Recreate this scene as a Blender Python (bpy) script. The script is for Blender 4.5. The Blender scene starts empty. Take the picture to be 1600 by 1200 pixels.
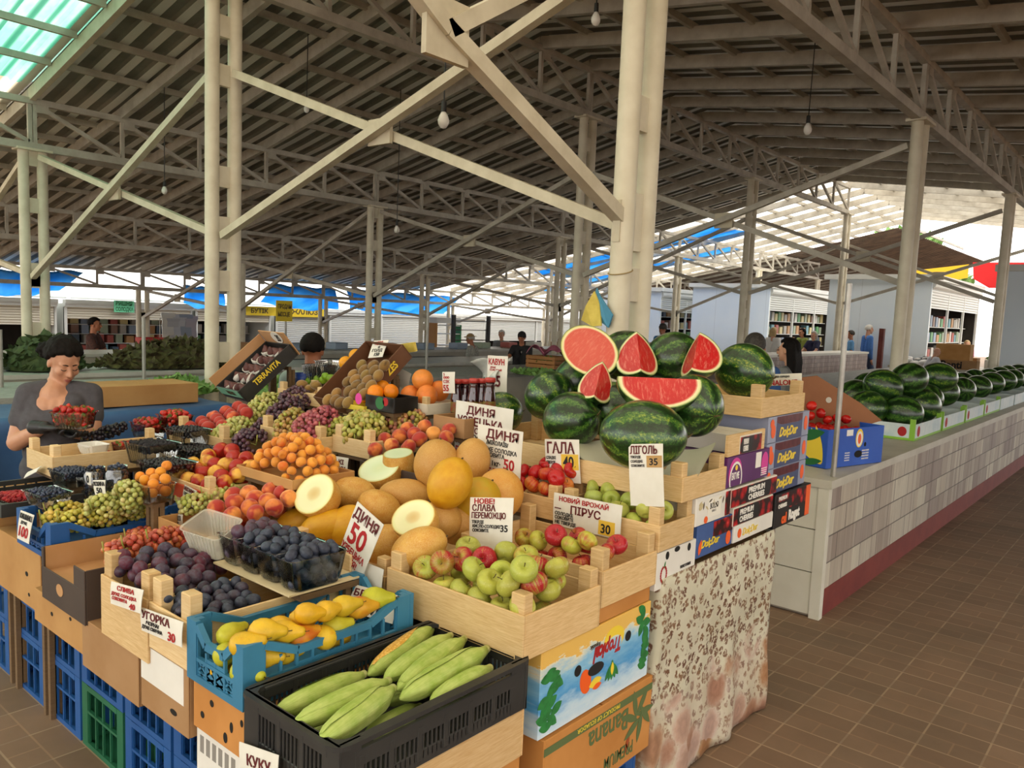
import bpy, bmesh, math, random
from mathutils import Vector as V, Matrix, Euler, noise as mnoise
import numpy as np
random.seed(7); rng = np.random.default_rng(11)
SC = bpy.context.scene; COL = SC.collection
# ------------------------------------------------------------------ camera
FPX, HC = 1240.0, 1.75
ROLL, PITCH, YAW = math.radians(2.36), math.radians(6.0), math.radians(40.3)
fh = V((-math.sin(YAW), math.cos(YAW), 0)); r0 = V((math.cos(YAW), math.sin(YAW), 0)); Z = V((0, 0, 1))
FW = fh*math.cos(PITCH) - Z*math.sin(PITCH); u0 = fh*math.sin(PITCH) + Z*math.cos(PITCH)
RT = r0*math.cos(ROLL) + u0*math.sin(ROLL); UP = u0*math.cos(ROLL) - r0*math.sin(ROLL)
CAM = V((0, 0, HC))
cd = bpy.data.cameras.new('camera'); cam = bpy.data.objects.new('camera', cd); COL.objects.link(cam)
cd.sensor_width = 36; cd.lens = 36*FPX/1600; cd.shift_y = 20/1600; cd.clip_end = 400; cd.clip_start = .05
cam.matrix_world = Matrix(((RT.x, UP.x, -FW.x, 0), (RT.y, UP.y, -FW.y, 0), (RT.z, UP.z, -FW.z, HC), (0, 0, 0, 1)))
SC.camera = cam
# ------------------------------------------------------------------ sky, sun, exposure
w = bpy.data.worlds.new('overcast_sky'); SC.world = w; w.use_nodes = True
bg = w.node_tree.nodes['Background']; bg.inputs[0].default_value = (1.0, .975, .93, 1); bg.inputs[1].default_value = 3.0
sd = bpy.data.lights.new('sun', 'SUN'); sun = bpy.data.objects.new('sun', sd); COL.objects.link(sun)
sd.energy = .9; sd.angle = math.radians(70); sd.color = (1, .95, .86)
sun.rotation_euler = V((.35, .75, -.75)).to_track_quat('-Z', 'Y').to_euler()
SC.view_settings.view_transform = 'Standard'; SC.view_settings.look = 'None'
SC.view_settings.gamma = 1; SC.view_settings.use_curve_mapping = False
SC.view_settings.exposure = -0.05
SC.cycles.use_denoising = True; SC.cycles.max_bounces = 8; SC.cycles.diffuse_bounces = 5; SC.cycles.transmission_bounces = 6
SC.cycles.transparent_max_bounces = 16; SC.cycles.caustics_reflective = False; SC.cycles.caustics_refractive = False
# ------------------------------------------------------------------ pixel -> place helpers (real planes in the hall)
def ray(px, py): return FW + RT*((px-800)/FPX) - UP*((py-620)/FPX)
def atX(px, py, x): d = ray(px, py); return CAM + d*(x/d.x)
def atY(px, py, y): d = ray(px, py); return CAM + d*(y/d.y)
def atZ(px, py, z): d = ray(px, py); return CAM + d*((z-HC)/d.z)
def atD(px, py, D): return CAM + ray(px, py)*D
def onPlane(px, py, p, n): d = ray(px, py); return CAM + d*((p-CAM).dot(n)/d.dot(n))
def proj(p):
    v = p-CAM; k = v.dot(FW); return (800+FPX*v.dot(RT)/k, 620-FPX*v.dot(UP)/k, k)
# ------------------------------------------------------------------ colours and materials
def lin(c):
    if isinstance(c, str): c = [int(c[i:i+2], 16)/255 for i in (0, 2, 4)]
    return tuple((x/12.92 if x <= .04045 else ((x+.055)/1.055)**2.4) for x in c[:3]) + (1,)
MATS = {}
class NT:
    def __init__(s, name):
        s.m = bpy.data.materials.new(name); s.m.use_nodes = True; s.t = s.m.node_tree; s.b = s.t.nodes['Principled BSDF']; s.out = s.t.nodes['Material Output']
    def n(s, typ, **kw):
        x = s.t.nodes.new('ShaderNode'+typ)
        for k, v in kw.items():
            if k.startswith('i_'):
                k = k[2:]; k = int(k) if k.isdigit() else k.replace('_', ' ')
                x.inputs[k].default_value = v
            else: setattr(x, k, v)
        return x
    def l(s, a, b): s.t.links.new(a, b)
    def mix(s, f, a, b, mode='MIX'):
        x = s.n('Mix', data_type='RGBA', blend_type=mode)
        for i, v in ((0, f), (6, a), (7, b)):
            if hasattr(v, 'is_output'): s.l(v, x.inputs[i])
            else: x.inputs[i].default_value = v
        return x.outputs[2]
    def coord(s, kind='Object', scale=(1, 1, 1), rot=(0, 0, 0)):
        c = s.n('TexCoord'); mp = s.n('Mapping'); mp.inputs['Scale'].default_value = scale; mp.inputs['Rotation'].default_value = rot
        s.l(c.outputs[kind], mp.inputs[0]); return mp.outputs[0]
    def noise(s, vec, scale, detail=4, rough=.6, dist=0):
        x = s.n('TexNoise'); x.inputs['Scale'].default_value = scale; x.inputs['Detail'].default_value = detail
        x.inputs['Roughness'].default_value = rough; x.inputs['Distortion'].default_value = dist
        if vec is not None: s.l(vec, x.inputs['Vector'])
        return x.outputs[0]
    def ramp(s, f, stops, interp='LINEAR'):
        r = s.n('ValToRGB'); r.color_ramp.interpolation = interp; e = r.color_ramp.elements
        while len(e) < len(stops): e.new(.5)
        for q, (p, c) in zip(e, stops):
            q.position = p; q.color = lin(c) if isinstance(c, str) else (c, c, c, 1) if isinstance(c, (int, float)) else c
        s.l(f, r.inputs[0]); return r.outputs[0]
    def bump(s, h, strength=.3, dist=.01):
        b = s.n('Bump'); b.inputs['Strength'].default_value = strength; b.inputs['Distance'].default_value = dist
        s.l(h, b.inputs['Height']); s.l(b.outputs[0], s.b.inputs['Normal'])
    def math(s, op, a, b=0.):
        x = s.n('Math', operation=op)
        for i, v in ((0, a), (1, b)):
            if hasattr(v, 'is_output'): s.l(v, x.inputs[i])
            else: x.inputs[i].default_value = v
        return x.outputs[0]
def M(name, c1, c2=None, rough=.6, metal=0, sc=8, bump=0, kind='Object', coat=0, alpha=1, trans=0, stretch=(1, 1, 1), emit=0, sss=0, lo=.35, hi=.65, detail=4):
    """flat or two-tone mottled surface"""
    if name in MATS: return MATS[name]
    t = NT(name); b = t.b
    b.inputs['Roughness'].default_value = rough; b.inputs['Metallic'].default_value = metal
    b.inputs['Coat Weight'].default_value = coat; b.inputs['Alpha'].default_value = alpha; b.inputs['Transmission Weight'].default_value = trans
    if c2 is None: b.inputs['Base Color'].default_value = lin(c1)
    else:
        f = t.noise(t.coord(kind, stretch), sc, detail)
        c = t.ramp(f, [(lo, c1), (hi, c2)]); t.l(c, b.inputs['Base Color'])
        if bump: t.bump(f, bump)
    if emit: b.inputs['Emission Color'].default_value = lin(c1); b.inputs['Emission Strength'].default_value = emit
    if sss: b.inputs['Subsurface Weight'].default_value = sss; b.inputs['Subsurface Radius'].default_value = (.01, .004, .002)
    MATS[name] = t.m; return t.m
# ------------------------------------------------------------------ mesh builder
class MB:
    def __init__(s): s.v = []; s.f = []; s.m = []
    def add(s, vs, fs, mi=0, mat=None):
        o = len(s.v); s.v += [tuple(mat @ V(p)) if mat is not None else tuple(p) for p in vs]
        s.f += [tuple(i+o for i in f) for f in fs]; s.m += [mi]*len(fs); return s
    def box(s, c, d, mat=None, mi=0):
        x, y, z = c; a, b, e = d[0]/2, d[1]/2, d[2]/2
        vs = [(x+i*a, y+j*b, z+k*e) for i in (-1, 1) for j in (-1, 1) for k in (-1, 1)]
        return s.add(vs, [(0, 1, 3, 2), (4, 6, 7, 5), (0, 4, 5, 1), (2, 3, 7, 6), (0, 2, 6, 4), (1, 5, 7, 3)], mi, mat)
    def bb(s, lo, hi, mat=None, mi=0):
        return s.box([(a+b)/2 for a, b in zip(lo, hi)], [b-a for a, b in zip(lo, hi)], mat, mi)
    def bar(s, p0, p1, wd, ht, mi=0, upv=(0, 0, 1)):
        p0, p1 = V(p0), V(p1); d = p1-p0; L = d.length; d.normalize(); u = V(upv)
        if abs(d.dot(u)) > .98: u = V((1, 0, 0))
        sx = d.cross(u).normalized(); uz = sx.cross(d)
        m = Matrix(((sx.x, d.x, uz.x, (p0.x+p1.x)/2), (sx.y, d.y, uz.y, (p0.y+p1.y)/2), (sx.z, d.z, uz.z, (p0.z+p1.z)/2), (0, 0, 0, 1)))
        return s.box((0, 0, 0), (wd, L, ht), m, mi)
    def tube(s, pts, r, n=10, mi=0, cap=True):
        pts = [V(p) for p in pts]; rs = r if isinstance(r, (list, tuple)) else [r]*len(pts)
        o = len(s.v); ref = None
        for i, p in enumerate(pts):
            d = (pts[min(i+1, len(pts)-1)]-pts[max(i-1, 0)]).normalized()
            if ref is None: ref = d.orthogonal().normalized()
            a = (ref-d*ref.dot(d)); a = a.normalized() if a.length > 1e-6 else d.orthogonal().normalized(); ref = a; b = d.cross(a)
            for k in range(n):
                t = 2*math.pi*k/n; s.v.append(tuple(p+(a*math.cos(t)+b*math.sin(t))*rs[i]))
        for i in range(len(pts)-1):
            for k in range(n):
                s.f.append((o+i*n+k, o+i*n+(k+1) % n, o+(i+1)*n+(k+1) % n, o+(i+1)*n+k)); s.m.append(mi)
        if cap:
            s.f.append(tuple(o+k for k in range(n))[::-1]); s.f.append(tuple(o+(len(pts)-1)*n+k for k in range(n))); s.m += [mi, mi]
        return s
    def lathe(s, prof, n=16, mat=None, mi=0):
        o = len(s.v)
        vs = []; fs = []
        for r, z in prof:
            for k in range(n): t = 2*math.pi*k/n; vs.append((r*math.cos(t), r*math.sin(t), z))
        for i in range(len(prof)-1):
            for k in range(n): fs.append((i*n+k, i*n+(k+1) % n, (i+1)*n+(k+1) % n, (i+1)*n+k))
        return s.add(vs, fs, mi, mat)
    def sph(s, c, r, u=12, v=8, mi=0, mat=None):
        r = (r, r, r) if not hasattr(r, '__len__') else r; vs = []; fs = []
        vs.append((c[0], c[1], c[2]-r[2]))
        for i in range(1, v):
            t = math.pi*i/v
            for k in range(u): p = 2*math.pi*k/u; vs.append((c[0]+r[0]*math.sin(t)*math.cos(p), c[1]+r[1]*math.sin(t)*math.sin(p), c[2]-r[2]*math.cos(t)))
        vs.append((c[0], c[1], c[2]+r[2])); e = len(vs)-1
        for k in range(u):
            fs.append((0, 1+(k+1) % u, 1+k)); fs.append((e, 1+(v-2)*u+k, 1+(v-2)*u+(k+1) % u))
            for i in range(v-2): fs.append((1+i*u+k, 1+i*u+(k+1) % u, 1+(i+1)*u+(k+1) % u, 1+(i+1)*u+k))
        return s.add(vs, fs, mi, mat)
    def prism(s, pts, t, mat=None, mi=0):
        n = len(pts); vs = [(x, y, 0) for x, y in pts]+[(x, y, t) for x, y in pts]
        return s.add(vs, [tuple(range(n))[::-1], tuple(range(n, 2*n))]+[(i, (i+1) % n, n+(i+1) % n, n+i) for i in range(n)], mi, mat)
    def sheet(s, fn, nu, nv, mi=0):
        o = len(s.v); s.v += [tuple(fn(i/nu, j/nv)) for j in range(nv+1) for i in range(nu+1)]
        for j in range(nv):
            for i in range(nu): a = o+j*(nu+1)+i; s.f.append((a, a+1, a+nu+2, a+nu+1)); s.m.append(mi)
        return s
    def mesh(s, name, mats, smooth=False):
        me = bpy.data.meshes.new(name); me.from_pydata(s.v, [], s.f)
        for m in (mats if isinstance(mats, (list, tuple)) else [mats]): me.materials.append(m)
        if len(me.materials) > 1: me.polygons.foreach_set('material_index', s.m)
        if smooth: me.polygons.foreach_set('use_smooth', [True]*len(me.polygons))
        me.update(); return me
    def build(s, name, mats, parent=None, smooth=False):
        return place(s.mesh(name, mats, smooth), name, parent)
def place(data, name, parent=None, loc=None, rot=None, scale=None):
    o = bpy.data.objects.new(name, data); COL.objects.link(o)
    if parent: o.parent = parent
    if loc is not None: o.location = loc
    if rot is not None: o.rotation_euler = rot
    if scale is not None: o.scale = scale if hasattr(scale, '__len__') else (scale,)*3
    return o
def tag(o, label, cat, group=None, kind=None):
    o['label'] = label
    if cat: o['category'] = cat
    if group: o['group'] = group
    if kind: o['kind'] = kind
    return o
def thing(name, label, cat, loc=(0, 0, 0), rz=0, group=None, kind=None):
    o = place(None, name, None, loc, (0, 0, rz)); o.empty_display_size = .05
    return tag(o, label, cat, group, kind)
def tree(o): return [o]+[x for c in o.children for x in tree(c)]
def copy_tree(o, parent=None):
    c = o.copy(); COL.objects.link(c)
    if parent: c.parent = parent
    for ch in o.children: copy_tree(ch, c)
    return c
def smooth_edges(o, angle=40):
    for p in o.data.polygons: p.use_smooth = True
    if hasattr(o.data, 'set_sharp_from_angle'): o.data.set_sharp_from_angle(angle=math.radians(angle))
    return o
def bev(o, wd=.004, seg=2):
    m = o.modifiers.new('bevel', 'BEVEL'); m.width = wd; m.segments = seg; m.limit_method = 'ANGLE'; return o
def frame(o, x, y, n): return Matrix(((x.x, y.x, n.x, o.x), (x.y, y.y, n.y, o.y), (x.z, y.z, n.z, o.z), (0, 0, 0, 1)))
# lettering: one part per line of writing
def cw(s):
    t = 0
    for ch in s: t += .3 if ch in " .,!'|ilI1·-" else .5 if ch in 'rtfj"' else .62 if ch.islower() or ch.isdigit() else .92 if ch in 'MWЩШЖЮ' else .72
    return t
def text(body, h, m, parent, mat, width=None, name='lettering', bold=.0, shear=0, depth=.0006, center=False):
    c = bpy.data.curves.new(name, 'FONT'); c.body = body; c.size = h/.73; c.extrude = depth; c.offset = bold*h; c.shear = shear; c.resolution_u = 3
    if center: c.align_x = 'CENTER'
    c.materials.append(m); o = place(c, name, parent); k = 1
    if width: k = width/(cw(body)*h/.73)
    o.matrix_local = mat @ Matrix.Diagonal((k, 1, 1, 1)); return o
INK = {'r': M('red_ink', 'a8161a', rough=.7), 'k': M('black_ink', '1b1718', rough=.7), 'd': M('dark_red_ink', '5e1216', rough=.7), 'w': M('white_print', 'f2efe8', rough=.6),
       'o': M('orange_print', 'f0601a', rough=.5), 'y': M('yellow_print', 'f1d23c', rough=.5), 'g': M('green_print', '1d6a33', rough=.5), 'n': M('brown_print', '4a3a22', rough=.6), 'p': M('magenta_print', 'd63a9a', rough=.5), 'b': M('blue_print', '2f6fb4', rough=.5)}
PAPER = M('paper', 'dcd8cd', 'e8e5dc', rough=.85, sc=6)
def sign(label, TL, TR, BL, lines, mat=None, name='price_sign', curl=.012, extra=None, cat='sign'):
    TL, TR, BL = V(TL), V(TR), V(BL); x = (TR-TL); Wd = x.length; x.normalize(); y = TL-BL; y -= x*y.dot(x); Ht = y.length; y.normalize(); n = x.cross(y)
    if n.dot(CAM-TL) < 0: n = -n
    root = place(None, name); root.matrix_world = frame(TL-y*Ht, x, y, n); root.empty_display_size = .03; tag(root, label, cat)
    mb = MB()
    def f(u, v, off): return (u*Wd, v*Ht, -curl*math.sin(math.pi*u)*0+curl*(v-1)**2*0 + off + curl*math.sin(2.2*v+.7*u)*.4)
    nu, nv = 6, 8
    mb.sheet(lambda u, v: f(u, v, 0), nu, nv); mb.sheet(lambda u, v: f(u, v, -.0015), nu, nv)
    mb.build('paper_sheet', mat or PAPER, root, True)
    for (t, u, v, hh, wd, ink) in lines:
        z = max(f(u, v, 0)[2], f(min(1, u+wd), v+hh, 0)[2], f(u, v+hh, 0)[2])+.0012
        text(t, hh*Ht, INK[ink], root, Matrix.Translation((u*Wd, v*Ht, z)), width=wd*Wd, bold=.03)
    for (u0_, v0_, u1_, v1_, m) in (extra or []):
        z = f(u0_, v0_, 0)[2]; z = max(z, f(u1_, v1_, 0)[2])
        MB().bb((u0_*Wd, v0_*Ht, z-.001), (u1_*Wd, v1_*Ht, z+.0009)).build('price_sticker', m, root)
    return root
ORD = 'first second third fourth fifth sixth seventh eighth ninth tenth eleventh twelfth thirteenth fourteenth fifteenth sixteenth seventeenth eighteenth nineteenth twentieth'.split()
def ordinal(i):
    if i < 20: return ORD[i]
    t = {20: 'twent', 30: 'thirt', 40: 'fort', 50: 'fift', 60: 'sixt'}; n = i+1
    if n % 10 == 0: return t[n]+'ieth'
    return t[n//10*10]+'y-'+ORD[n % 10-1]
RANK = []   # (objects, label pattern): labels get an ordinal by place from left to right at the end
# ================================================================== THE HALL
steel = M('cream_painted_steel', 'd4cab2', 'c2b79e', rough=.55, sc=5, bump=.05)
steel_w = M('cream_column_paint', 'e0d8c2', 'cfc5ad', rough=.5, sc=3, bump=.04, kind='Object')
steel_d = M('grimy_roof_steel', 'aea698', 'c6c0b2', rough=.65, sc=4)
galv = M('lit_galvanised_sheet', 'e6e6e0', 'f0f0ea', rough=.5, metal=.1, sc=1.5); galv_d = M('shaded_roof_sheet', '6e6d64', '8c8a80', rough=.6, metal=.1, sc=1.5)  # lower flats painted bright as if catching light, the rest dark as shade
def translucent(name, c1, c2, sc, mixf=.75):
    t = NT(name); tr = t.n('BsdfTranslucent'); df = t.n('BsdfDiffuse'); mx = t.n('MixShader', i_0=mixf)
    c = t.ramp(t.noise(t.coord('Object', (.15, 1, 1)), sc, 3), [(.4, c1), (.6, c2)])
    t.l(c, tr.inputs[0]); t.l(c, df.inputs[0]); t.l(df.outputs[0], mx.inputs[1]); t.l(tr.outputs[0], mx.inputs[2]); t.l(mx.outputs[0], t.out.inputs[0]); return t.m
def ribbed(name, c1, c2, seam, k):
    t = NT(name); tr = t.n('BsdfTranslucent'); df = t.n('BsdfDiffuse'); mx = t.n('MixShader', i_0=.7); co = t.coord('Object', (.3, 1, 1))
    w_ = t.n('TexWave', wave_type='BANDS', bands_direction='Y'); t.l(t.coord('Object'), w_.inputs[0]); w_.inputs['Scale'].default_value = 1.57
    c = t.mix(t.ramp(w_.outputs[0], [(.05, k), (.35, 0.)]), t.ramp(t.noise(co, 2, 4), [(.4, c1), (.6, c2)]), lin(seam))
    t.l(c, tr.inputs[0]); t.l(c, df.inputs[0]); t.l(df.outputs[0], mx.inputs[1]); t.l(tr.outputs[0], mx.inputs[2]); t.l(mx.outputs[0], t.out.inputs[0]); return t.m
fibre = ribbed('pale_green_fibreglass', '8fd8bc', 'c2ecdc', '2c8a6a', .85); fibre_s = ribbed('warm_white_fibreglass', 'e6dcc0', 'f2ecdc', '8a7a58', .7)
fibre_w = translucent('white_fibreglass', 'fff6e6', 'ffffff', 3, .95)
fibre_g = translucent('green_fibreglass', '2fc98e', '6fe0b4', 2)
# floor: brown paving laid in a basket pattern
def floor_mat():
    t = NT('brown_pavers'); co = t.coord('Object')
    b1 = t.n('TexBrick', offset=0, offset_frequency=1, squash=1); t.l(co, b1.inputs[0])
    b1.inputs['Scale'].default_value = 1; b1.inputs['Brick Width'].default_value = .24; b1.inputs['Row Height'].default_value = .24; b1.inputs['Mortar Size'].default_value = .0045
    b1.inputs['Color1'].default_value = lin('8e7761'); b1.inputs['Color2'].default_value = lin('806d5a'); b1.inputs['Mortar'].default_value = lin('978671')
    b2 = t.n('TexBrick', offset=.5, offset_frequency=2, squash=1); t.l(co, b2.inputs[0])
    b2.inputs['Scale'].default_value = 1; b2.inputs['Brick Width'].default_value = .24; b2.inputs['Row Height'].default_value = .12; b2.inputs['Mortar Size'].default_value = .004
    b2.inputs['Color1'].default_value = (1, 1, 1, 1); b2.inputs['Color2'].default_value = (.9, .86, .84, 1); b2.inputs['Mortar'].default_value = (1.25, 1.22, 1.15, 1)
    c = t.mix(1., b1.outputs[0], b2.outputs[0], 'MULTIPLY')
    n = t.noise(co, .9, 6, .65); c = t.mix(1., c, t.ramp(n, [(.3, (.72, .68, .65, 1)), (.7, (1.1, 1.02, 1, 1))]), 'MULTIPLY')
    t.l(c, t.b.inputs['Base Color']); t.b.inputs['Roughness'].default_value = .75; t.bump(b1.outputs[1], -.2, .004); return t.m
def floorz(x): t = min(1, max(0, (-7.9-x)/7.5)); return -.62*t
_fx = [-70, -15.4, -13, -11, -9.5, -7.9, 40]
fl = MB(); fl.v = [(x, y, floorz(x)) for x in _fx for y in (-30, 90)]; fl.f = [(2*i, 2*i+2, 2*i+3, 2*i+1) for i in range(6)]; fl.m = [0]*6; fl = fl.build('floor', floor_mat()); tag(fl, 'brown paver floor of the market hall', 'floor', kind='structure')
XR = {'A': -7.3, 'B': -2.61, 'C': 2.1, 'D': -12.26, 'E': -17.2, 'F': -22.1}
ZB = {'A': 4.75, 'B': 4.13, 'C': 3.6, 'D': 3.7, 'E': 2.77, 'F': 1.98}
ZT = {'A': 5.52, 'B': 4.88, 'C': 4.3, 'D': 4.42, 'E': 3.47, 'F': 2.55}
BLO = {'A': 2.38, 'B': 2.30, 'C': 1.8, 'D': 1.98, 'E': 1.55, 'F': 1.2}; BHI = {'A': 3.92, 'B': 3.86, 'C': 3.4, 'D': 3.6, 'E': 2.7, 'F': 1.95}
order = 'FEDABC'; YS = [-7.86, -1.86, 4.14, 10.14, 16.14, 22.14]
prof = [(XR[k], ZT[k]+.1) for k in order]; prof = [(-23.2, prof[0][1]-.2)]+prof+[(7.5, 3.7), (15, 3.0)]
def roofz(x):
    for (a, za), (b, zb) in zip(prof, prof[1:]):
        if a <= x <= b: return za+(zb-za)*(x-a)/(b-a)
    return prof[-1][1]
def struct(o, label, cat): return tag(o, label, cat, kind='structure')
# corrugated sheets: ribs follow the slope
def roof_piece(name, y0, y1, x0, x1, m, label, dz=0, pitch=.3):
    xs = [x0]+[p[0] for p in prof if x0 < p[0] < x1]+[x1]; ys = []; hs = []
    y = y0
    while y < y1:
        for dy, h in ((0, 0), (.4*pitch, 0), (.5*pitch, .035), (.9*pitch, .035)): ys.append(y+dy); hs.append(h)
        y += pitch
    mb = MB(); mb.v = [(x, yy, roofz(x)+.05+h+dz) for yy, h in zip(ys, hs) for x in xs]; k = len(xs)
    for j in range(len(ys)-1):
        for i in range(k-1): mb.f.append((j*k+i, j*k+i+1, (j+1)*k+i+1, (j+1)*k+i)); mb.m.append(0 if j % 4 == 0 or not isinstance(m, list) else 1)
    return struct(mb.build(name, m), label, 'ceiling')
roof_piece('ceiling', 4.0, 21.4, -23.2, 15, [galv, galv_d], 'grey corrugated metal roof of the hall seen from below')  # right end carries on out of view, extended to dim light from there
roof_piece('ceiling_translucent', -9, 4.0, -12.3, -7.2, fibre, 'translucent pale green corrugated roof bay at the upper left'); roof_piece('ceiling_white_bay', -9, 4.0, -7.2, 7.5, fibre_s, 'translucent white corrugated roof bay over the stall'); roof_piece('ceiling_warm_bay', -9, 4.0, -23.2, -12.3, fibre_s, 'translucent warm white roof bay at the left edge')  # white bay over the stall is unseen, added to light it without green tint
roof_piece('ceiling_skylight', 21.4, 30.4, -23.2, 7.5, fibre_w, 'white translucent corrugated roof bay beyond the far columns')
roof_piece('ceiling_far', 30.4, 46, -23.2, -8.3, M('rusty_dark_sheet', '5c4e44', '7e6a5a', rough=.7, sc=2), 'dark rusty roof of the farther hall', -.15)
for x, wd in ((-14.5, .35),):
    pass
def green_strip(y0, y1):
    mb = MB()
    for a, b in ((-12.2, -7.4),): mb.sheet(lambda u, v: (a+(b-a)*u, y0+(y1-y0)*v, roofz(a+(b-a)*u)+.04), 6, 1)
    return struct(mb.build('ceiling_green_strip', fibre_g), 'deep green translucent strip in the pale roof bay', 'ceiling')
green_strip(2.75, 2.95); green_strip(1.1, 1.3)
# rafters
for i in range(-5, 37):
    y = 4.14+1.2*i
    if y > 45: break
    for ai in range(5):
        a, b = order[ai], order[ai+1]
        if y > 30 and a in 'DAB': continue
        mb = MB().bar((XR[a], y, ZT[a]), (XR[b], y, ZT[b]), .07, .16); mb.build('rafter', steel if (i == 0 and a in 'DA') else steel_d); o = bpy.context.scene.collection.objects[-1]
        struct(o, 'steel rafter under the corrugated roof', 'rafter'); o['group'] = 'roof rafters'
# purlins
for ai in range(5):
    a, b = order[ai], order[ai+1]; n = 6
    for k in range(1, n):
        x = XR[a]+(XR[b]-XR[a])*k/n; z = ZT[a]+(ZT[b]-ZT[a])*k/n+.1
        for y0 in (-7.9, 4.14, 16.14) + ((28.2,) if a in 'FED' else ()):
            mb = MB().box((x, y0+6-.0, z-.01), (.05, 11.98, .08)); o = struct(mb.build('purlin', steel_d), 'thin steel purlin carrying the roof sheets', 'purlin'); o['group'] = 'roof purlins'
# trusses along each column row
def truss(k, y0, y1):
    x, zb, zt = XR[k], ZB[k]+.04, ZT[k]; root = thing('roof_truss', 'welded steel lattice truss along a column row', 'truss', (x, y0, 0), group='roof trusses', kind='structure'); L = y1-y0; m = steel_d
    MB().box((0, L/2, zt-.08), (.08, L, .08)).build('top_chord', m, root); MB().box((0, L/2, zb), (.1, L, .1)).build('bottom_chord', m, root)
    n = round(L/1.2)
    for i in range(n+1):
        y = min(max(L*i/n, .03), L-.03)
        MB().box((0, y, (zb+zt)/2-.04), (.05, .05, zt-zb-.1)).build('vertical', m, root)
        if i < n:
            a, b = ((0, y+.04, zt-.12), (0, L*(i+1)/n-.04, zb+.06))
            MB().bar(a, b, .05, .05).build('diagonal', m, root)
            MB().box((.03, y+.09, zt-.16), (.012, .16, .12)).build('gusset_plate', m, root)
for k in order[:5]:
    for y0, y1 in zip(YS, YS[1:]):
        if y1 < 4 and k in 'FE': continue
        truss(k, y0, y1)
    if k in 'FED': truss(k, 22.14, 28.14); truss(k, 28.14, 34.14)
# twin-pipe columns
def column(k, y, r=.067, sep=.235, color=steel_w):
    x = XR[k]; h = ZB[k]; root = thing('column', 'cream twin-pipe steel column with welded tie plates', 'column', (x, y, 0), group='twin-pipe columns', kind='structure')
    for s in (-1, 1):
        o = MB().tube([(0, s*sep/2, floorz(x)), (0, s*sep/2, h)], r, 20).build('pipe', color, root); smooth_edges(o)
    z = .5
    for zz in [q for q in (.55, 1.25, 1.95, BLO[k]+.02, 2.95, BHI[k]-.02, 4.35) if q < h-.1]:
        hh = .34 if abs(zz-BLO[k]-.02) < .01 else .2
        MB().box((0, 0, zz), (.05, sep+.04, hh)).build('tie_plate', color, root)
    MB().box((0, 0, h-.01), (.22, sep+.2, .03)).build('cap_plate', color, root)
    return root
cols = {}
for k in order[:5]:
    for y in YS[2:]:
        if (k, y) != ('B', 22.14): cols[k, y] = column(k, y)
for k in 'FED':
    for y in (28.14, 34.14): cols[k, y] = column(k, y)
# near column: pipes aligned as in the hall, a little thicker
def brace(p, q, label, wd=.07):
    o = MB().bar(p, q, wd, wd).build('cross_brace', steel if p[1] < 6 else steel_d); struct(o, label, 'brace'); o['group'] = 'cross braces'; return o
for y in YS[2:]:
    for ai in range(0, 4):
        a, b = order[ai], order[ai+1]
        pa, pb = (XR[a]+.1, XR[b]-.1)
        brace((pa, y-.06, BLO[a]), (pb, y-.06, BHI[b]), 'diagonal steel brace crossing between two columns')
        brace((pa, y+.06, BHI[a]), (pb, y+.06, BLO[b]), 'diagonal steel brace crossing between two columns')
        # plate where the two braces cross
        za = BLO[a]; t = (BHI[a]-BLO[a])/((BHI[b]-BLO[a])-(BLO[b]-BHI[a])); xm = pa+(pb-pa)*t; zm = BLO[a]+(BHI[b]-BLO[a])*t
        o = MB().box((xm, y, zm), (.26, .03, .2)).build('brace_plate', steel); struct(o, 'plate joining two crossing braces', 'plate'); o['group'] = 'brace plates'
# knee braces of the near column
G = V((-2.61, 2.53, 2.97)); Bc = V((-2.61, 4.0, 2.33))
for q in (Bc, V((-2.61, 4.0, 3.9)), V((-2.61, .9, 3.95))):
    o = MB().bar(G, q, .075, .075).build('knee_brace', steel); struct(o, 'cream angle brace meeting at a plate beside the big column', 'brace'); o['group'] = 'knee braces'
o = MB().box(G, (.03, .26, .26)).build('knee_plate', steel); struct(o, 'cream gusset plate where three braces meet', 'plate')
o = MB().box(Bc+V((.0, .03, -.02)), (.05, .16, .24)).build('foot_plate', steel); struct(o, 'cream plate welded to the big column holding the brace', 'plate')
# bulbs on cords
bulbglass = M('bulb_glass', 'e8e4dc', rough=.15); bake = M('black_socket', '1d1a18', rough=.5)
def bulb(px, py, x, label, s=1.0):
    p = atX(px, py, x); root = thing('hanging_bulb', label, 'light bulb', p)
    top = roofz(p.x)-.02
    MB().tube([(0, 0, .11*s), (.01, 0, top-p.z)], .006, 6).build('cord', bake, root)
    MB().lathe([(0, .12*s), (.018*s, .12*s), (.02*s, .05*s), (0, .05*s)], 12).build('socket', bake, root)
    MB().lathe([(.0, -.06*s), (.02*s, -.055*s), (.036*s, -.03*s), (.04*s, -.005*s), (.03*s, .025*s), (.016*s, .05*s), (0, .055*s)], 16).build('glass_bulb', bulbglass, root, True)
bulb(693, 187, -4.6, 'white light bulb hanging between the two near columns', 1.15)
bulb(931, 29, -4.0, 'small light bulb hanging left of the thick column top')
bulb(1262, 201, -3.6, 'small light bulb hanging under the right roof slope', 1.2)
bulb(479, 170, -9.0, 'small light bulb seen above the crossing brace', .9)
bulb(257, 297, -11, 'small light bulb left of the near left column', 1.0)
bulb(620, 358, -9.6, 'small light bulb right of the middle column', 1.1)
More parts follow.
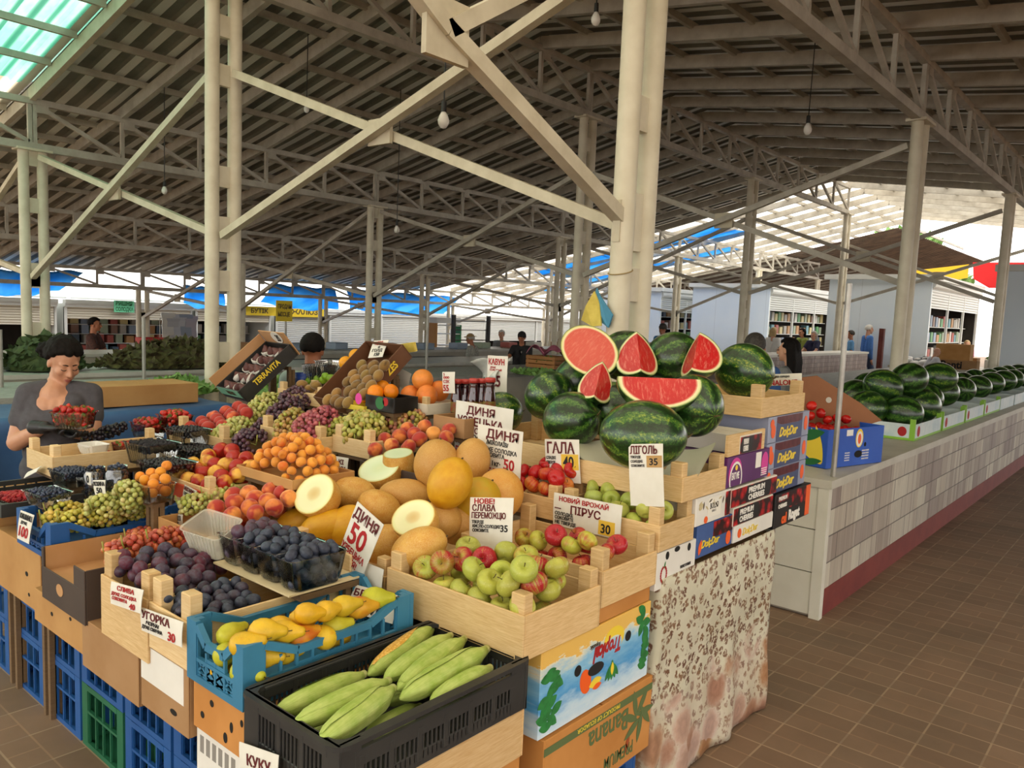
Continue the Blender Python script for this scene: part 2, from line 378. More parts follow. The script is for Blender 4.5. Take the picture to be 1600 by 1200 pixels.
# ================================================================== CONTAINERS OF THE STALL
def wood(name, a, b, sc=3, rough=.7):
    if name in MATS: return MATS[name]
    t = NT(name); co = t.coord('Object', (1, 1, 9)); n = t.noise(co, sc*4, 5, .65, 1.2)
    n2 = t.noise(t.coord('Object', (1.2, 1.2, 22)), 14, 3, .5, .6)
    oi = t.n('ObjectInfo'); c = t.mix(.5, t.ramp(n, [(.3, a), (.7, b)]), t.ramp(n2, [(.35, a), (.65, b)]))
    v = t.math('MULTIPLY_ADD', oi.outputs['Random'], .25); v.node.inputs[2].default_value = .87
    mm = t.n('VectorMath', operation='SCALE'); t.l(c, mm.inputs[0]); t.l(v, mm.inputs['Scale']); t.l(mm.outputs[0], t.b.inputs['Base Color'])
    t.b.inputs['Roughness'].default_value = rough; t.bump(n2, .12, .003); MATS[name] = t.m; return t.m
pine = wood('pale_crate_wood', 'c39d66', 'dfc190'); pine2 = wood('raw_pine_board', 'c99f68', 'dfbf8e'); pine_p = wood('pale_poplar_slat', 'd4b07a', 'e8cea0')
card = M('brown_cardboard', 'ad7e48', 'bd9058', rough=.85, sc=3, bump=.03); card_d = M('kraft_cardboard', '9a7248', 'a8825a', rough=.85, sc=3)
card_o = M('orange_cardboard', 'b87a38', 'c98b48', rough=.8, sc=3); card_dk = M('dark_printed_cardboard', '3b2f2a', '463830', rough=.7, sc=3)
card_w = M('white_cardboard', 'dcd9d2', 'e6e3dc', rough=.75, sc=4); card_in = M('cardboard_inside', 'b48552', 'c0946a', rough=.9, sc=3)
black_m = M('black_plastic', '2a2a2b', '343433', rough=.45, sc=6); dark_void = M('dark_hole', '120e0b', rough=.9)
blue_pl = M('blue_crate_plastic', '1d4f8f', '235a9c', rough=.45, sc=4); teal_pl = M('teal_crate_plastic', '2f6f93', '3a7fa4', rough=.5, sc=4); green_pl = M('green_crate_plastic', '1b5a3c', '22684a', rough=.5, sc=4)
SUP = [(-1.93, -1.74, 1.7, 2.36, .776)]   # footprints that need a shelf under them
def crate(label, x0, x1, y0, y1, z0, z1, post=.07, pz=0, m=None, rz=0, slats=1, floor_z=None, pw=.045, sup=True, name='wooden_crate', tilt=0, mpost=None):
    m = m or pine; Lx, Ly, h = x1-x0, y1-y0, z1-z0; t = .008
    root = thing(name, label, 'crate', ((x0+x1)/2, (y0+y1)/2, z0), rz)
    for (c, d) in (((0, -Ly/2+t/2), (Lx, t)), ((0, Ly/2-t/2), (Lx, t)), ((-Lx/2+t/2, 0), (t, Ly-2*t)), ((Lx/2-t/2, 0), (t, Ly-2*t))):
        for k in range(slats):
            zh = h/slats; gap = .012 if slats > 1 else 0
            bev(MB().box((c[0], c[1], zh*(k+.5)), (d[0], d[1], zh-gap)).build('side_board', m, root), .002, 1)
    for sx in (-1, 1):
        for sy in (-1, 1):
            bev(MB().box((sx*(Lx/2-t-pw/2), sy*(Ly/2-t-pw*.4), (h+post)/2+.004), (pw, pw*.8, h+post-.008)).build('corner_post', mpost or m, root), .003, 1)
    MB().box((0, 0, .004), (Lx-.02, Ly-.02, .008)).build('crate_floor', m, root)
    if sup: SUP.append((x0, x1, y0, y1, z0))
    return root
def carton(label, x0, x1, y0, y1, z0, z1, m=None, mi=None, open_top=False, holes=(), sup=False, name='cardboard_box', rz=0, notch=None, cat='box', seam=True):
    """box of board; origin at the middle of its base. holes: (face, u, z, w, h)"""
    m = m or card; Lx, Ly, h = x1-x0, y1-y0, z1-z0; t = .006
    root = thing(name, label, cat, ((x0+x1)/2, (y0+y1)/2, z0), rz)
    mb = MB()
    for (c, d) in (((0, -Ly/2+t/2), (Lx, t)), ((0, Ly/2-t/2), (Lx, t)), ((-Lx/2+t/2, 0), (t, Ly-2*t)), ((Lx/2-t/2, 0), (t, Ly-2*t))):
        if notch and c[0] == 0 and c[1] < 0:
            a, b, dz = notch
            mb.bb((-Lx/2, -Ly/2, 0), (Lx/2, -Ly/2+t, h-dz)); mb.bb((-Lx/2, -Ly/2, h-dz), (a, -Ly/2+t, h)); mb.bb((b, -Ly/2, h-dz), (Lx/2, -Ly/2+t, h))
        else: mb.box((c[0], c[1], h/2), (d[0], d[1], h))
    mb.box((0, 0, t/2), (Lx-2*t, Ly-2*t, t))
    bev(mb.build('carton_body', m, root), .002, 1)
    if not open_top:
        o = MB().box((-0, -Ly/4, h-t/2), (Lx-2*t, Ly/2-t-.002, t)).box((0, Ly/4, h-t/2), (Lx-2*t, Ly/2-t-.002, t)).build('top_flap', m, root)
    for (f, u, z, wd, hh) in holes:
        pts = [(wd/2*math.cos(a)*1.0, hh/2*math.sin(a)) for a in [i*math.pi/8 for i in range(16)]]
        if f == 'f': mt = frame(V((u, -Ly/2-.0006, z)), V((1, 0, 0)), Z, V((0, -1, 0)))
        elif f == 'r': mt = frame(V((Lx/2+.0006, u, z)), V((0, 1, 0)), Z, V((1, 0, 0)))
        o = MB().prism(pts, .0005, mt).build('hand_hole', dark_void, root)
    if sup: SUP.append((x0, x1, y0, y1, z0))
    return root
def fcrate(label, x0, x1, y0, y1, z0, z1, m, dip=.05, sup=True, n_per=.042, name='plastic_crate', panel=False, rz=0, lattice=True, corner=.05):
    """moulded plastic crate: rim, corner posts, open lattice walls with lowered middles"""
    Lx, Ly, h = x1-x0, y1-y0, z1-z0; root = thing(name, label, 'crate', ((x0+x1)/2, (y0+y1)/2, z0), rz); mb = MB()
    def wall(L, M4):
        zt = h-dip; a = L/2-corner; s = min(.1, a*.5)
        mb.box((-L/2+corner/2, 0, h/2), (corner, .014, h), M4); mb.box((L/2-corner/2, 0, h/2), (corner, .014, h), M4)
        mb.box((0, 0, .01), (L-2*corner, .014, .02), M4); mb.box((0, 0, zt-.01), (2*(a-s), .016, .022), M4)
        for sg in (-1, 1):
            p0 = M4 @ V((sg*a, 0, h-.012)); p1 = M4 @ V((sg*(a-s), 0, zt-.01)); mb.bar(p0, p1, .016, .022)
        n = max(4, int(2*a/n_per))
        for i in range(n+1):
            x = -a+2*a*i/n; zz = zt-.02 if abs(x) < a-s else h-.03-(dip)*(1-max(0, (abs(x)-(a-s))/s))
            mb.box((x, 0, (zz+.02)/2), (.008, .008, zz-.02), M4)
            if lattice and i < n:
                x2 = -a+2*a*(i+1)/n; zm = (zt-.02)*.62
                for (q0, q1) in (((x, .02), (x2, zm*.5)), ((x2, .02), (x, zm*.5)), ((x, zm*.5), (x2, zm)), ((x2, zm*.5), (x, zm))):
                    mb.bar(M4 @ V((q0[0], 0, q0[1])), M4 @ V((q1[0], 0, q1[1])), .006, .006)
        mb.box((0, 0, (zt-.02)*.62), (2*a, .012, .01), M4)
        if panel: mb.box((0, .001, .045), (a*1.1, .008, .07), M4)
    for (cx, cy, ang, L) in ((0, -Ly/2+.008, 0, Lx), (0, Ly/2-.008, math.pi, Lx), (Lx/2-.008, 0, math.pi/2, Ly-.03), (-Lx/2+.008, 0, -math.pi/2, Ly-.03)):
        wall(L, Matrix.Translation((cx, cy, 0)) @ Matrix.Rotation(ang, 4, 'Z'))
    for sx in (-1, 1):
        for sy in (-1, 1): mb.box((sx*(Lx/2-.02), sy*(Ly/2-.02), h/2), (.03, .03, h-.002))
    mb.box((0, 0, .006), (Lx-.03, Ly-.03, .008)); mb.build('crate_wall', m, root)
    # rim lip and floor as its own moulded part
    if sup: SUP.append((x0, x1, y0, y1, z0))
    return root
def slotcrate(label, x0, x1, y0, y1, z0, z1, m, sup=True, lip=.016):
    """shallow solid crate with rolled rim and rows of narrow slots on the walls"""
    Lx, Ly, h = x1-x0, y1-y0, z1-z0; root = thing('plastic_crate', label, 'crate', ((x0+x1)/2, (y0+y1)/2, z0)); mb = MB()
    def wall(L, M4, dip):
        zt = h-dip
        mb.box((0, 0, .02), (L, .008, .04), M4); mb.box((0, 0, zt-.02), (L-.08, .012, .04), M4)
        for sg in (-1, 1): mb.box((sg*(L/2-.03), 0, h/2), (.06, .01, h), M4)
        n = int((L-.12)/.0145)
        for i in range(n+1):
            x = -(L-.12)/2+(L-.12)*i/n; big = i % 6 == 0
            mb.box((x, .0, (zt)/2), (.016 if big else .0065, .014 if big else .008, zt-.03), M4)
        mb.box((0, .004, zt-.009), (L-.08, lip, .009), M4)
    for (cx, cy, ang, L, dp) in ((0, -Ly/2+.008, 0, Lx, .0), (0, Ly/2-.008, math.pi, Lx, .0), (Lx/2-.008, 0, math.pi/2, Ly-.02, .03), (-Lx/2+.008, 0, -math.pi/2, Ly-.02, .0)):
        wall(L, Matrix.Translation((cx, cy, 0)) @ Matrix.Rotation(ang, 4, 'Z'), dp)
    mb.box((0, 0, .005), (Lx-.02, Ly-.02, .01)); bev(mb.build('crate_wall', m, root), .002, 1)
    mb = MB()
    pts = []
    for (sx, sy, a0) in ((1, -1, -90), (1, 1, 0), (-1, 1, 90), (-1, -1, 180)):
        for k in range(4): a = math.radians(a0+30*k); pts.append((sx*(Lx/2-.03)+.04*math.cos(a), sy*(Ly/2-.03)+.04*math.sin(a)))
    nP = len(pts)
    def inr(p): return (p[0]*(1-.036/Lx*1.4), p[1]*(1-.036/Ly*1.4))
    def rz_(p): return h-.03 if (p[0] > Lx/2-.01 and abs(p[1]) < Ly/2-.07) else h
    vs = [(p[0], p[1], h-.012) for p in pts]+[(p[0], p[1], h) for p in pts]+[(*inr(p), h) for p in pts]+[(*inr(p), h-.012) for p in pts]
    fs = [(a*nP+i, a*nP+(i+1) % nP, ((a+1) % 4)*nP+(i+1) % nP, ((a+1) % 4)*nP+i) for a in range(4) for i in range(nP)]
    # the long right side has a lowered middle, so leave the rim open there
    keep = [f for f in fs if not all(vs[i][0] > Lx/2-.05 for i in f) or all(abs(vs[i][1]) > Ly/2-.06 for i in f)]
    mb.add(vs, keep); mb.build('rolled_rim', m, root)
    if sup: SUP.append((x0, x1, y0, y1, z0))
    return root
def punnet_mesh(L, Wd, h, flare=.82, n=9):
    mb = MB(); cr = .02
    def ring(k, z):
        a, b = L/2*k, Wd/2*k; P = []
        for (sx, sy, a0) in ((1, -1, -90), (1, 1, 0), (-1, 1, 90), (-1, -1, 180)):
            for q in range(4): t = math.radians(a0+30*q); P.append((sx*(a-cr)+cr*math.cos(t), sy*(b-cr)+cr*math.sin(t), z))
        return P
    rings = [ring(flare, 0), ring(flare+.1*(1-flare), .004), ring(1, h-.004), ring(1.07, h-.003), ring(1.07, h)]
    nP = 16; mb.add([p for r in rings for p in r], [(i*nP+k, i*nP+(k+1) % nP, (i+1)*nP+(k+1) % nP, (i+1)*nP+k) for i in range(len(rings)-1) for k in range(nP)]+[tuple(range(nP))[::-1]])
    # pressed ribs
    for k in range(n):
        x = -L*.38+L*.76*k/(n-1)
        for s in (-1, 1): mb.bar((x*flare, s*Wd/2*flare, .006), (x, s*Wd/2, h-.008), .006, .004, upv=(1, 0, 0))
    return mb
def clear_mat():
    t = NT('clear_plastic'); g = t.n('BsdfGlossy'); g.inputs['Roughness'].default_value = .12; tr = t.n('BsdfTransparent'); tr.inputs[0].default_value = (.93, .94, .93, 1)
    fr = t.n('Fresnel'); fr.inputs[0].default_value = 1.6; f = t.math('MULTIPLY_ADD', fr.outputs[0], .9); f.node.inputs[2].default_value = .1
    mx = t.n('MixShader'); t.l(f, mx.inputs[0]); t.l(tr.outputs[0], mx.inputs[1]); t.l(g.outputs[0], mx.inputs[2]); t.l(mx.outputs[0], t.out.inputs[0]); return t.m
clearp = clear_mat()
PUN = {}
def punnet(label, x, y, z, L=.18, Wd=.12, h=.07, rz=0, rot=None, m=None):
    k = (L, Wd, h)
    if k not in PUN: PUN[k] = punnet_mesh(*k).mesh('punnet', clearp)
    me = PUN[k]
    o = place(me, 'plastic_punnet', None, (x, y, z), rot or (0, 0, rz)); tag(o, label, 'punnet'); return o
# ---- front row -------------------------------------------------------------
slotcrate('long black plastic crate of corn cobs at the front corner of the stall', -1.70, -1.32, 1.02, 1.68, .645, .795, black_m, sup=False)
c = crate('raw wooden tray with a notched side directly under the black corn crate', -1.71, -1.33, 1.03, 1.68, .50, .64, post=0, m=pine2, sup=False)
c = carton('orange brown carton with purple print under the raw wooden tray', -1.72, -1.34, 1.05, 1.68, .27, .495, card_o, name='cardboard_box')
MB().prism([(-.28, .0), (-.05, .0), (-.05, .09), (-.2, .06), (-.28, .1)], .0006, frame(V((.1905, 0, 0)), V((0, 1, 0)), Z, V((1, 0, 0)))).build('printed_mark', M('purple_print', '6a3d6e'), c)
fcrate('teal plastic crate of yellow pears behind the black corn crate', -2.02, -1.735, 1.04, 1.62, .715, .885, teal_pl, dip=.045, panel=True, n_per=.05, sup=False)
carton('brown carton with round air holes under the teal pear crate', -2.02, -1.72, 1.06, 1.62, .565, .71, card_o, holes=(('f', -.05, .1, .02, .02), ('f', .05, .07, .016, .03), ('f', .1, .1, .014, .02), ('f', -.1, .05, .02, .02), ('f', .02, .03, .02, .03)))
c = carton('pale box with faded printing at the foot of the stall below the pears', -2.04, -1.74, 1.08, 1.62, .28, .56, card_w, holes=(('f', .0, .17, .03, .06),))
for k_ in range(6): MB().bb((-.13+.033*k_, -.2708, .2), (-.11+.033*k_, -.27, .25)).build('printed_mark', M('grey_print', '8a8680'), c)
crate('wooden crate of small dark plums behind the teal crate', -2.265, -2.03, 1.05, 1.66, .72, .86, sup=False, post=.075, pw=.05, m=pine_p)
crate('wooden crate of big purple plums beside the dark box', -2.6, -2.275, 1.05, 1.66, .662, .86, sup=False, post=.075, pw=.05)
c = carton('brown carton with a white label panel under the small plums', -2.34, -2.05, 1.06, 1.6, .51, .715, card_d, holes=(('f', .06, .05, .04, .018),))
MB().bb((-.142, -.2712, .09), (.12, -.27, .2)).build('white_label', card_w, c)
carton('wide brown carton with a torn edge under the big plums', -2.78, -2.36, 1.06, 1.6, .49, .66, card_d)
c = carton('dark printed carton with an oval hand hole holding red grapes', -3.11, -2.73, 1.05, 1.52, .645, .835, card_dk, open_top=True, notch=(-.17, .1, .07), sup=False)
MB().box((0, 0, .1), (.36, .45, .004)).build('inner_base', card_in, c); MB().box((-.18, 0, .1), (.004, .45, .18)).box((0, .225, .1), (.36, .004, .18)).build('inner_lining', card_in, c)
MB().prism([(.03*math.cos(a)*1.0, .022*math.sin(a)) for a in [i*math.pi/8 for i in range(16)]], .001, frame(V((-.02, -.2358, .07)), V((1, 0, 0)), Z, V((0, -1, 0)))).build('hand_hole', card_in, c)
carton('brown carton with small vents under the dark grape box', -3.25, -2.8, 1.07, 1.6, .515, .64, card, holes=(('f', -.05, .07, .022, .016), ('f', .12, .1, .02, .014)))
carton('brown carton under the black tray at the left end', -4.3, -3.8, 1.1, 1.7, .515, .825, card, holes=(('f', .1, .2, .03, .02),))
carton('brown carton at the left foot of the stall beside the blue crates', -3.76, -3.27, 1.1, 1.7, .515, .76, card, holes=(('f', .1, .13, .03, .02), ('f', .12, .05, .02, .015)))
fcrate('blue plastic crate heaped with pale green grapes', -3.47, -3.12, 1.085, 1.6, .765, .905, blue_pl, dip=.05, sup=False, n_per=.05)
# stacked crates on the floor under the front row
k = 0
for (x0, x1, m, lab) in ((-1.74, -1.36, blue_pl, 'blue crate standing on the floor under the orange carton'), (-2.08, -1.76, blue_pl, 'blue crate on the floor under the pale printed box'), (-2.42, -2.1, blue_pl, 'blue crate on the floor under the carton with a white label'),
                    (-2.78, -2.44, blue_pl, 'blue crate on the floor under the wide torn carton'), (-3.16, -2.8, green_pl, 'green crate on the floor beside the blue crate stack'), (-3.54, -3.18, blue_pl, 'blue crate on the floor left of the green crate'), (-3.95, -3.56, blue_pl, 'blue crate on the floor near the left end of the stall'), (-4.36, -3.98, blue_pl, 'blue crate on the floor at the left end of the stall')):
    fcrate(lab+', lower one', x0, x1, 1.2, 1.75, 0, .255, m, dip=.0, sup=False, n_per=.06, lattice=False)
    fcrate(lab+', upper one', x0, x1, 1.2, 1.75, .257, .262+(.0 if x0 > -1.75 or x0 == -2.08 else .245), blue_pl, dip=.0, sup=False, n_per=.06, lattice=False) if not (x0 > -2.09) else None
# ---- right flank -----------------------------------------------------------
crate('wooden crate of green and red apples at the front right corner', -1.91, -1.33, 1.66, 2.04, .78, .915, post=.055, pw=.05, m=pine, sup=False)
def mark(root, pts, x, m, off=.0007, name='printed_mark', th=.0006):
    """flat printed shape on the face looking down the aisle; pts in (y, z) of the box"""
    return MB().prism(pts, th, frame(V((x+off, 0, 0)), V((0, 1, 0)), Z, V((1, 0, 0)))).build(name, m, root)
def ell(cy, cz, a, b, n=16, r=0): return [(cy+a*math.cos(t)*math.cos(r)-b*math.sin(t)*math.sin(r), cz+a*math.cos(t)*math.sin(r)+b*math.sin(t)*math.cos(r)) for t in [2*math.pi*i/n for i in range(n)]]
def leaf(cy, cz, L, wd, r):
    P = []
    for i in range(9): t = i/8; P.append((L*(t-.5), wd*math.sin(math.pi*t)**.8))
    P += [(x, -y) for x, y in P[-2:0:-1]]
    return [(cy+x*math.cos(r)-y*math.sin(r), cz+x*math.sin(r)+y*math.cos(r)) for x, y in P]
sky_print = NT('sky_blue_beach_print'); _c = sky_print.coord('Object', (1, 1, 1)); _s = sky_print.n('SeparateXYZ'); sky_print.l(_c, _s.inputs[0])
_n = sky_print.noise(sky_print.coord('Object', (1, 3, 9)), 4, 4); _a = sky_print.math('ADD', sky_print.math('MULTIPLY', _s.outputs[2], 3.4), sky_print.math('MULTIPLY', _n, .5))
sky_print.l(sky_print.ramp(_a, [(.15, 'e4eef4'), (.42, 'bcd9ee'), (.6, '4c9bd6'), (.85, '8cc4e6'), (1.0, 'e7e4cc'), (1.08, 'ecbf62')]), sky_print.b.inputs['Base Color']); sky_print.b.inputs['Roughness'].default_value = .4
t = carton('bright blue beach print fruit box with green leaves, upside down', -1.72, -1.34, 1.76, 2.375, .505, .775, sky_print.m, name='printed_fruit_box')
bx = .19
lg = M('leaf_print', '1f6b34', '2f8a45', rough=.45, sc=30)
rnd = random.Random(3)
for i in range(16): mark(t, leaf(-.28+rnd.uniform(-.015, .07), .02+.011*i+rnd.uniform(0, .02), .06, .016, rnd.uniform(-.8, 1.2)), bx, lg, .0007+.00025*(i % 4), 'leaf_print')
for i in range(13): mark(t, leaf(.275+rnd.uniform(-.045, .015), .05+.017*i, .055, .015, rnd.uniform(1, 3)), bx, lg, .0007+.00025*(i % 4), 'leaf_print')
R180 = lambda y, z: frame(V((bx+.0012, y, z)), V((0, -1, 0)), -Z, V((1, 0, 0)))
mark(t, ell(.08, .2, .06, .042), bx, INK['y'], .0006); mark(t, ell(.08, .183, .045, .028), bx, sky_print.m, .0011)
text('Tropical', .05, INK['r'], t, R180(.125, .2), width=.2, bold=.06, shear=.3)
text('Republic', .016, INK['n'], t, R180(-.0, .215), width=.075, shear=.2)
mark(t, ell(-.075, .105, .03, .042, r=.3), bx, INK['o'], .0008); mark(t, ell(-.02, .13, .045, .02), bx, M('black_print', '1a1a1c', rough=.5), .0012)
mark(t, leaf(-.02, .085, .07, .016, .15), bx, INK['y'], .0014); mark(t, leaf(-.01, .07, .05, .01, .1), bx, INK['o'], .0016)
for k in range(5): mark(t, leaf(.075+.008*(k-2), .095, .07, .011, 1.57+.35*(k-2)), bx, lg, .0008+.0002*k)
mark(t, leaf(.075, .1, .045, .009, 1.57), bx, INK['y'], .0022)
for y, z in ((.165, .185), (-.12, .155)): mark(t, ell(y, z, .018, .018), bx, dark_void, .001, 'hand_hole')
t = carton('brown banana box with a green palm print, upside down, under the beach print box', -1.73, -1.33, 1.78, 2.4, .235, .5, card_o, name='banana_box')
bx = .2; gp = M('dull_green_print', '5b6b3f', rough=.7); mark(t, [(-.31, .215), (.31, .215), (.31, .24), (-.31, .24)], bx, gp)
text('Banana', .075, gp, t, frame(V((bx+.001, .16, .2)), V((0, -1, 0)), -Z, V((1, 0, 0))), width=.32, bold=.02)
for k in range(7): mark(t, leaf(.22+.05*math.cos(k), .15+.05*math.sin(k), .11, .014, k*.9), bx, gp, .0007+.0002*k)
mark(t, leaf(.16, .07, .07, .01, 1.2), bx, M('rust_print', 'a04a20'), .001)
text('PREMIUM', .045, gp, t, frame(V((bx+.001, .2, .07)), V((0, -1, 0)), -Z, V((1, 0, 0))), width=.22, bold=.02)
text('PRODUCT OF ECUADOR', .015, INK['y'], t, frame(V((bx+.0015, .1, .236)), V((0, -1, 0)), -Z, V((1, 0, 0))), width=.26)
fcrate('blue crate on the floor under the banana box', -1.71, -1.35, 1.8, 2.35, 0, .232, blue_pl, dip=0, sup=False, n_per=.06, lattice=False)
crate('wooden crate of mottled red apples behind the front apple crate', -1.92, -1.33, 2.045, 2.38, .835, .955, post=.065, pw=.05, sup=False)
carton('flat brown carton lying between the beach print box and the mottled apples', -1.73, -1.345, 2.05, 2.37, .777, .833, card_o, name='cardboard_box')
t = carton('white carton with a red apple logo under the mottled apples', -1.8, -1.335, 2.385, 2.675, .805, .94, card_w, holes=(('r', -.07, .115, .025, .03), ('r', .0, .125, .04, .02), ('r', .09, .115, .025, .03)), sup=False)
bx = .2325
for q, w_ in ((.026, .004),):
    for a in range(20):
        th = a*2*math.pi/20
        if a in (5,): continue
        mark(t, ell(-.09+.02*math.cos(th), .05+.028*math.sin(th), .005, .005, 8), bx, INK['r'], .0008)
mark(t, leaf(-.085, .085, .025, .004, 1.2), bx, lg, .0009)
text('PRODUCE OF EUROPE', .012, INK['k'], t, frame(V((bx+.001, .03, .045)), V((0, 1, 0)), Z, V((1, 0, 0))), width=.09)
crate('wooden crate of yellow green apples below the front watermelon', -1.76, -1.33, 2.385, 2.64, .945, 1.04, post=.06, pw=.045, sup=False)
# printed boxes on the aisle side
bx = .0
cherry = NT('cherry_photo_print'); _v = cherry.n('TexVoronoi', feature='F1'); cherry.l(cherry.coord('Object'), _v.inputs['Vector']); _v.inputs['Scale'].default_value = 26
cherry.l(cherry.ramp(_v.outputs['Distance'], [(.02, 'e8746a'), (.16, 'c4161d'), (.45, '8a0d14'), (.62, '2a0a0c')]), cherry.b.inputs['Base Color']); cherry.b.inputs['Roughness'].default_value = .35
blackp = M('black_label', '181616', rough=.4)
def cherry_box(label, y0, y1, z0, z1, x1=-1.33, left=.16, wr=('PREMIUM', 'CHERRIES')):
    t = carton(label, -1.7, x1, y0, y1, z0, z1, M('white_box_board', 'd8d2c4', 'e0dacc', sc=4), name='cherry_box', sup=False); Ly, h = y1-y0, z1-z0; b = (x1+1.7)/2
    MB().prism([(-Ly/2+.002, .002), (Ly/2-.002, .002), (Ly/2-.002, h-.006), (-Ly/2+.002, h-.006)], .0006, frame(V((b+.0003, 0, 0)), V((0, 1, 0)), Z, V((1, 0, 0)))).build('cherry_picture', cherry.m, t)
    a0 = -Ly/2+left*Ly; a1 = a0+.56*Ly; lb = mark(t, [(a0+.012, .004), (a1-.012, .004), (a1, h*.5), (a1-.012, h-.008), (a0+.012, h-.008), (a0, h*.5)], b, blackp, .0011)
    text(wr[0], h*.3, INK['w'], lb, frame(V((b+.002, a0+.025, h*.52)), V((0, 1, 0)), Z, V((1, 0, 0))), width=a1-a0-.06, bold=.04)
    text(wr[1], h*.3, INK['w'], lb, frame(V((b+.002, a0+.025, h*.14)), V((0, 1, 0)), Z, V((1, 0, 0))), width=a1-a0-.06, bold=.04)
    return t
t = carton('white fruit box with botanical sketches above the blue carton', -1.7, -1.33, 2.645, 2.935, .988, 1.095, card_w, name='printed_fruit_box')
b = .185; mark(t, [(-.05, .02), (.06, .02), (.06, .095), (-.05, .095)], b, M('cream_label', 'ebe7dc'), .0006)
text('BOLLO', .024, INK['k'], t, frame(V((b+.0016, -.032, .052)), V((0, 1, 0)), Z, V((1, 0, 0))), width=.08)
text('PERFECT', .009, M('grey_print', '8a8680'), t, frame(V((b+.0016, -.015, .038)), V((0, 1, 0)), Z, V((1, 0, 0))), width=.045)
for k in range(9): mark(t, leaf(-.11+.027*k+(.0 if k < 3 else .0), .085-.012*(k % 3), .03, .004, .5+k), b, INK['n'] if k % 2 else M('sand_print', 'c9b98e'), .0007)
mark(t, ell(-.105, .072, .018, .011, r=.5), b, M('sand_print', 'c9b98e'), .0009); mark(t, ell(-.06, .015, .015, .014), b, INK['o'], .0009)
mark(t, [(.1, .004), (.143, .004), (.143, .1), (.1, .1)], b, cherry.m, .0012)
t = carton('small blue carton with yellow script under the sketch printed box', -1.7, -1.335, 2.68, 2.985, .858, .984, M('navy_box', '33508a', '3d5c98', sc=4), name='printed_fruit_box', sup=False); b = .1825
mark(t, [(-.02, .06), (.15, .06), (.15, .122), (-.02, .122)], b, cherry.m, .0008); text('DolçDur', .03, INK['y'], t, frame(V((b+.002, -.12, .035)), V((0, 1, 0)), Z, V((1, 0, 0))), width=.17, shear=.35, bold=.03)
mark(t, ell(.115, .035, .022, .028), b, INK['o'], .001); mark(t, leaf(-.125, .04, .06, .013, 1.3), b, INK['o'], .001)
t = carton('white carton with yellow script at the bottom of the cherry boxes', -1.7, -1.33, 2.99, 3.385, .858, .928, card_w, name='printed_fruit_box', sup=False); b = .185
text('DolçDur', .032, INK['y'], t, frame(V((b+.002, -.12, .02)), V((0, 1, 0)), Z, V((1, 0, 0))), width=.17, shear=.35); mark(t, ell(-.145, .035, .018, .02), b, INK['o'], .001)
cherry_box('black labelled cherry box just above the white script carton', 2.975, 3.37, .93, 1.008, left=.08)
cherry_box('black labelled cherry box with stems under the purple box', 2.94, 3.4, 1.011, 1.09, left=.3)
t = carton('purple fruit box with a pink fig print and yellow smile', -1.7, -1.33, 2.89, 3.295, 1.1, 1.222, M('purple_box', '55245f', '612b6c', rough=.4, sc=3), name='printed_fruit_box', sup=False); b = .185
def clipz(P, z0, z1): return [(y, min(max(z, z0), z1)) for y, z in P]
mark(t, clipz(ell(-.13, .05, .06, .066, 28), .002, .12), b, INK['p'], .0006); mark(t, clipz(ell(-.125, .03, .058, .07, 28), .002, .12), b, INK['w'], .0010); mark(t, clipz(ell(-.125, .03, .048, .06, 28), .002, .12), b, MATS['purple_box'], .0014)
mark(t, ell(-.125, .075, .011, .011), b, INK['y'], .002); text('EAT ME', .028, INK['w'], t, frame(V((b+.002, -.165, .03)), V((0, 1, 0)), Z, V((1, 0, 0))), width=.085, bold=.05)
mark(t, clipz(ell(.155, .06, .035, .05), .002, .12), b, INK['p'], .0008); mark(t, [(.06, .05), (.115, .05), (.115, .115), (.06, .115)], b, INK['w'], .001)
for k in range(4): mark(t, [(.12, .038-.009*k), (.18, .038-.009*k), (.18, .042-.009*k), (.12, .042-.009*k)], b, INK['w'], .0012)
cherry_box('small cherry box at the top beside the watermelon crates', 2.99, 3.2, 1.225, 1.3, left=.02)
# three stacked boxes with yellow script
lilac = M('lilac_grey_box', '8d94ae', '9aa1ba', rough=.45, sc=2); navy2 = M('slate_blue_print', '3f4a72', rough=.45)
for i, zz in enumerate((1.0, 1.117, 1.234)):
    t = carton('lilac blue box with yellow script, %s of the stack of three' % ('lowest', 'middle', 'topmost')[i], -1.75, -1.345, 3.3, 3.775, zz, zz+.115, lilac, name='printed_fruit_box', sup=False); b = .2025
    mark(t, [(-.15, .002), (.15, .002), (.15, .082), (.1, .074), (-.1, .074), (-.15, .086)], b, navy2, .0007); mark(t, [(-.15, .087), (-.1, .075), (.1, .075), (.15, .083), (.15, .112), (-.15, .112)], b, M('dark_berry_window', '4a1220', '6a3036', rough=.3, sc=30), .0006, 'window')
    text('DolçDur', .042, INK['y'], t, frame(V((b+.002, -.12, .022)), V((0, 1, 0)), Z, V((1, 0, 0))), width=.235, shear=.35, bold=.04)
    mark(t, ell(-.185, .05, .024, .03), b, INK['o'], .001); mark(t, ell(.195, .06, .022, .034), b, INK['o'], .001); mark(t, ell(-.2, .085, .02, .02), b, INK['o'], .0013)
t = carton('black and orange cherry box with white lettering at the far end of the stall', -1.7, -1.33, 3.4, 3.83, .84, .995, blackp, name='cherry_box', sup=False); b = .185
mark(t, [(.155, .004), (.21, .004), (.21, .15), (.155, .15)], b, INK['o'], .0007); mark(t, [(-.03, .075), (.15, .075), (.15, .15), (-.2, .15), (-.2, .12)], b, cherry.m, .0006); mark(t, [(-.19, .082), (-.02, .082), (-.02, .118), (-.19, .118)], b, blackp, .0009)
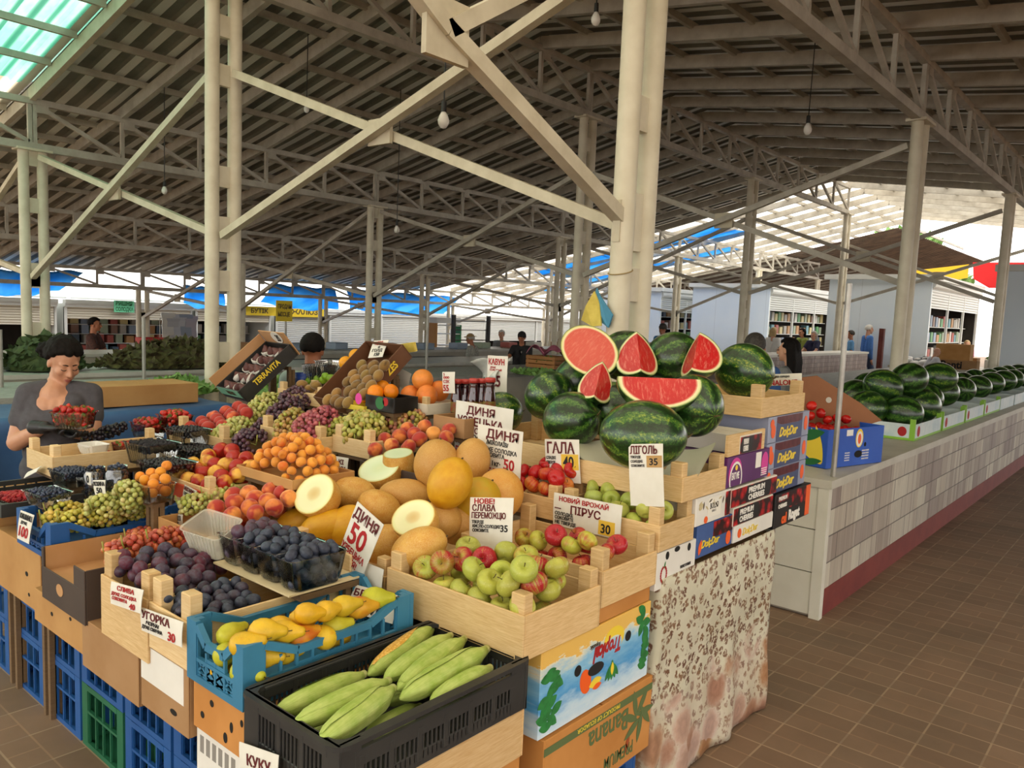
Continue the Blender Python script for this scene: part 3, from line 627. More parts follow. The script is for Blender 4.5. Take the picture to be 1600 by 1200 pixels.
text('PREMIUM', .018, INK['w'], t, frame(V((b+.002, -.18, .125)), V((0, 1, 0)), Z, V((1, 0, 0))), width=.12, bold=.04); text('CHERRIES', .018, INK['w'], t, frame(V((b+.002, -.18, .09)), V((0, 1, 0)), Z, V((1, 0, 0))), width=.12, bold=.04)
text('cal', .045, INK['o'], t, frame(V((b+.002, -.13, .015)), V((0, 1, 0)), Z, V((1, 0, 0))), width=.08, bold=.07); text('Roget', .045, INK['w'], t, frame(V((b+.002, -.05, .02)), V((0, 1, 0)), Z, V((1, 0, 0))), width=.17, bold=.07)
# watermelon crates
pal = wood('pale_poplar_board', 'd2b280', 'e4cb9c')
crate('wooden crate under the front watermelons with loose white board in it', -1.9, -1.33, 2.53, 2.885, 1.098, 1.19, post=.05, pw=.05, m=pine, sup=False)
crate('upper wooden crate in the middle of the watermelon pile', -2.2, -1.705, 2.89, 3.235, 1.215, 1.31, post=.05, pw=.05, sup=True)
o = MB().bb((-1.344, 2.885, 1.225), (-1.332, 3.235, 1.31)).build('loose_board', pine); tag(o, 'orange pine board standing beside the small cherry box', 'board')
crate('topmost wooden crate holding the single high watermelon', -1.95, -1.345, 3.21, 3.7, 1.352, 1.438, post=.055, pw=.05, m=pine, sup=False)
crate('wooden crate at the back left of the watermelons', -2.55, -1.95, 2.62, 3.2, 1.1, 1.2, post=.05, m=pine_p)
for i, (a, b_, c_, lab) in enumerate((((-1.86, 2.56, 1.19), (.5, .3), .14, 'curved white board under the front watermelon'), ((-1.42, 2.74, 1.2), (.17, .22), -.3, 'greenish white board corner sticking out of the crate'))):
    mb = MB(); mb.sheet(lambda u, v: (u*b_[0]-b_[0]/2, v*b_[1]-b_[1]/2, .05*(u-.5)**2*4*(1 if i == 0 else .3)), 8, 2); mb.sheet(lambda u, v: (u*b_[0]-b_[0]/2, v*b_[1]-b_[1]/2, .05*(u-.5)**2*4*(1 if i == 0 else .3)-.004), 8, 2)
    o = mb.build('liner_board', M('white_liner', 'd8d6bc', 'e0decc', sc=3), None, True); o.location = (a[0]+.25*(i == 0), a[1]+.12*(i == 0), a[2]-.04*(i == 0)); o.rotation_euler = (.0 if i == 0 else .5, c_, 0); tag(o, lab, 'board')
# ---- middle and back containers ---------------------------------------------
crate('wooden crate under the yellow melons', -2.46, -1.93, 1.67, 2.3, .8, .875, post=.055, pw=.045, m=pine)
c = MB().bb((-2.14, 1.655, .8), (-1.94, 1.667, .87)).build('printed_strip', card_dk); tag(c, 'black printed card strip in front of the melon crate', 'card')
crate('wooden crate of red apples behind the melons', -2.3, -1.775, 2.385, 2.6, .965, 1.05, post=.05, m=pine2)
carton('low carton of orange peaches left of the melons', -2.98, -2.55, 1.42, 1.95, .83, .91, card, open_top=True, sup=True, name='fruit_carton')
crate('wooden crate of nectarines with a price card on its side', -3.34, -2.93, 1.6, 2.1, .9, 1.0, post=.045, pw=.04, m=pine_p)
c = MB().bb((-3.24, 1.588, .93), (-2.96, 1.597, .985)).build('printed_strip', M('red_orange_card', 'c4441c', rough=.5)); tag(c, 'red orange printed strip along the nectarine crate', 'card')
carton('open corrugated tray heaped with small apricots', -2.96, -2.56, 1.74, 2.04, 1.04, 1.08, card, open_top=True, sup=True, name='fruit_carton')
crate('wooden crate of speckled yellow green grapes with a sign in front', -3.02, -2.75, 2.27, 2.62, 1.07, 1.15, post=.05, pw=.045, m=pine_p)
carton('dark carton of red peaches behind the half melons', -2.73, -2.35, 2.2, 2.66, 1.0, 1.08, card_dk, open_top=True, sup=True, name='fruit_carton')
crate('wooden crate under the purple and green bunches', -3.52, -3.02, 2.2, 2.75, 1.05, 1.14, post=.05, pw=.045)
crate('wooden crate of dark red peaches at the far left', -4.03, -3.56, 2.02, 2.62, .99, 1.08, post=.06, pw=.045)
# ================================================================== FRUIT
def fruitmat(name, blush=None, rough=.4, nsc=1.6, streak=0, dots=None, spec=.4, sss=.0, bloom=None, bump=0, dark=.0, fuzz=0):
    """skin colour comes from the object colour; alpha of the object colour sets how far the blush spreads"""
    t = NT(name); oi = t.n('ObjectInfo'); tc = t.n('TexCoord')
    off = t.n('VectorMath', operation='SCALE'); cmb = t.n('CombineXYZ'); t.l(oi.outputs['Random'], cmb.inputs[0]); t.l(oi.outputs['Random'], cmb.inputs[1]); t.l(cmb.outputs[0], off.inputs[0]); off.inputs['Scale'].default_value = 37
    add = t.n('VectorMath', operation='ADD'); t.l(tc.outputs['Object'], add.inputs[0]); t.l(off.outputs[0], add.inputs[1]); vec = add.outputs[0]
    c = oi.outputs['Color']
    n0 = t.noise(vec, 25, 3); c = t.mix(1., c, t.ramp(n0, [(.3, .82), (.7, 1.1)]), 'MULTIPLY')
    if blush:
        n = t.noise(vec, nsc/.04, 2, .5); 
        if streak:
            sx = t.n('SeparateXYZ'); t.l(tc.outputs['Object'], sx.inputs[0]); at = t.math('ARCTAN2', sx.outputs[1], sx.outputs[0]); cx = t.n('CombineXYZ'); t.l(at, cx.inputs[0]); t.l(oi.outputs['Random'], cx.inputs[1])
            n2 = t.noise(cx.outputs[0], 9, 3, .7); n = t.math('ADD', t.math('MULTIPLY', n, 1-streak), t.math('MULTIPLY', n2, streak))
        th = t.math('SUBTRACT', 1., oi.outputs['Alpha']); d = t.math('SUBTRACT', n, t.math('MULTIPLY_ADD', th, .5)); d.node.inputs[2].default_value = 0
        # alpha .5 -> half covered
        d = t.math('SUBTRACT', n, t.math('ADD', t.math('MULTIPLY', th, .6), .2)); m = t.math('MULTIPLY', d, 6.); m.node.use_clamp = True
        c = t.mix(m, c, lin(blush))
    if bloom:
        nb = t.noise(vec, 60, 4, .65); c = t.mix(t.ramp(nb, [(.42, 0.), (.7, .6)]), c, lin(bloom))
    if dots:
        v = t.n('TexVoronoi', feature='F1'); t.l(vec, v.inputs['Vector']); v.inputs['Scale'].default_value = 170
        c = t.mix(t.ramp(v.outputs['Distance'], [(.1, .55), (.2, 0.)]), c, lin(dots))
    t.l(c, t.b.inputs['Base Color']); t.b.inputs['Roughness'].default_value = rough; t.b.inputs['Specular IOR Level'].default_value = spec
    if sss: t.b.inputs['Subsurface Weight'].default_value = sss; t.b.inputs['Subsurface Radius'].default_value = (.012, .008, .004); t.b.inputs['Subsurface Scale'].default_value = .6
    if bump: t.bump(t.noise(vec, 220, 2), bump, .002)
    if fuzz: t.b.inputs['Sheen Weight'].default_value = fuzz
    return t.m
def rgb(h, a=1.0): return lin(h)[:3]+(a,)
def var(h, s=.08):
    c = lin(h); k = 1+random.uniform(-s*1.5, s*1.5); return tuple(min(1, max(0, x*k*(1+random.uniform(-s, s)))) for x in c[:3])
m_apple = fruitmat('apple_skin', 'a8202a', .32, .8, .45, 'd8d09a'); m_gala = fruitmat('red_apple_skin', 'b3161c', .3, .7, .5, 'd8a060')
m_peach = fruitmat('peach_skin', 'a82a1c', .6, .8, fuzz=.25); m_nect = fruitmat('nectarine_skin', 'a5241a', .38, .8)
m_apri = fruitmat('apricot_skin', 'd4641a', .55, .9, fuzz=.2); m_cit = fruitmat('citrus_peel', None, .42, bump=.35)
m_plum = fruitmat('plum_skin', '5c1f33', .45, .8, bloom='5f6678'); m_plum2 = fruitmat('blue_plum_skin', '2c2033', .45, .8, bloom='565e70')
m_grape = fruitmat('grape_skin', None, .28, sss=.25, spec=.5); m_pear = fruitmat('pear_skin', 'c8671c', .42, .6, dots='9c8a28')
m_kiwi = fruitmat('kiwi_skin', '5e4420', .85, 1.4, bump=.5, fuzz=.4); m_berry = fruitmat('berry_skin', None, .4, spec=.5); m_lime = fruitmat('lime_skin', None, .35, bump=.3)
m_straw = fruitmat('strawberry_skin', None, .3, dots='e8c060', spec=.5)
stem_m = M('brown_stem', '4a3a1e', '5c4a28', rough=.8, sc=60); gstem = M('green_stem', '8a9a3c', 'a39a50', rough=.7, sc=40); leaf_m = M('leaf_green', '3f7a2a', '5a9438', rough=.5, sc=40)
def lathe_mesh(name, prof, m, n=20, sub=0):
    me = MB().lathe(prof, n).mesh(name, m, True); return me
def apple_prof(r=.5, k=.92):
    P = []
    for i in range(17):
        t = math.pi*i/16; rr = math.sin(t)**.85*(1+.06*math.sin(t)); z = -math.cos(t)*.86
        if t > math.pi*.8: z -= .9*(t-math.pi*.8)**2*1.5
        if t < math.pi*.15: z += .5*(math.pi*.15-t)**2*2
        rr *= 1+.05*math.cos(t-.6)*-1
        P.append((max(rr, .001)*r, z*r*k))
    return P
ME_APPLE = {m.name: lathe_mesh('apple', apple_prof(.036), m) for m in (m_apple, m_gala)}
ME_STEM = MB().tube([(0, 0, .0), (.001, 0, .008), (.004, 0, .014)], [.0013, .0011, .0016], 6).mesh('stem', stem_m, True)
def peach_mesh(m, r=.036):
    mb = MB().sph((0, 0, 0), 1, 24, 16); vs = []
    for x, y, z in mb.v:
        a = math.atan2(y, x); d = 1-.07*math.exp(-(a/.22)**2)*(1 if z > -.6 else .4)
        zz = z*(.93)
        if z > .8: zz -= (z-.8)*1.0*(1 if z < .98 else 1.2)
        vs.append((x*d*r, y*d*r, zz*r))
    mb.v = vs; return mb.mesh('peach', m, True)
ME_PEACH = peach_mesh(m_peach); ME_NECT = peach_mesh(m_nect); ME_APRI = peach_mesh(m_apri, .021)
def ellip(name, r, m, u=14, v=9): return MB().sph((0, 0, 0), r, u, v).mesh(name, m, True)
ME_PLUM = ellip('plum', (.026, .0235, .0235), m_plum); ME_PLUM2 = ellip('plum', (.0225, .0175, .0175), m_plum2)
ME_ORANGE = ellip('orange', (.041, .041, .039), m_cit, 20, 14); ME_KIWI = ellip('kiwi', (.026, .026, .034), m_kiwi, 16, 12); ME_LIME = ellip('lime', (.03, .025, .025), m_lime, 16, 10)
ME_BERRY = {}
def berry_me(rx, rz, m=m_grape):
    k = (rx, rz, m.name)
    if k not in ME_BERRY: ME_BERRY[k] = ellip('berry', (rx, rx, rz), m, 10, 7)
    return ME_BERRY[k]
def bumpy(r, n, seed, m):
    mb = MB(); rd = random.Random(seed); g = math.pi*(3-5**.5)
    for i in range(n):
        y = 1-2*(i+.5)/n; q = math.sqrt(1-y*y); t = g*i; mb.sph((r*.72*q*math.cos(t), r*.72*q*math.sin(t), r*.85*y), r*.36, 6, 4)
    return mb.mesh('berry', m, True)
ME_RASP = bumpy(.0095, 26, 1, m_berry); ME_BLACK = bumpy(.0085, 18, 2, m_berry); ME_BLUE = berry_me(.0068, .006, m_berry)
def straw_mesh():
    P = [(.0005, -.02), (.005, -.018), (.0105, -.009), (.0135, .001), (.0125, .008), (.007, .0125), (.0005, .0125)]
    return MB().lathe(P, 12).mesh('strawberry', m_straw, True)
ME_STRAW = straw_mesh()
_mb = MB()
for _k in range(6):
    _a = _k*math.pi/3; _d = V((math.cos(_a), math.sin(_a), 0)); _s = V((-_d.y, _d.x, 0)); _mb.add([V((0, 0, .013)), _d*.007+_s*.003+V((0, 0, .0145)), _d*.014+V((0, 0, .011)), _d*.007-_s*.003+V((0, 0, .0145))], [(0, 1, 2, 3)])
_mb.tube([(0, 0, .012), (.001, 0, .02)], .001, 5); ME_CALYX = _mb.mesh('calyx', leaf_m)
PEARP = [(.0008, -.046), (.012, -.046), (.025, -.037), (.032, -.021), (.0325, -.006), (.028, .01), (.02, .024), (.0155, .036), (.0125, .045), (.007, .05), (.0008, .0485)]
ME_PEAR = lathe_mesh('pear', PEARP, m_pear, 18)
def rrot(tilt=math.pi): return Euler((random.uniform(-tilt, tilt), random.uniform(-tilt, tilt), random.uniform(-3.14, 3.14)))
def fruit(me, name, p, label, cat, group, col, rot=None, sc=1., stem=False, stem_off=.024):
    o = place(me, name, None, p, rot or rrot(), sc); o.color = col; tag(o, label, cat, group)
    if stem:
        s = place(ME_STEM, 'stem', o, (0, 0, stem_off))
    return o
def relax(P, R, lo=None, hi=None, floor=None, it=40, tol=.96):
    P = np.array([tuple(p) for p in P], float); R = np.array(R, float); n = len(P)
    for _ in range(it):
        d = P[:, None]-P[None]; L = np.linalg.norm(d, axis=2)+np.eye(n)*9; mn = (R[:, None]+R[None])*tol; ov = np.maximum(mn-L, 0); np.fill_diagonal(ov, 0)
        if ov.max() < 1e-4: break
        P += (d/L[..., None]*ov[..., None]*.35).sum(1)
        if lo is not None: P[:, :2] = np.clip(P[:, :2], np.array(lo)+R[:, None]*.9, np.array(hi)-R[:, None]*.9)
        if floor is not None: P[:, 2] = np.maximum(P[:, 2], floor+R)
    return [V(p) for p in P]
def px_heap(pts, p0, slope, r, lo=None, hi=None, floor=None, sx=0.):
    n = V((-sx, -slope, 1)); P = [onPlane(a, b, V(p0), n) for a, b in pts]
    return relax(P, [r]*len(P), lo, hi, floor)
def skin(x0, x1, y0, y1, surf, r, layers=2, gap=1.86, tries=4000, jz=.15, inside=None, seed=1):
    rd = random.Random(seed); out = []
    for L in range(layers):
        lay = []
        for _ in range(tries):
            x, y = rd.uniform(x0+r, x1-r), rd.uniform(y0+r, y1-r)
            if inside and not inside(x, y): continue
            z = surf(x, y)-r-L*1.55*r+rd.uniform(-jz, jz)*r; p = V((x, y, z))
            if all((p-q).length > gap*r for q in lay) and all((p-q).length > 1.7*r for q in out): lay.append(p)
        out += lay
    return out
def filler(P, r, floor, lo, hi, gap=1.8, k=2):
    """more of the same fruit below the visible ones, so that the heap stands on its crate"""
    out = []
    for p in P:
        for _ in range(k):
            q = V((p.x+random.uniform(-r, r), p.y+random.uniform(-r*.4, r*1.4), p.z-1.75*r))
            if q.z < floor+r*.9: continue
            if not (lo[0]+r < q.x < hi[0]-r and lo[1]+r < q.y < hi[1]-r): continue
            if all((q-s).length > gap*r for s in P+out): out.append(q)
    return out
def put(P, me, name, pat, cat, group, cols, rot=None, stem=False, so=.024, scv=.06, hidden=None):
    objs = []
    for p in P:
        c = cols(p) if callable(cols) else random.choice(cols); h, a = c
        objs.append(fruit(me, name, p, '', cat, group, var(h, .05)+(a,), rot() if rot else None, 1+random.uniform(-scv, scv), stem, so))
    RANK.append((objs, pat)); return objs
def Q(rx, ry, k, L): return [(rx+a/k, ry+b/k) for a, b in L]
upr = lambda: Euler((random.gauss(0, .6)-.35, random.gauss(0, .6), random.uniform(-3, 3)))
# front apples
A = Q(600, 820, 3.2, [(178, 225), (295, 220), (190, 325), (290, 335), (390, 370), (430, 255), (580, 255), (710, 265), (510, 165), (415, 165), (420, 118), (600, 150), (697, 160), (620, 340), (500, 340), (490, 410), (605, 425), (765, 335), (865, 280), (790, 228), (775, 415), (855, 420), (960, 365)])
cA = ['g5', 'g6', 'g3', 'g4', 'g1', 'g2', 'g1', 'g1', 'g9', 'g8', 'g1', 'g2', 'g5', 'g1', 'g3', 'g2', 'g2', 'g6', 'g4', 'g6', 'g0', 'g0', 'g0']
P = px_heap(A, (0, 1.7, .945), .27, .0385, (-1.90, 1.67), (-1.34, 2.03), .79)
objs = []
for p, c in zip(P, cA): objs.append(fruit(ME_APPLE['apple_skin'], 'apple', p, '', 'apple', 'apples in the front wooden crate', var('b0b14b', .06)+(min(.95, .12+.09*int(c[1])),), upr(), random.uniform(1.03, 1.14), True, .02))
RANK.append((objs, '{o} from the left of the green and red apples in the front wooden crate'))
put(filler(P, .036, .787, (-1.9, 1.67), (-1.34, 2.03), k=4), ME_APPLE['apple_skin'], 'apple', '{o} from the left of the under layer apples in the front wooden crate', 'apple', 'lower apples in the front wooden crate', [('b0b14b', .3), ('b0b14b', .5)], upr)
# mottled apples
A = Q(800, 600, 4, [(415, 962), (442, 1012), (265, 1000), (345, 1078), (205, 1085), (100, 972), (160, 1012), (600, 1110), (430, 1145), (685, 1135), (300, 1040), (520, 1110), (250, 1150), (640, 1150), (350, 1150), (130, 1090)])
P = px_heap(A, (0, 2.06, .965), .26, .036, (-1.91, 2.055), (-1.34, 2.37), .845)
put(P, ME_APPLE['apple_skin'], 'apple', '{o} from the left of the mottled red apples in the second wooden crate', 'apple', 'apples in the second wooden crate', [('c9b040', .75), ('b9b040', .6), ('c9a040', .85), ('b8b848', .45)], upr, True, .02)
# yellow green apples
A = Q(800, 600, 4, [(490, 650), (590, 665), (665, 625), (785, 650), (855, 702), (625, 722), (715, 732), (810, 770), (850, 850), (960, 812), (920, 880), (535, 712), (745, 842), (690, 800)])
P = px_heap(A, (0, 2.4, 1.045), .3, .037, (-1.75, 2.39), (-1.34, 2.64), .955)
put(P, ME_APPLE['apple_skin'], 'apple', '{o} from the left of the yellow green apples below the big watermelon', 'apple', 'yellow green apples', [('a6b04c', .12), ('aeb654', .1), ('a6b04c', .3), ('b2ba5c', .2)], upr, True, .02)
# red apples
A = Q(800, 600, 4, [(70, 560), (140, 575), (235, 520), (275, 560), (235, 612), (60, 630), (140, 660), (55, 700), (135, 712), (245, 697), (360, 650), (430, 620), (195, 655), (310, 610)])
P = px_heap(A, (0, 2.42, 1.08), .55, .036, (-2.29, 2.39), (-1.78, 2.6), .97)
put(P, ME_APPLE['red_apple_skin'], 'apple', '{o} from the left of the red apples behind the yellow melons', 'apple', 'red apples behind the melons', [('c86a28', .8), ('c23a20', .92), ('c87a30', .6), ('c03820', .9)], upr, True, .02)
# peaches, three heaps
A = Q(400, 600, 4, [(840, 340), (945, 285), (1055, 268), (968, 325), (1050, 330), (1165, 300), (1190, 337), (745, 412), (848, 385), (957, 390), (900, 330), (1105, 315)])
P = px_heap(A, (0, 2.3, 1.12), .4, .037)
zf = min(p.z for p in P)-.04
put(P, ME_PEACH, 'peach', '{o} from the left of the red peaches behind the cut melons', 'peach', 'red peaches behind the cut melons', [('d97b34', .7), ('d06a2c', .8), ('e09a48', .5)])
P1 = P
A = Q(230, 700, 6.384, [(860, 545), (730, 590), (1005, 485), (1115, 495), (1200, 465), (1305, 460), (1050, 580), (1235, 565), (1350, 525), (1360, 600), (880, 655), (1110, 620), (870, 480)])
P = px_heap(A, (0, 1.5, .93), .35, .036, (-2.98, 1.42), (-2.53, 1.96), .84)
put(P, ME_PEACH, 'peach', '{o} from the left of the orange peaches left of the cut melons', 'peach', 'orange peaches left of the cut melons', [('dc8238', .65), ('d8783a', .8), ('e29040', .55)])
put(filler(P, .036, .836, (-2.98, 1.42), (-2.53, 1.96)), ME_PEACH, 'peach', '{o} from the left of the lower layer of orange peaches', 'peach', 'lower orange peaches', [('dc8238', .65)])
A = Q(230, 700, 6.384, [(575, 50), (665, 55), (500, 152), (590, 132), (655, 158), (745, 165), (860, 100), (905, 190), (680, 245), (555, 250), (500, 340), (410, 310), (650, 360), (780, 335), (530, 205), (900, 272), (785, 35), (990, 110), (1000, 210), (285, 300), (740, 300)])
P = px_heap(A, (0, 1.65, 1.0), .36, .035, (-3.33, 1.61), (-2.92, 2.1), .91)
put(P, ME_NECT, 'nectarine', '{o} from the left of the shiny nectarines in the middle crate', 'nectarine', 'nectarines in the middle crate', [('e2a03c', .7), ('dd8a34', .85), ('e8b048', .5), ('d98030', .9)])
put(filler(P, .035, .908, (-3.33, 1.61), (-2.92, 2.1)), ME_NECT, 'nectarine', '{o} from the left of the lower layer of nectarines', 'nectarine', 'lower nectarines', [('dd8a34', .8)])
A = Q(180, 620, 7.27, [(1000, 195), (1110, 240), (1180, 210), (1245, 190), (1380, 175), (1210, 265), (960, 260), (1050, 265), (1120, 320), (1430, 200), (1180, 320), (1300, 240), (810, 250), (1290, 190)])
P = px_heap(A, (0, 2.1, 1.09), .36, .037, (-4.02, 2.03), (-3.5, 2.66))
put(P, ME_PEACH, 'peach', '{o} from the left of the dark red peaches behind the berry tubs', 'peach', 'dark red peaches', [('c8542a', .9), ('c84a28', .95), ('d8703a', .8)])
put(filler(P, .037, .996, (-4.02, 2.03), (-3.57, 2.61)), ME_PEACH, 'peach', '{o} from the left of the lower layer of dark red peaches', 'peach', 'lower dark red peaches', [('c8542a', .9)])
# apricots
def dome(cx, cy, rx, ry, z0, h): return lambda x, y: z0+h*max(0, 1-((x-cx)/rx)**2-((y-cy)/ry)**2)**.6
cx, cy = -2.76, 1.89
P = skin(-2.95, -2.57, 1.75, 2.03, dome(cx, cy, .2, .155, 1.065, .17), .0225, 2, 1.8, 3000, inside=lambda x, y: ((x-cx)/.19)**2+((y-cy)/.145)**2 < 1)
put(P, ME_APRI, 'apricot', '{o} from the left of the apricots heaped in the corrugated tray', 'apricot', 'apricots in the corrugated tray', [('e09030', .2), ('e8982e', .3), ('da8428', .55), ('ea9c34', .15)], None, False, 0, .1)
# kiwis on a tilted carton and loose before it
KO = atY(596, 588, 2.62)
A = Q(540, 530, 7.27, [(180, 292), (315, 300), (440, 300), (210, 358), (330, 358), (85, 405), (228, 408), (372, 412), (110, 462), (245, 482), (30, 480), (120, 528), (290, 532), (155, 585), (40, 590), (55, 680), (210, 625), (100, 635)])+Q(340, 540, 7.27, [(1340, 570), (1262, 612), (1385, 640), (1350, 610)])
nk = V((0, -.95, 1)); P = relax([onPlane(a, b, KO, nk) for a, b in A], [.027]*len(A))
put(P, ME_KIWI, 'kiwi', '{o} from the left of the kiwis heaped on the tilted carton', 'kiwi', 'kiwis on the tilted carton', [('8a6a34', .3), ('947238', .2), ('7e5f2e', .4)], lambda: Euler((random.gauss(-.7, .15), random.gauss(.25, .2), 0)))
A = Q(340, 540, 7.27, [(962, 442), (1115, 450), (1050, 492), (1330, 500), (950, 495)])
P = [atY(a, b, 2.75) for a, b in A]
put(P, ME_KIWI, 'kiwi', '{o} from the left of the loose kiwis in front of the limes', 'kiwi', 'loose kiwis by the limes', [('8a6a34', .3)], lambda: Euler((1.4, .2, random.uniform(-1, 1))))
PKL = P
A = Q(340, 540, 7.27, [(1040, 398), (1130, 385), (1225, 350), (1200, 392), (1290, 372)])
P = [atY(a, b, 2.95) for a, b in A]; PLIME = P
put(P, ME_LIME, 'lime', '{o} from the left of the green limes beside the clear tubs', 'lime', 'limes by the clear tubs', [('8cae28', 1), ('7aa024', 1)])
# oranges, mangoes, grapefruits
P = [atY(587, 614, 2.55), atY(611, 612, 2.6), atY(597, 606, 2.66), atY(571, 618, 2.56)]
put(P, ME_ORANGE, 'orange', '{o} from the left of the oranges in the black printed box', 'orange', 'oranges in the black box', [('e8860e', 1), ('ea8e14', 1)], None); PORA = P
P = [atY(540, 567, 2.85), atY(556, 556, 2.95)]
objs = put(P, ME_ORANGE, 'mango', '{o} from the left of the two yellow oranges piled beside the kiwi carton', 'orange', 'oranges beside the kiwi carton', [('e8a014', 1)], None); PMAN = P
for o in objs: o.name = 'orange'
P = relax([atY(643, 617, 2.75), atY(667, 618, 2.74), atY(661, 596, 2.78), atY(684, 610, 2.85)], [.055]*4)
objs = put(P, ME_ORANGE, 'grapefruit', '{o} from the left of the big orange grapefruits in the printed crate', 'grapefruit', 'grapefruits', [('e08a3a', 1), ('de8034', 1)], None)
for o in objs: o.scale = (1.35,)*3
PGRA = P
# pears
A = Q(280, 880, 4, [(820, 362, ), (935, 352), (1075, 392), (1145, 415), (1315, 372), (890, 500), (712, 442), (560, 478), (405, 515), (500, 560), (585, 555), (712, 508), (770, 572), (890, 430), (1040, 500), (645, 580), (880, 590), (315, 492), (235, 535), (1180, 350)])
ang = [.6, .7, .5, 0, .2, .7, -.2, 2.9, .5, -.3, .2, .1, .3, .5, 2.6, .1, .6, 1, 1.2, .4]
P = px_heap(A, (0, 1.1, .845), .10, .0315, (-2.01, 1.05), (-1.745, 1.61), .735); objs = []
for i, p in enumerate(P):
    d = (r0*math.cos(ang[i])+V((-.647, .763, 0))*math.sin(ang[i])).normalized()+Z*random.uniform(-.1, .25)
    if i == 3: d = V((.5, 1, .1))
    col = ('b9b42c', .05) if i in (2, 4, 9, 17, 18) else random.choice([('d8a820', .2), ('d9b02a', .25), ('dcae24', .15), ('d49a24', .6)])
    o = fruit(ME_PEAR, 'pear', p, '', 'pear', 'pears in the teal crate', var(col[0], .04)+(col[1],), d.to_track_quat('Z', 'Y').to_euler(), random.uniform(.9, 1.05), True, .046); objs.append(o)
RANK.append((objs, '{o} from the left of the yellow pears in the teal crate'))
put(filler(P, .031, .73, (-2.01, 1.05), (-1.745, 1.61)), ME_PEAR, 'pear', '{o} from the left of the lower layer of pears in the teal crate', 'pear', 'lower pears in the teal crate', [('d8a820', .2)], lambda: Euler((1.57, random.uniform(-.2, .2), random.uniform(-3, 3))))
# plums
def pl_in(x, y): return y < 1.30
P = skin(-2.59, -2.285, 1.06, 1.66, lambda x, y: .9+.018*math.sin(9*x)+.025*math.sin(7*y), .0245, 2, 1.8, 2500, inside=lambda x, y: y < 1.3 or x < -2.47, seed=4)
ell_r = lambda: Euler((random.gauss(0, .5), random.gauss(0, .5), random.uniform(-3, 3)))
put(P, ME_PLUM, 'plum', '{o} from the left of the big purple plums in the wooden crate', 'plum', 'big purple plums', [('4a2a3c', .5), ('3c2a3c', .3), ('5a2438', .7), ('433044', .2)], ell_r, False, 0, .1)
P = skin(-2.26, -2.035, 1.06, 1.65, lambda x, y: .885+.012*math.sin(13*x)-.05*max(0, y-1.3), .0188, 2, 1.8, 3500, inside=pl_in, seed=5)
put(P, ME_PLUM2, 'plum', '{o} from the left of the small dark plums behind the teal crate', 'plum', 'small dark plums', [('2e3242', .3), ('343a4c', .2), ('3a2c3a', .5)], ell_r, False, 0, .1)
for i, (bx_, rr, me, cs, lab, nm) in enumerate(((-2.022, .0185, ME_PLUM2, [('303648', .3), ('2c3040', .3)], 'narrow clear punnet of blue plums nearest the teal crate', 'first'), (-2.134, .0185, ME_PLUM2, [('3a4152', .2), ('303648', .3)], 'narrow clear punnet of blue plums, second from the melons', 'second'), (-2.246, .0185, ME_PLUM2, [('343a4c', .3), ('3c2c3c', .5)], 'narrow clear punnet of blue plums, third from the melons', 'third'), (-2.358, .0225, ME_PLUM, [('5a3648', .5), ('4c3444', .4)], 'narrow clear punnet of reddish plums beside the empty tub', 'fourth'))):
    b = V((bx_, 1.447, .884)); L, Wd, h = .104, .2, .1; pu = punnet(lab, b.x, b.y, b.z, L, Wd, h); cx, cy = b.x, b.y
    P = skin(cx-L/2+.004, cx+L/2-.004, cy-Wd/2+.006, cy+Wd/2-.006, dome(cx, cy, .09, .14, b.z+h-.01, .042), rr, 4, 1.76, 1800, seed=20+i)
    P = [p for p in P if p.z > b.z+rr]
    put(P, me, 'plum', '{o} from the left of the plums in the '+nm+' narrow punnet from the melons', 'plum', 'plums in the '+nm+' narrow punnet', cs, ell_r, False, 0, .08)
o = MB().box((-2.2, 1.475, .877), (.44, .27, .006)).build('liner_board', M('cream_liner', 'd8c49c', 'e0cfa8', rough=.8, sc=4)); tag(o, 'cream board under the narrow plum punnets', 'board')
SUP.append((-2.44, -1.96, 1.36, 1.63, .872))
# empty clear tub lying tilted; brightness seen through it is painted pale
o = punnet('empty frosted ribbed tub tipped over beside the plums', -2.5, 1.39, .9, .16, .13, .1, rot=(.32, .12, .35)); o.data = o.data.copy(); o.data.materials[0] = M('pale_clear_plastic', 'd8d6c8', 'e2e0d4', rough=.3, alpha=.5, sc=20); e = o.location; EMP = e
# --------------------------------------------------------------- corn
def husk_mat():
    t = NT('corn_husk'); tc = t.n('TexCoord'); sx = t.n('SeparateXYZ'); t.l(tc.outputs['Object'], sx.inputs[0]); at = t.math('ARCTAN2', sx.outputs[1], sx.outputs[0]); cx = t.n('CombineXYZ'); t.l(at, cx.inputs[0]); t.l(t.math('MULTIPLY', sx.outputs[2], 2.5), cx.inputs[1])
    n = t.noise(cx.outputs[0], 9, 4, .7); n2 = t.noise(tc.outputs['Object'], 14, 3); c = t.mix(.5, t.ramp(n, [(.3, '8ca63c'), (.7, 'c2d078')]), t.ramp(n2, [(.35, '8aa83a'), (.65, 'ced686')]))
    t.l(c, t.b.inputs['Base Color']); t.b.inputs['Roughness'].default_value = .5; t.bump(n, .35, .003); return t.m
husk = husk_mat(); kern = NT('corn_kernels'); _v = kern.n('TexVoronoi'); kern.l(kern.coord('Object', (1, 1, .8)), _v.inputs['Vector']); _v.inputs['Scale'].default_value = 150
kern.l(kern.ramp(_v.outputs['Distance'], [(.1, 'f2cf74'), (.6, 'd09c3c')]), kern.b.inputs['Base Color']); kern.bump(_v.outputs['Distance'], -.6, .003); kern = kern.m
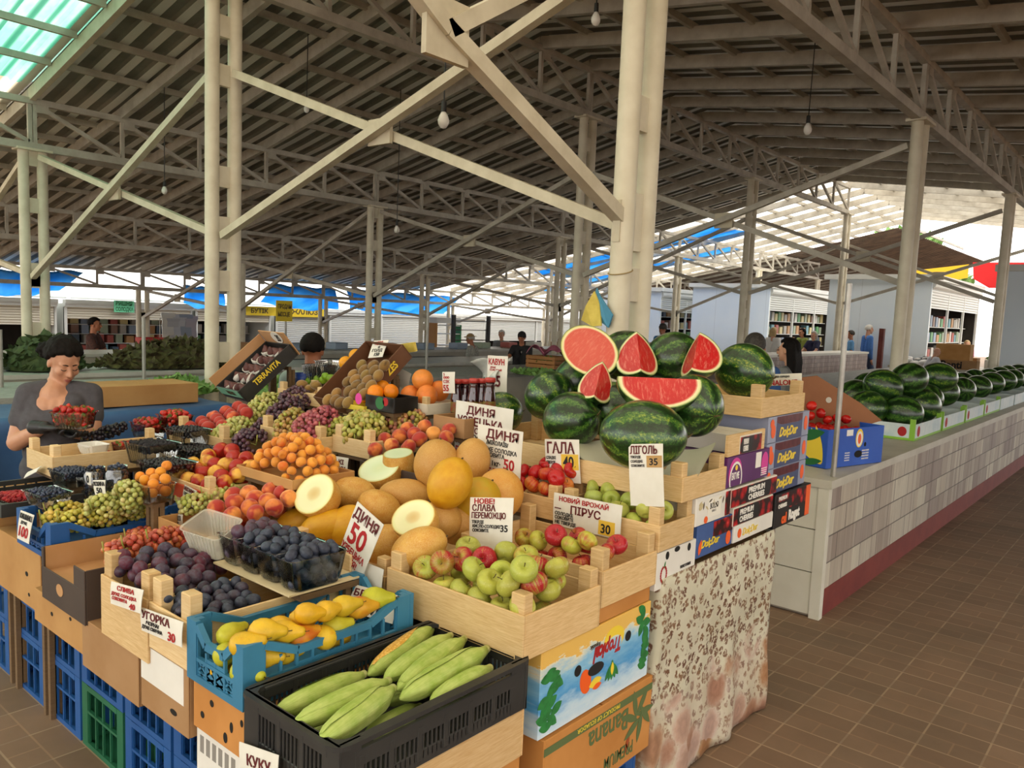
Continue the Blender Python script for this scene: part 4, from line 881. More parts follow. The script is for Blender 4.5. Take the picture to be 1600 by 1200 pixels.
def cob(a, b, z, label, r=.029, open_=False, dz=0):
    p = atZ(*a, z); q = atZ(*b, z+dz); L = (q-p).length; d = (q-p).normalized(); mb = MB(); nz = 14
    prof = [(.0, .1), (.06, .45), (.15, .75), (.35, .98), (.6, 1.0), (.8, .9), (.9, .68), (.95, .42), (1.0, .36)]
    def rad(t):
        for (t0, r0_), (t1, r1_) in zip(prof, prof[1:]):
            if t <= t1: return r0_+(r1_-r0_)*(t-t0)/(t1-t0)
        return .3
    n = 18; vs = []
    for i in range(nz+1):
        t = i/nz
        for k in range(n): th = 2*math.pi*k/n; rr = r*rad(t)*(1+.06*math.sin(3*th+2*t)+.03*math.sin(7*th)); vs.append((rr*math.cos(th), rr*math.sin(th), t*L))
    fs = [(i*n+k, i*n+(k+1) % n, (i+1)*n+(k+1) % n, (i+1)*n+k) for i in range(nz) for k in range(n)]+[tuple(range(n))[::-1], tuple(nz*n+k for k in range(n))]
    mb.add(vs, fs); o = mb.build('corn_cob', husk, None, True); o.location = p; o.rotation_euler = d.to_track_quat('Z', 'Y').to_euler(); tag(o, label, 'corn', 'corn cobs')
    MB().tube([(0, 0, L*.96), (.002, 0, L*1.04)], [r*.4, r*.34], 10).build('stalk_end', M('corn_stalk_end', 'b8bf78', 'c8c890', sc=40), o, True)
    # loose husk leaves wrapped round
    for k in range(2):
        th = random.uniform(0, 6.28); mb = MB()
        mb.sheet(lambda u, v: (lambda T, A: (r*rad(T)*1.07*math.cos(A), r*rad(T)*1.07*math.sin(A), T*L))(.06+.88*v, th+(u-.5)*1.6*(math.sin(math.pi*min(1, .15+.8*v)))), 6, 10); mb.build('husk_leaf', husk, o, True)
    if open_:
        mb = MB()
        tocam = (CAM-p).normalized(); loc = o.rotation_euler.to_matrix().inverted() @ (tocam*.6+Z*.3-r0*.5); th0 = math.atan2(loc.y, loc.x)
        mb.sheet(lambda u, v: (lambda T, A: (r*rad(T)*1.1*math.cos(A), r*rad(T)*1.1*math.sin(A), T*L))(.08+.7*v, th0+(u-.5)*1.5*math.sin(math.pi*min(1, .1+.9*v))), 10, 14); mb.build('kernels', kern, o, True)['label'] = 'exposed yellow kernels'
    return o
cz = .775
for i, (a, b, lab, op) in enumerate((((575, 1055), (677, 980), 'partly opened corn cob with yellow kernels at the back of the crate', True), ((600, 1062), (702, 995), 'corn cob next to the opened one', False), ((620, 1078), (724, 1000), 'corn cob in the middle of the back row', False), ((625, 1092), (758, 1016), 'large corn cob near the right wall of the crate', False), ((672, 1100), (764, 1045), 'corn cob against the right wall of the crate', False),
        ((426, 1116), (566, 1055), 'corn cob by the left wall in the front row', False), ((455, 1135), (604, 1066), 'corn cob in the middle of the front row', False), ((497, 1162), (612, 1078), 'corn cob nearest the front corner of the crate', False))):
    cob(a, b, cz+(.01 if i in (1, 2, 3, 6, 7) else -.005), lab, .034 if i in (3, 7) else .031, op)
cob((480, 1150), (560, 1120), .705, 'corn cob lying under the front row', .026); cob((570, 1150), (655, 1105), .705, 'corn cob lying low along the right wall', .027); cob((600, 1100), (700, 1050), .7, 'corn cob lying under the back row', .027); cob((700, 1085), (770, 1050), .70, 'corn cob lying at the bottom of the back right corner', .026)
# --------------------------------------------------------------- grapes
def bunch(label, group, p0, p1, R, n, rx, rz, cols, flat=.8, stem=True, seed=0, sag=.0):
    rd = random.Random(seed+len(RANK)*7); p0, p1 = V(p0), V(p1); ax = p1-p0; L = ax.length; root = thing('grape_bunch', label, 'grapes', (p0+p1)/2, 0, group)
    d = ax.normalized(); a = d.cross(Z); a = a.normalized() if a.length > .1 else V((1, 0, 0)); b = a.cross(d); pts = []; me = berry_me(rx, rz)
    for _ in range(n*60):
        if len(pts) >= n: break
        t = rd.random(); th = rd.uniform(0, 6.283); w = (math.sin(math.pi*(.08+.84*t))**.6)*(1-.25*t)
        q = d*(t-.5)*L+(a*math.cos(th)+b*math.sin(th)*flat)*R*w*rd.uniform(.86, 1.04)
        nn = a*math.cos(th)+b*math.sin(th)*flat
        wq = q; 
        if nn.dot(V((.45, -.75, .55))) < -.25: continue
        if all((q-s).length > 1.62*rx for s in pts): pts.append(q)
    for q in pts:
        o = place(me, 'berry', root, q, (rd.uniform(-.9, .9), rd.uniform(-.9, .9), rd.uniform(-3, 3)), rd.uniform(.88, 1.08)); o.color = var(rd.choice(cols), .1)+(1,)
    if stem: MB().tube([d*(-L*.5), d*(-L*.1), d*(L*.35)], [.003, .0025, .0015], 6).tube([d*(-L*.5), d*(-L*.58)+Z*.02, d*(-L*.62)+Z*.05], .0028, 6).build('stem', gstem, root, True)
    return root
gG = ['acae5e', 'b8b66c', 'a0a450', 'c0bc78']; gY = ['c6b24a', 'b9a844', 'd0ba58', 'b8b048']; gR = ['c0603c', 'b85040', 'c87448', 'a84c38']; gP = ['5a3a48', '4a3040', '664452', '3e2838']; gK = ['a04a54', 'b05a60', '8c3c48', 'b06464']; gM = ['b08c4a', '9c8a40', 'a87c48', 'a8a048']; gL = ['a8a84a', 'b4b45a', '98983e', 'bcb468', 'a89448']
G1 = atZ
k = 0
def bpx(label, group, a, b, y0, y1, R, n, rx, rz, cols, flat=.8):
    return bunch(label, group, atY(*a, y0), atY(*b, y1), R, n, rx, rz, cols, flat)
yl = ('front', 'left', 'middle', 'right', 'back')
# pale crate: yellowish layer with greener bunches on top
for i, (a, b, z) in enumerate((((66, 816), (105, 812), .88), ((95, 818), (150, 807), .885), ((140, 810), (205, 798), .89), ((190, 800), (240, 790), .89), ((75, 803), (135, 796), .88), ((140, 798), (200, 788), .885))):
    bunch('yellowish grape bunch in the blue crate, %s from the left of its lower layer' % ordinal(i), 'yellowish grapes in the blue crate', atZ(*a, z), atZ(*b, z), .06, 90, .0102, .0112, gY, .7)
for i, (a, b, z) in enumerate((((145, 798), (185, 785), .935), ((175, 786), (228, 779), .95), ((185, 775), (220, 769), .995))):
    bunch('fresh green grape bunch heaped on the blue crate, %s from the left' % ordinal(i), 'green grapes heaped on the blue crate', atZ(*a, z), atZ(*b, z), .072, 98, .0108, .0115, gG, .8)
for i, (a, b, y0, y1) in enumerate((((165, 868), (205, 862), 1.12, 1.2), ((195, 858), (240, 848), 1.16, 1.3), ((235, 848), (290, 838), 1.25, 1.42), ((200, 845), (250, 838), 1.32, 1.45))):
    bpx('orange red grape bunch in the dark printed box, %s from the left' % ordinal(i), 'red grapes in the dark box', a, b, y0, y1, .06, 66, .0118, .0142, gR, .75)
for i, (a, b, y0, y1) in enumerate((((280, 792), (330, 782), 1.5, 1.6), ((320, 778), (375, 765), 1.6, 1.75), ((360, 765), (420, 758), 1.75, 1.9))):
    bpx('small green grape bunch along the peach carton, %s from the left' % ordinal(i), 'small green grapes by the peaches', a, b, y0, y1, .05, 60, .0105, .0112, gG, .8)
for i, (a, b, y0, y1) in enumerate((((352, 685), (392, 662), 2.15, 2.3), ((375, 665), (420, 640), 2.3, 2.5), ((365, 690), (350, 680), 2.1, 2.15), ((400, 650), (432, 622), 2.45, 2.65))):
    bpx('pale green grape bunch left of the purple grapes, %s from the front' % ordinal(i), 'pale green grapes by the purple ones', a, b, y0, y1, .1, 98, .0125, .0145, gG, .8)
for i, (a, b, y0, y1) in enumerate((((405, 690), (440, 655), 2.2, 2.4), ((430, 665), (462, 630), 2.35, 2.6), ((400, 695), (385, 690), 2.1, 2.15), ((455, 640), (468, 612), 2.55, 2.75))):
    bpx('dark purple grape bunch in the middle heap, %s from the front' % ordinal(i), 'purple grapes in the middle heap', a, b, y0, y1, .1, 99, .0118, .0124, gP, .8)
for i, (a, b, y0, y1, c) in enumerate((((447, 690), (462, 645), 2.15, 2.4, gM), ((475, 690), (492, 650), 2.15, 2.4, gK), ((500, 672), (510, 645), 2.25, 2.45, gK))):
    bpx(('speckled green and rose' if c is gM else 'rose red')+' grape bunch right of the purple grapes, %s from the left' % ordinal(i), 'rose grapes right of the purple ones', a, b, y0, y1, .085, 92, .0122, .0132, c, .85)
for i, (a, b, y0, y1) in enumerate((((520, 692), (545, 660), 2.3, 2.42), ((555, 690), (565, 650), 2.3, 2.48), ((570, 678), (580, 655), 2.36, 2.5), ((510, 708), (500, 690), 2.28, 2.3))):
    bpx('plump yellow green grape bunch behind the paper sign, %s from the left' % ordinal(i), 'plump green grapes behind the sign', a, b, y0, y1, .09, 84, .0125, .0165, gL, .85)
for i, (a, b, y0, y1) in enumerate((((595, 680), (625, 662), 2.5, 2.6), ((635, 668), (655, 650), 2.55, 2.7))):
    bpx('rosy speckled grape bunch behind the red peaches, %s from the left' % ordinal(i), 'rosy grapes behind the peaches', a, b, y0, y1, .075, 66, .0115, .0135, gM+['a8705a'], .8)
# ================================================================== MELONS AND WATERMELONS
def netted(name, c1, c2, net, k=1.):
    t = NT(name); co = t.coord('Object'); n = t.noise(co, 2.2, 3); c = t.ramp(n, [(.35, c1), (.65, c2)])
    if net:
        v = t.n('TexVoronoi', feature='DISTANCE_TO_EDGE'); t.l(t.n('Mapping').outputs[0], v.inputs['Vector']) if False else None
        nz = t.noise(co, 9, 3); mx = t.n('Mix', data_type='RGBA', i_0=.12); t.l(co, mx.inputs[6]); nn = t.n('TexNoise'); nn.inputs['Scale'].default_value = 6; t.l(co, nn.inputs['Vector']); t.l(nn.outputs[1], mx.inputs[7])
        t.l(mx.outputs[2], v.inputs['Vector']); v.inputs['Scale'].default_value = 13
        e = t.ramp(v.outputs['Distance'], [(.0, 1.), (.09, 0.)]); c = t.mix(t.math('MULTIPLY', e, net), c, lin('e0bf84')); t.bump(e, .2, .01)
    else: t.bump(t.noise(co, 14, 3), .06, .01)
    sp = t.n('TexVoronoi'); t.l(co, sp.inputs['Vector']); sp.inputs['Scale'].default_value = 5; c = t.mix(t.ramp(sp.outputs['Distance'], [(.03, .5), (.06, 0.)]), c, lin('8a6424'))
    t.l(c, t.b.inputs['Base Color']); t.b.inputs['Roughness'].default_value = .5; return t.m
mel = {'n': netted('netted_melon_rind', 'c98e34', 'd6a64e', .55), 't': netted('tan_melon_rind', 'c4934a', 'bf8b40', .3), 'y': netted('smooth_yellow_melon_rind', 'c98e0e', 'd49f1c', 0), 'g': netted('yellow_green_melon_rind', 'c2900f', 'b99a22', 0), 'o': netted('orange_melon_rind', 'd2923a', 'd9a04a', .3)}
def shellmat(name, stops, streak=None):
    t = NT(name); co = t.coord('Object'); ln = t.n('VectorMath', operation='LENGTH'); t.l(co, ln.inputs[0]); nz = t.noise(co, 5, 3)
    e = t.math('ADD', ln.outputs['Value'], t.math('MULTIPLY', t.math('SUBTRACT', nz, .5), .035)); c = t.ramp(e, stops)
    if streak: c = t.mix(t.math('MULTIPLY', t.ramp(t.noise(t.coord('Object', (1, 5, 1), (.3, .4, .7)), 3.2, 4, .75), [(.5, 0.), (.66, .75)]), t.ramp(e, [(.78, 1.), (.84, 0.)])), c, lin(streak))
    if streak: c = t.ramp(e, stops) if False else c
    t.l(c, t.b.inputs['Base Color']); t.b.inputs['Roughness'].default_value = .3; t.b.inputs['Specular IOR Level'].default_value = .4; t.b.inputs['Coat Weight'].default_value = .25; t.b.inputs['Coat Roughness'].default_value = .15; return t.m
wm_flesh = shellmat('watermelon_flesh', [(.0, 'c92c28'), (.5, 'c01f20'), (.84, 'bd1d1f'), (.875, 'd88a70'), (.9, 'e6deb0'), (.955, 'd6d69a'), (.985, '5c7a34')], 'd8786a')
wm_flesh2 = shellmat('watermelon_flesh_pink', [(.0, 'd05a4a'), (.84, 'cc5242'), (.875, 'dd987c'), (.9, 'e6dca8'), (.955, 'd6d08a'), (.985, '6c7a34')], 'd87c68')
me_flesh = shellmat('melon_flesh', [(.0, 'caa25e'), (.3, 'd8c48c'), (.42, 'e2dfae'), (.8, 'e9e6b8'), (.93, 'dfe0a4'), (.98, 'c8a24c')])
me_flesh2 = shellmat('melon_flesh_pale_green', [(.0, 'dfe2b8'), (.2, 'cfe0b4'), (.5, 'd6e8c4'), (.85, 'dfecca'), (.95, 'c8d49c'), (.98, 'b89a4c')])
def unit(name, mats, u=40, v=28): return MB().sph((0, 0, 0), 1, u, v).mesh(name, mats, True)
ME_MEL = {k: unit('melon', m) for k, m in mel.items()}
def wm_mat(name, dark, light, sc=5.):
    t = NT(name); tc = t.n('TexCoord'); sx = t.n('SeparateXYZ'); t.l(tc.outputs['Object'], sx.inputs[0]); oi = t.n('ObjectInfo')
    nz = t.n('TexNoise'); nz.inputs['Scale'].default_value = 5; nz.inputs['Detail'].default_value = 6; nz.inputs['Roughness'].default_value = .75; t.l(tc.outputs['Object'], nz.inputs['Vector'])
    at = t.math('ADD', t.math('ARCTAN2', sx.outputs[1], sx.outputs[2]), t.math('MULTIPLY', t.math('SUBTRACT', nz.outputs[0], .5), 1.1))
    sn = t.math('SINE', t.math('MULTIPLY', at, 10.)); n2 = t.noise(tc.outputs['Object'], 13, 5, .8)
    f = t.math('ADD', t.math('MULTIPLY', sn, .5), t.math('MULTIPLY', t.math('SUBTRACT', n2, .5), 2.6))
    c = t.ramp(f, [(-.2, '10260f'), (.15, dark), (.62, '2f5a22'), (.95, light)]) if 0 else t.ramp(t.math('MULTIPLY_ADD', f, .5), [(.2, '12280f'), (.45, dark), (.7, '3a6626'), (.95, light)])
    t.l(c, t.b.inputs['Base Color']); t.b.inputs['Roughness'].default_value = .28; t.b.inputs['Coat Weight'].default_value = .3; t.b.inputs['Coat Roughness'].default_value = .2
    for nd in t.t.nodes:
        if nd.type == 'MATH' and nd.operation == 'MULTIPLY_ADD': nd.inputs[2].default_value = .5
    return t.m
wm = {'a': wm_mat('watermelon_rind', '1c3d16', '9aa838'), 'b': wm_mat('dark_watermelon_rind', '16310f', '6f8c34'), 'c': wm_mat('bright_watermelon_rind', '234a18', 'b4b640')}
ME_WM = {k: unit('watermelon', m, 48, 32) for k, m in wm.items()}
def axis_rot(d, roll=0):
    q = V(d).normalized().to_track_quat('X', 'Z'); return (q.to_matrix() @ Euler((roll, 0, 0)).to_matrix()).to_euler()
def dirpx(a, depth=0.): return r0*math.cos(a)+Z*math.sin(a)+V((-.647, .763, 0))*depth      # a direction as seen across the view
def melon(label, px, py, y, size, kind, ang=0, depth=0, group='whole melons'):
    p = atY(px, py, y); o = place(ME_MEL[kind], 'melon', None, p, axis_rot(dirpx(ang, depth), random.uniform(0, 6)), size); tag(o, label, 'melon', group)
    q = place(ME_MSTEM, 'stem_scar', o, (.985, 0, 0)); return o
ME_MSTEM = MB().tube([(-.02, 0, 0), (.03, 0, 0), (.06, .02, .02)], [.07, .045, .035], 8).mesh('stem_scar', stem_m, True)
def cut(label, name, p, size, rot, planes, rind, flesh, cat, group, kind):
    """a fruit cut by flat planes: rind mesh and cut face as two parts"""
    bm = bmesh.new(); mb = MB().sph((0, 0, 0), 1, 48, 32); me = mb.mesh('tmp', rind); bm.from_mesh(me)
    for f in bm.faces: f.smooth = True
    allf = []
    for co, no in planes:
        r = bmesh.ops.bisect_plane(bm, geom=bm.verts[:]+bm.edges[:]+bm.faces[:], plane_co=co, plane_no=no, clear_outer=True)
        ed = [e for e in r['geom_cut'] if isinstance(e, bmesh.types.BMEdge)]
        fr = bmesh.ops.edgeloop_fill(bm, edges=[e for e in bm.edges if e.is_boundary])
        for f in fr['faces']: f.material_index = 1; f.smooth = False
    bmesh.ops.recalc_face_normals(bm, faces=bm.faces[:])
    b2 = bm.copy(); bmesh.ops.delete(bm, geom=[f for f in bm.faces if f.material_index == 1], context='FACES_ONLY'); bmesh.ops.delete(b2, geom=[f for f in b2.faces if f.material_index == 0], context='FACES')
    m1 = bpy.data.meshes.new(name); bm.to_mesh(m1); m1.materials.append(rind); m2 = bpy.data.meshes.new('cut_face'); 
    for f in b2.faces: f.material_index = 0
    b2.to_mesh(m2); m2.materials.append(flesh); bm.free(); b2.free()
    o = place(m1, name, None, p, rot, size); tag(o, label, cat, group); c = place(m2, 'cut_face', o); c['label'] = 'cut face of flesh'
    return o
S = .42
melon('netted peach yellow melon at the front of the melon crate', 655, 856, 1.76, (.098, .066, .066), 'n', .45)
melon('yellow melon half hidden behind the tall price sign', 600, 850, 1.84, (.09, .07, .07), 'n', .3)
melon('tan netted melon just behind the front cut half', 690, 812, 1.98, (.07, .075, .08), 't', 1.2)
melon('tan melon under the smooth yellow one', 716, 820, 2.06, (.076, .072, .072), 't', .8)
melon('smooth yellow melon standing on the pile', 703, 755, 1.98, (.098, .078, .078), 'y', 1.15)
melon('yellow green melon behind the apple sign', 745, 785, 2.13, (.1, .087, .087), 'g', 1.0)
melon('orange yellow melon under the honey melon sign', 780, 772, 2.27, (.1, .094, .094), 'o', 1.3)
melon('tall tan melon at the back of the melon pile', 682, 726, 2.22, (.105, .092, .092), 't', 1.45)
melon('tan melon squeezed behind the honey melon sign', 737, 722, 2.32, (.1, .075, .075), 't', 1.4)
melon('long tan melon lying in the middle of the pile', 632, 772, 2.1, (.105, .062, .062), 't', .05)
melon('round yellow netted melon behind the left cut half', 553, 772, 2.0, (.095, .07, .07), 'n', -.15)
melon('big yellow melon behind the tall price sign', 543, 822, 1.84, (.085, .072, .072), 'y', 1.0)
melon('yellow netted melon above the tall price sign', 593, 792, 1.98, (.088, .064, .064), 'n', -.4)
melon('long yellow melon below the left cut half', 508, 822, 1.78, (.1, .06, .06), 'y', .4)
melon('yellow melon behind the blue plum punnets', 464, 818, 1.78, (.085, .06, .06), 'y', .35)
# cut halves: the face looks up and to the left
def half(label, px, py, y, size, facedir, fl, kind='n', off=.15):
    p = atY(px, py, y); d = facedir.normalized(); rot = d.to_track_quat('X', 'Z').to_euler()
    return cut(label, 'melon_half', p, size, rot, [((off, 0, 0), (1, 0, 0))], mel[kind], fl, 'melon half', 'cut melons', kind)
up_l = lambda a, b, c: -r0*a+Z*b-V((-.647, .763, 0))*c
half('cut melon half with pale flesh at the front of the pile', 648, 812, 1.82, (.1, .083, .075), up_l(.35, .75, .62), me_flesh)
half('cut melon half with pale flesh at the left of the pile', 494, 774, 1.78, (.1, .092, .085), up_l(.45, .62, .72), me_flesh)
half('cut melon half with greenish flesh at the back, wrapped in film', 594, 736, 2.16, (.12, .095, .085), up_l(.28, .85, .5), me_flesh2)
half('small wrapped melon piece behind the greenish cut half', 624, 728, 2.24, (.13, .07, .07), up_l(.1, 1., .2), me_flesh2, 'n', .45)
def wmelon(label, px, py, y, size, kind, ang=0, depth=0, roll=0, group='whole watermelons on the stall'):
    p = atY(px, py, y); o = place(ME_WM[kind], 'watermelon', None, p, axis_rot(dirpx(ang, depth), roll), size); tag(o, label, 'watermelon', group)
    place(ME_WSTEM, 'stem', o, (.97, 0, 0)); return o
ME_WSTEM = MB().tube([(-.02, 0, 0), (.06, .0, 0), (.12, .05, .03), (.16, .12, .04)], [.05, .025, .018, .015], 8).mesh('stem', stem_m, True)
wmelon('big watermelon at the front of the watermelon pile', 1005, 680, 2.55, (.163, .135, .13), 'a', .0, 0, .4)
wmelon('dark watermelon left of the big front one', 894, 656, 2.66, (.125, .118, .118), 'b', .35, -.7, 1.0)
wmelon('striped watermelon at the left of the pile', 858, 618, 2.92, (.105, .12, .12), 'a', -.75, -.9, 2)
wmelon('watermelon with its stem end facing the aisle', 1083, 634, 2.86, (.125, .118, .125), 'a', -.4, -1.6, .3)
wmelon('highest whole watermelon on the topmost crate', 1163, 580, 3.42, (.135, .128, .122), 'c', -.2, -.8, 2)
wmelon('small watermelon with a yellow patch behind the melon signs', 783, 645, 2.95, (.11, .105, .105), 'c', .1, .2, 0)
wmelon('dark watermelon under the cut slices in the middle', 955, 640, 2.86, (.125, .12, .12), 'b', .2, .2, 1)
wmelon('dark watermelon behind the left heart shaped wedge', 977, 556, 3.2, (.13, .12, .12), 'b', .2, .3, 2)
wmelon('dark watermelon behind the right wedge', 1052, 560, 3.2, (.13, .12, .12), 'b', .2, .3, 1)
wmelon('watermelon at the back under the left half', 905, 595, 3.1, (.125, .115, .115), 'b', .2, .3, 0)
wmelon('dark watermelon under the two upright wedges', 1020, 612, 3.16, (.13, .12, .12), 'b', .1, .1, 0)
def wcut(label, px, py, y, size, facedir, upd, planes, fl, kind='b'):
    p = atY(px, py, y); x = facedir.normalized(); z = (upd-x*upd.dot(x)).normalized(); yv = z.cross(x); m = Matrix(((x.x, yv.x, z.x), (x.y, yv.y, z.y), (x.z, yv.z, z.z)))
    return cut(label, 'watermelon_piece', p, size, m.to_euler(), planes, wm[kind], fl, 'watermelon piece', 'cut watermelon pieces', kind)
cf = V((.647, -.763, 0))   # level direction from the stall towards the viewer
wcut('half watermelon with a large pink oval face at the left top', 921, 548, 2.93, (.11, .158, .108), -r0*.42+cf*.8+Z*.42, r0*.55+Z*.8, [((.05, 0, 0), (1, 0, 0))], wm_flesh2)
s = math.sqrt(.5)
wedge = [((.02, .0, 0), (s, s, 0)), ((.02, 0, 0), (s, -s, 0))]
def wedgecut(label, px, py, y, size, lean, turn, fl, ang=.75):
    # the ridge of the wedge stands nearly upright; its two cut faces look left and right towards the viewer
    x = (cf*math.cos(turn)+r0*math.sin(turn))*1.0+Z*1.15; up = Z*math.cos(lean)+r0*math.sin(lean)-cf*.85
    return wcut(label, px, py, y, size, x, up, [((.0, 0, 0), (math.cos(ang), math.sin(ang), 0)), ((.0, 0, 0), (math.cos(ang), -math.sin(ang), 0))], fl)
wedgecut('small heart shaped watermelon wedge below the left half', 935, 592, 2.72, (.105, .1, .11), .3, .15, wm_flesh)
wedgecut('heart shaped watermelon wedge in the middle of the top', 998, 548, 2.95, (.115, .125, .125), .0, -.05, wm_flesh)
wedgecut('watermelon wedge at the right of the top with a broad red face', 1087, 548, 3.05, (.12, .125, .125), .25, -.8, wm_flesh)
wcut('long flat watermelon slice lying across the front of the pile', 1030, 598, 2.7, (.11, .165, .125), cf*.75+Z*.62, Z*.9, [((.1, 0, 0), (1, 0, 0)), ((0, 0, .1), (-.2, 0, 1))], wm_flesh, 'b')
# ================================================================== BERRIES, JARS, BACK ROW BOXES
FEW = {'blue': 0, 'black': 0, 'rasp': 0}; MASS = {'blue': [], 'black': []}
def berries(kind, cx, cy, z0, L, Wd, top, hump, me, r, cols, pat, cat, group, layers=2, seed=0, limit=300):
    P = skin(cx-L/2+.006, cx+L/2-.006, cy-Wd/2+.006, cy+Wd/2-.006, dome(cx, cy, L*.75, Wd*.75, z0+top-hump*.4, hump), r, layers, 1.75, 1600 if layers < 3 else 2500, .3, seed=seed)
    P = [p for p in P if p.z > z0+r]
    if kind in MASS and FEW[kind]+len(P) > limit: MASS[kind] += [(p, r) for p in P]; return
    if kind in FEW: FEW[kind] += len(P)
    for p in P:
        o = place(me, cat, None, p, rrot()); h = random.choice(cols); o.color = var(h, .08)+(1,); tag(o, pat, cat, group)
CB = ['2c3550', '343e5c', '262c42', '3c4660']; CK = ['1c1a20', '26222a', '2c2430']; CR = ['a8202c', 'b52a34', '94182a', 'bc3a3a']; CS = ['c4241c', 'b81c1c', 'd0362a', 'a81a1a']
def tub(label, px, py, y, L, Wd, h, fill, rz=.0, nm='', hump=.02, drop=None, sup=True):
    """clear tub placed by the middle of its rim"""
    c = atY(px, py, y); z = c.z-h if drop is None else drop
    punnet(label, c.x, c.y, z, L, Wd, h, rz)
    if sup: SUP.append((c.x-L*.4, c.x+L*.4, c.y-Wd*.4, c.y+Wd*.4, z))
    if fill == 'blue': berries('blue', c.x, c.y, z, L, Wd, h, hump, ME_BLUE, .0068, CB, 'small blueberry in the '+nm, 'blueberry', 'blueberries in the '+nm, 3, len(RANK))
    if fill == 'black': berries('black', c.x, c.y, z, L, Wd, h, hump, ME_BLACK, .0085, CK, 'small black berry in the '+nm, 'black berry', 'black berries in the '+nm, 3, len(RANK))
    if fill == 'rasp': berries('rasp', c.x, c.y, z, L, Wd, h, hump, ME_RASP, .0095, CR, 'dark red raspberry in the '+nm, 'raspberry', 'raspberries in the '+nm, 3, len(RANK))
    if fill == 'straw': strawb(c.x, c.y, z, L, Wd, h, hump+.02, nm)
    return c
def strawb(cx, cy, z, L, Wd, h, hump, nm, parent=None):
    P = skin(cx-L/2+.002, cx+L/2-.002, cy-Wd/2+.002, cy+Wd/2-.002, dome(cx, cy, L*.7, Wd*.7, z+h-.01, hump), .0145, 3, 1.72, 1500, .4, seed=len(RANK)+3); objs = []
    for p in P:
        if p.z < z+.012: continue
        o = place(ME_STRAW, 'strawberry', None, p, rrot(), random.uniform(.95, 1.2)); o.color = var(random.choice(CS), .08)+(1,); tag(o, '', 'strawberry', 'strawberries in the '+nm); place(ME_CALYX, 'calyx', o); objs.append(o)
    RANK.append((objs, '{o} from the left of the strawberries in the '+nm))
tub('clear tub of blueberries on the black tray at the left', 75, 766, 1.2, .17, .12, .06, 'blue', .1, 'tub at the far left', .012)
tub('clear tub of blueberries left of the jars', 112, 733, 1.42, .18, .13, .07, 'blue', .1, 'tub left of the jars', .012)
tub('tub of raspberries behind the blueberry tub', 94, 724, 1.52, .18, .13, .05, 'rasp', .1, 'tub behind the blueberries', .02)
tub('small tub of raspberries at the far left edge', 22, 774, 1.2, .19, .13, .045, 'rasp', .1, 'tub at the far left edge', .02)
tub('clear tub of raspberries behind the left jar', 160, 708, 1.7, .15, .11, .065, 'rasp', .1, 'tub behind the left jar', .02)
tub('small tub of strawberries left of the dark berry tubs', 194, 692, 1.75, .1, .09, .06, 'straw', .1, 'small tub left of the dark berries', .0)
tub('large clear tub of dark berries, front left of the four', 238, 690, 1.72, .21, .17, .1, 'black', .12, 'front left dark tub', .006)
tub('clear tub of dark berries below the front left one', 262, 720, 1.6, .2, .16, .09, 'black', .12, 'lower front dark tub', .006)
tub('clear tub of dark berries on top, at the right', 294, 669, 1.95, .19, .15, .09, 'black', .12, 'top right dark tub', .012)
tub('clear tub of dark berries under the top right one', 302, 698, 1.9, .21, .16, .1, 'black', .12, 'lower right dark tub', .006)
tub('clear tub of strawberries behind the dark berries, left one', 232, 660, 2.1, .19, .13, .085, 'straw', .1, 'left tub behind the dark berries')
tub('clear tub of strawberries behind the dark berries, right one', 273, 648, 2.2, .19, .13, .085, 'straw', .1, 'right tub behind the dark berries')
tub('shallow tub of strawberries in front of the left one', 214, 688, 1.95, .12, .1, .06, 'straw', .1, 'shallow tub behind the raspberries', -.01)
c = tub('clear tub of orange apricots beside the jars', 240, 752, 1.42, .15, .11, .075, None, .1)
A = Q(180, 620, 7.27, [(285, 905), (340, 945), (415, 865), (470, 905), (445, 970), (515, 850), (560, 935), (540, 825)])
P = px_heap(A, (c.x, c.y, c.z+.005), .5, .024); put(P, ME_APRI, 'apricot', '{o} from the left of the apricots in the clear tub beside the jars', 'apricot', 'apricots in the clear tub', [('e8941c', .1), ('e69024', .2)], None, False, 0)
P = [V((c.x+dx, c.y+dy, c.z-.035)) for dx in (-.045, 0, .045) for dy in (-.025, .025)]; put(P, ME_APRI, 'apricot', '{o} from the left of the lower apricots in the clear tub beside the jars', 'apricot', 'lower apricots in the clear tub', [('e08a24', .3)])
# jars of berries
def jar(label, px, py, y, h=.13, r=.045):
    p = atY(px, py, y); SUP.append((p.x-.04, p.x+.04, p.y-.04, p.y+.04, p.z)); root = thing('glass_jar', label, 'jar', p)
    MB().lathe([(0, .002), (r*.9, .002), (r, .01), (r, h*.78), (r*.82, h*.88), (r*.82, h), (r*.86, h)], 24).build('glass', clearp, root, True)
    return p, r*.92, h
for px, lab, nm in ((150, 'glass jar of blueberries with a price card, the left one', 'left jar'), (184, 'glass jar of blueberries without its lid, the right one', 'right jar')):
    p, r, h = jar(lab, px, 778, 1.36)
    P = []; rd = random.Random(px)
    for _ in range(5000):
        t = rd.uniform(0, 6.283); z = rd.uniform(.008, h+.004); rr = (r-.007)*(1 if z < h*.78 else .82)
        if z > h-.004: rr *= rd.random()**.5
        q = p+V((rr*math.cos(t), rr*math.sin(t), z))
        if math.cos(t)*.6-math.sin(t)*.8 < -.3 and z < h-.01: continue
        if all((q-s).length > .0128 for s in P): P.append(q)
    lim = FEW['blue']+len(P) > 300
    if lim: MASS['blue'] += [(q, .0075) for q in P]
    else:
        FEW['blue'] += len(P)
        for q in P: o = place(ME_BLUE, 'blueberry', None, q, rrot()); o.color = var(random.choice(CB), .1)+(1,); tag(o, 'small blueberry in the '+nm, 'blueberry', 'blueberries in the '+nm)
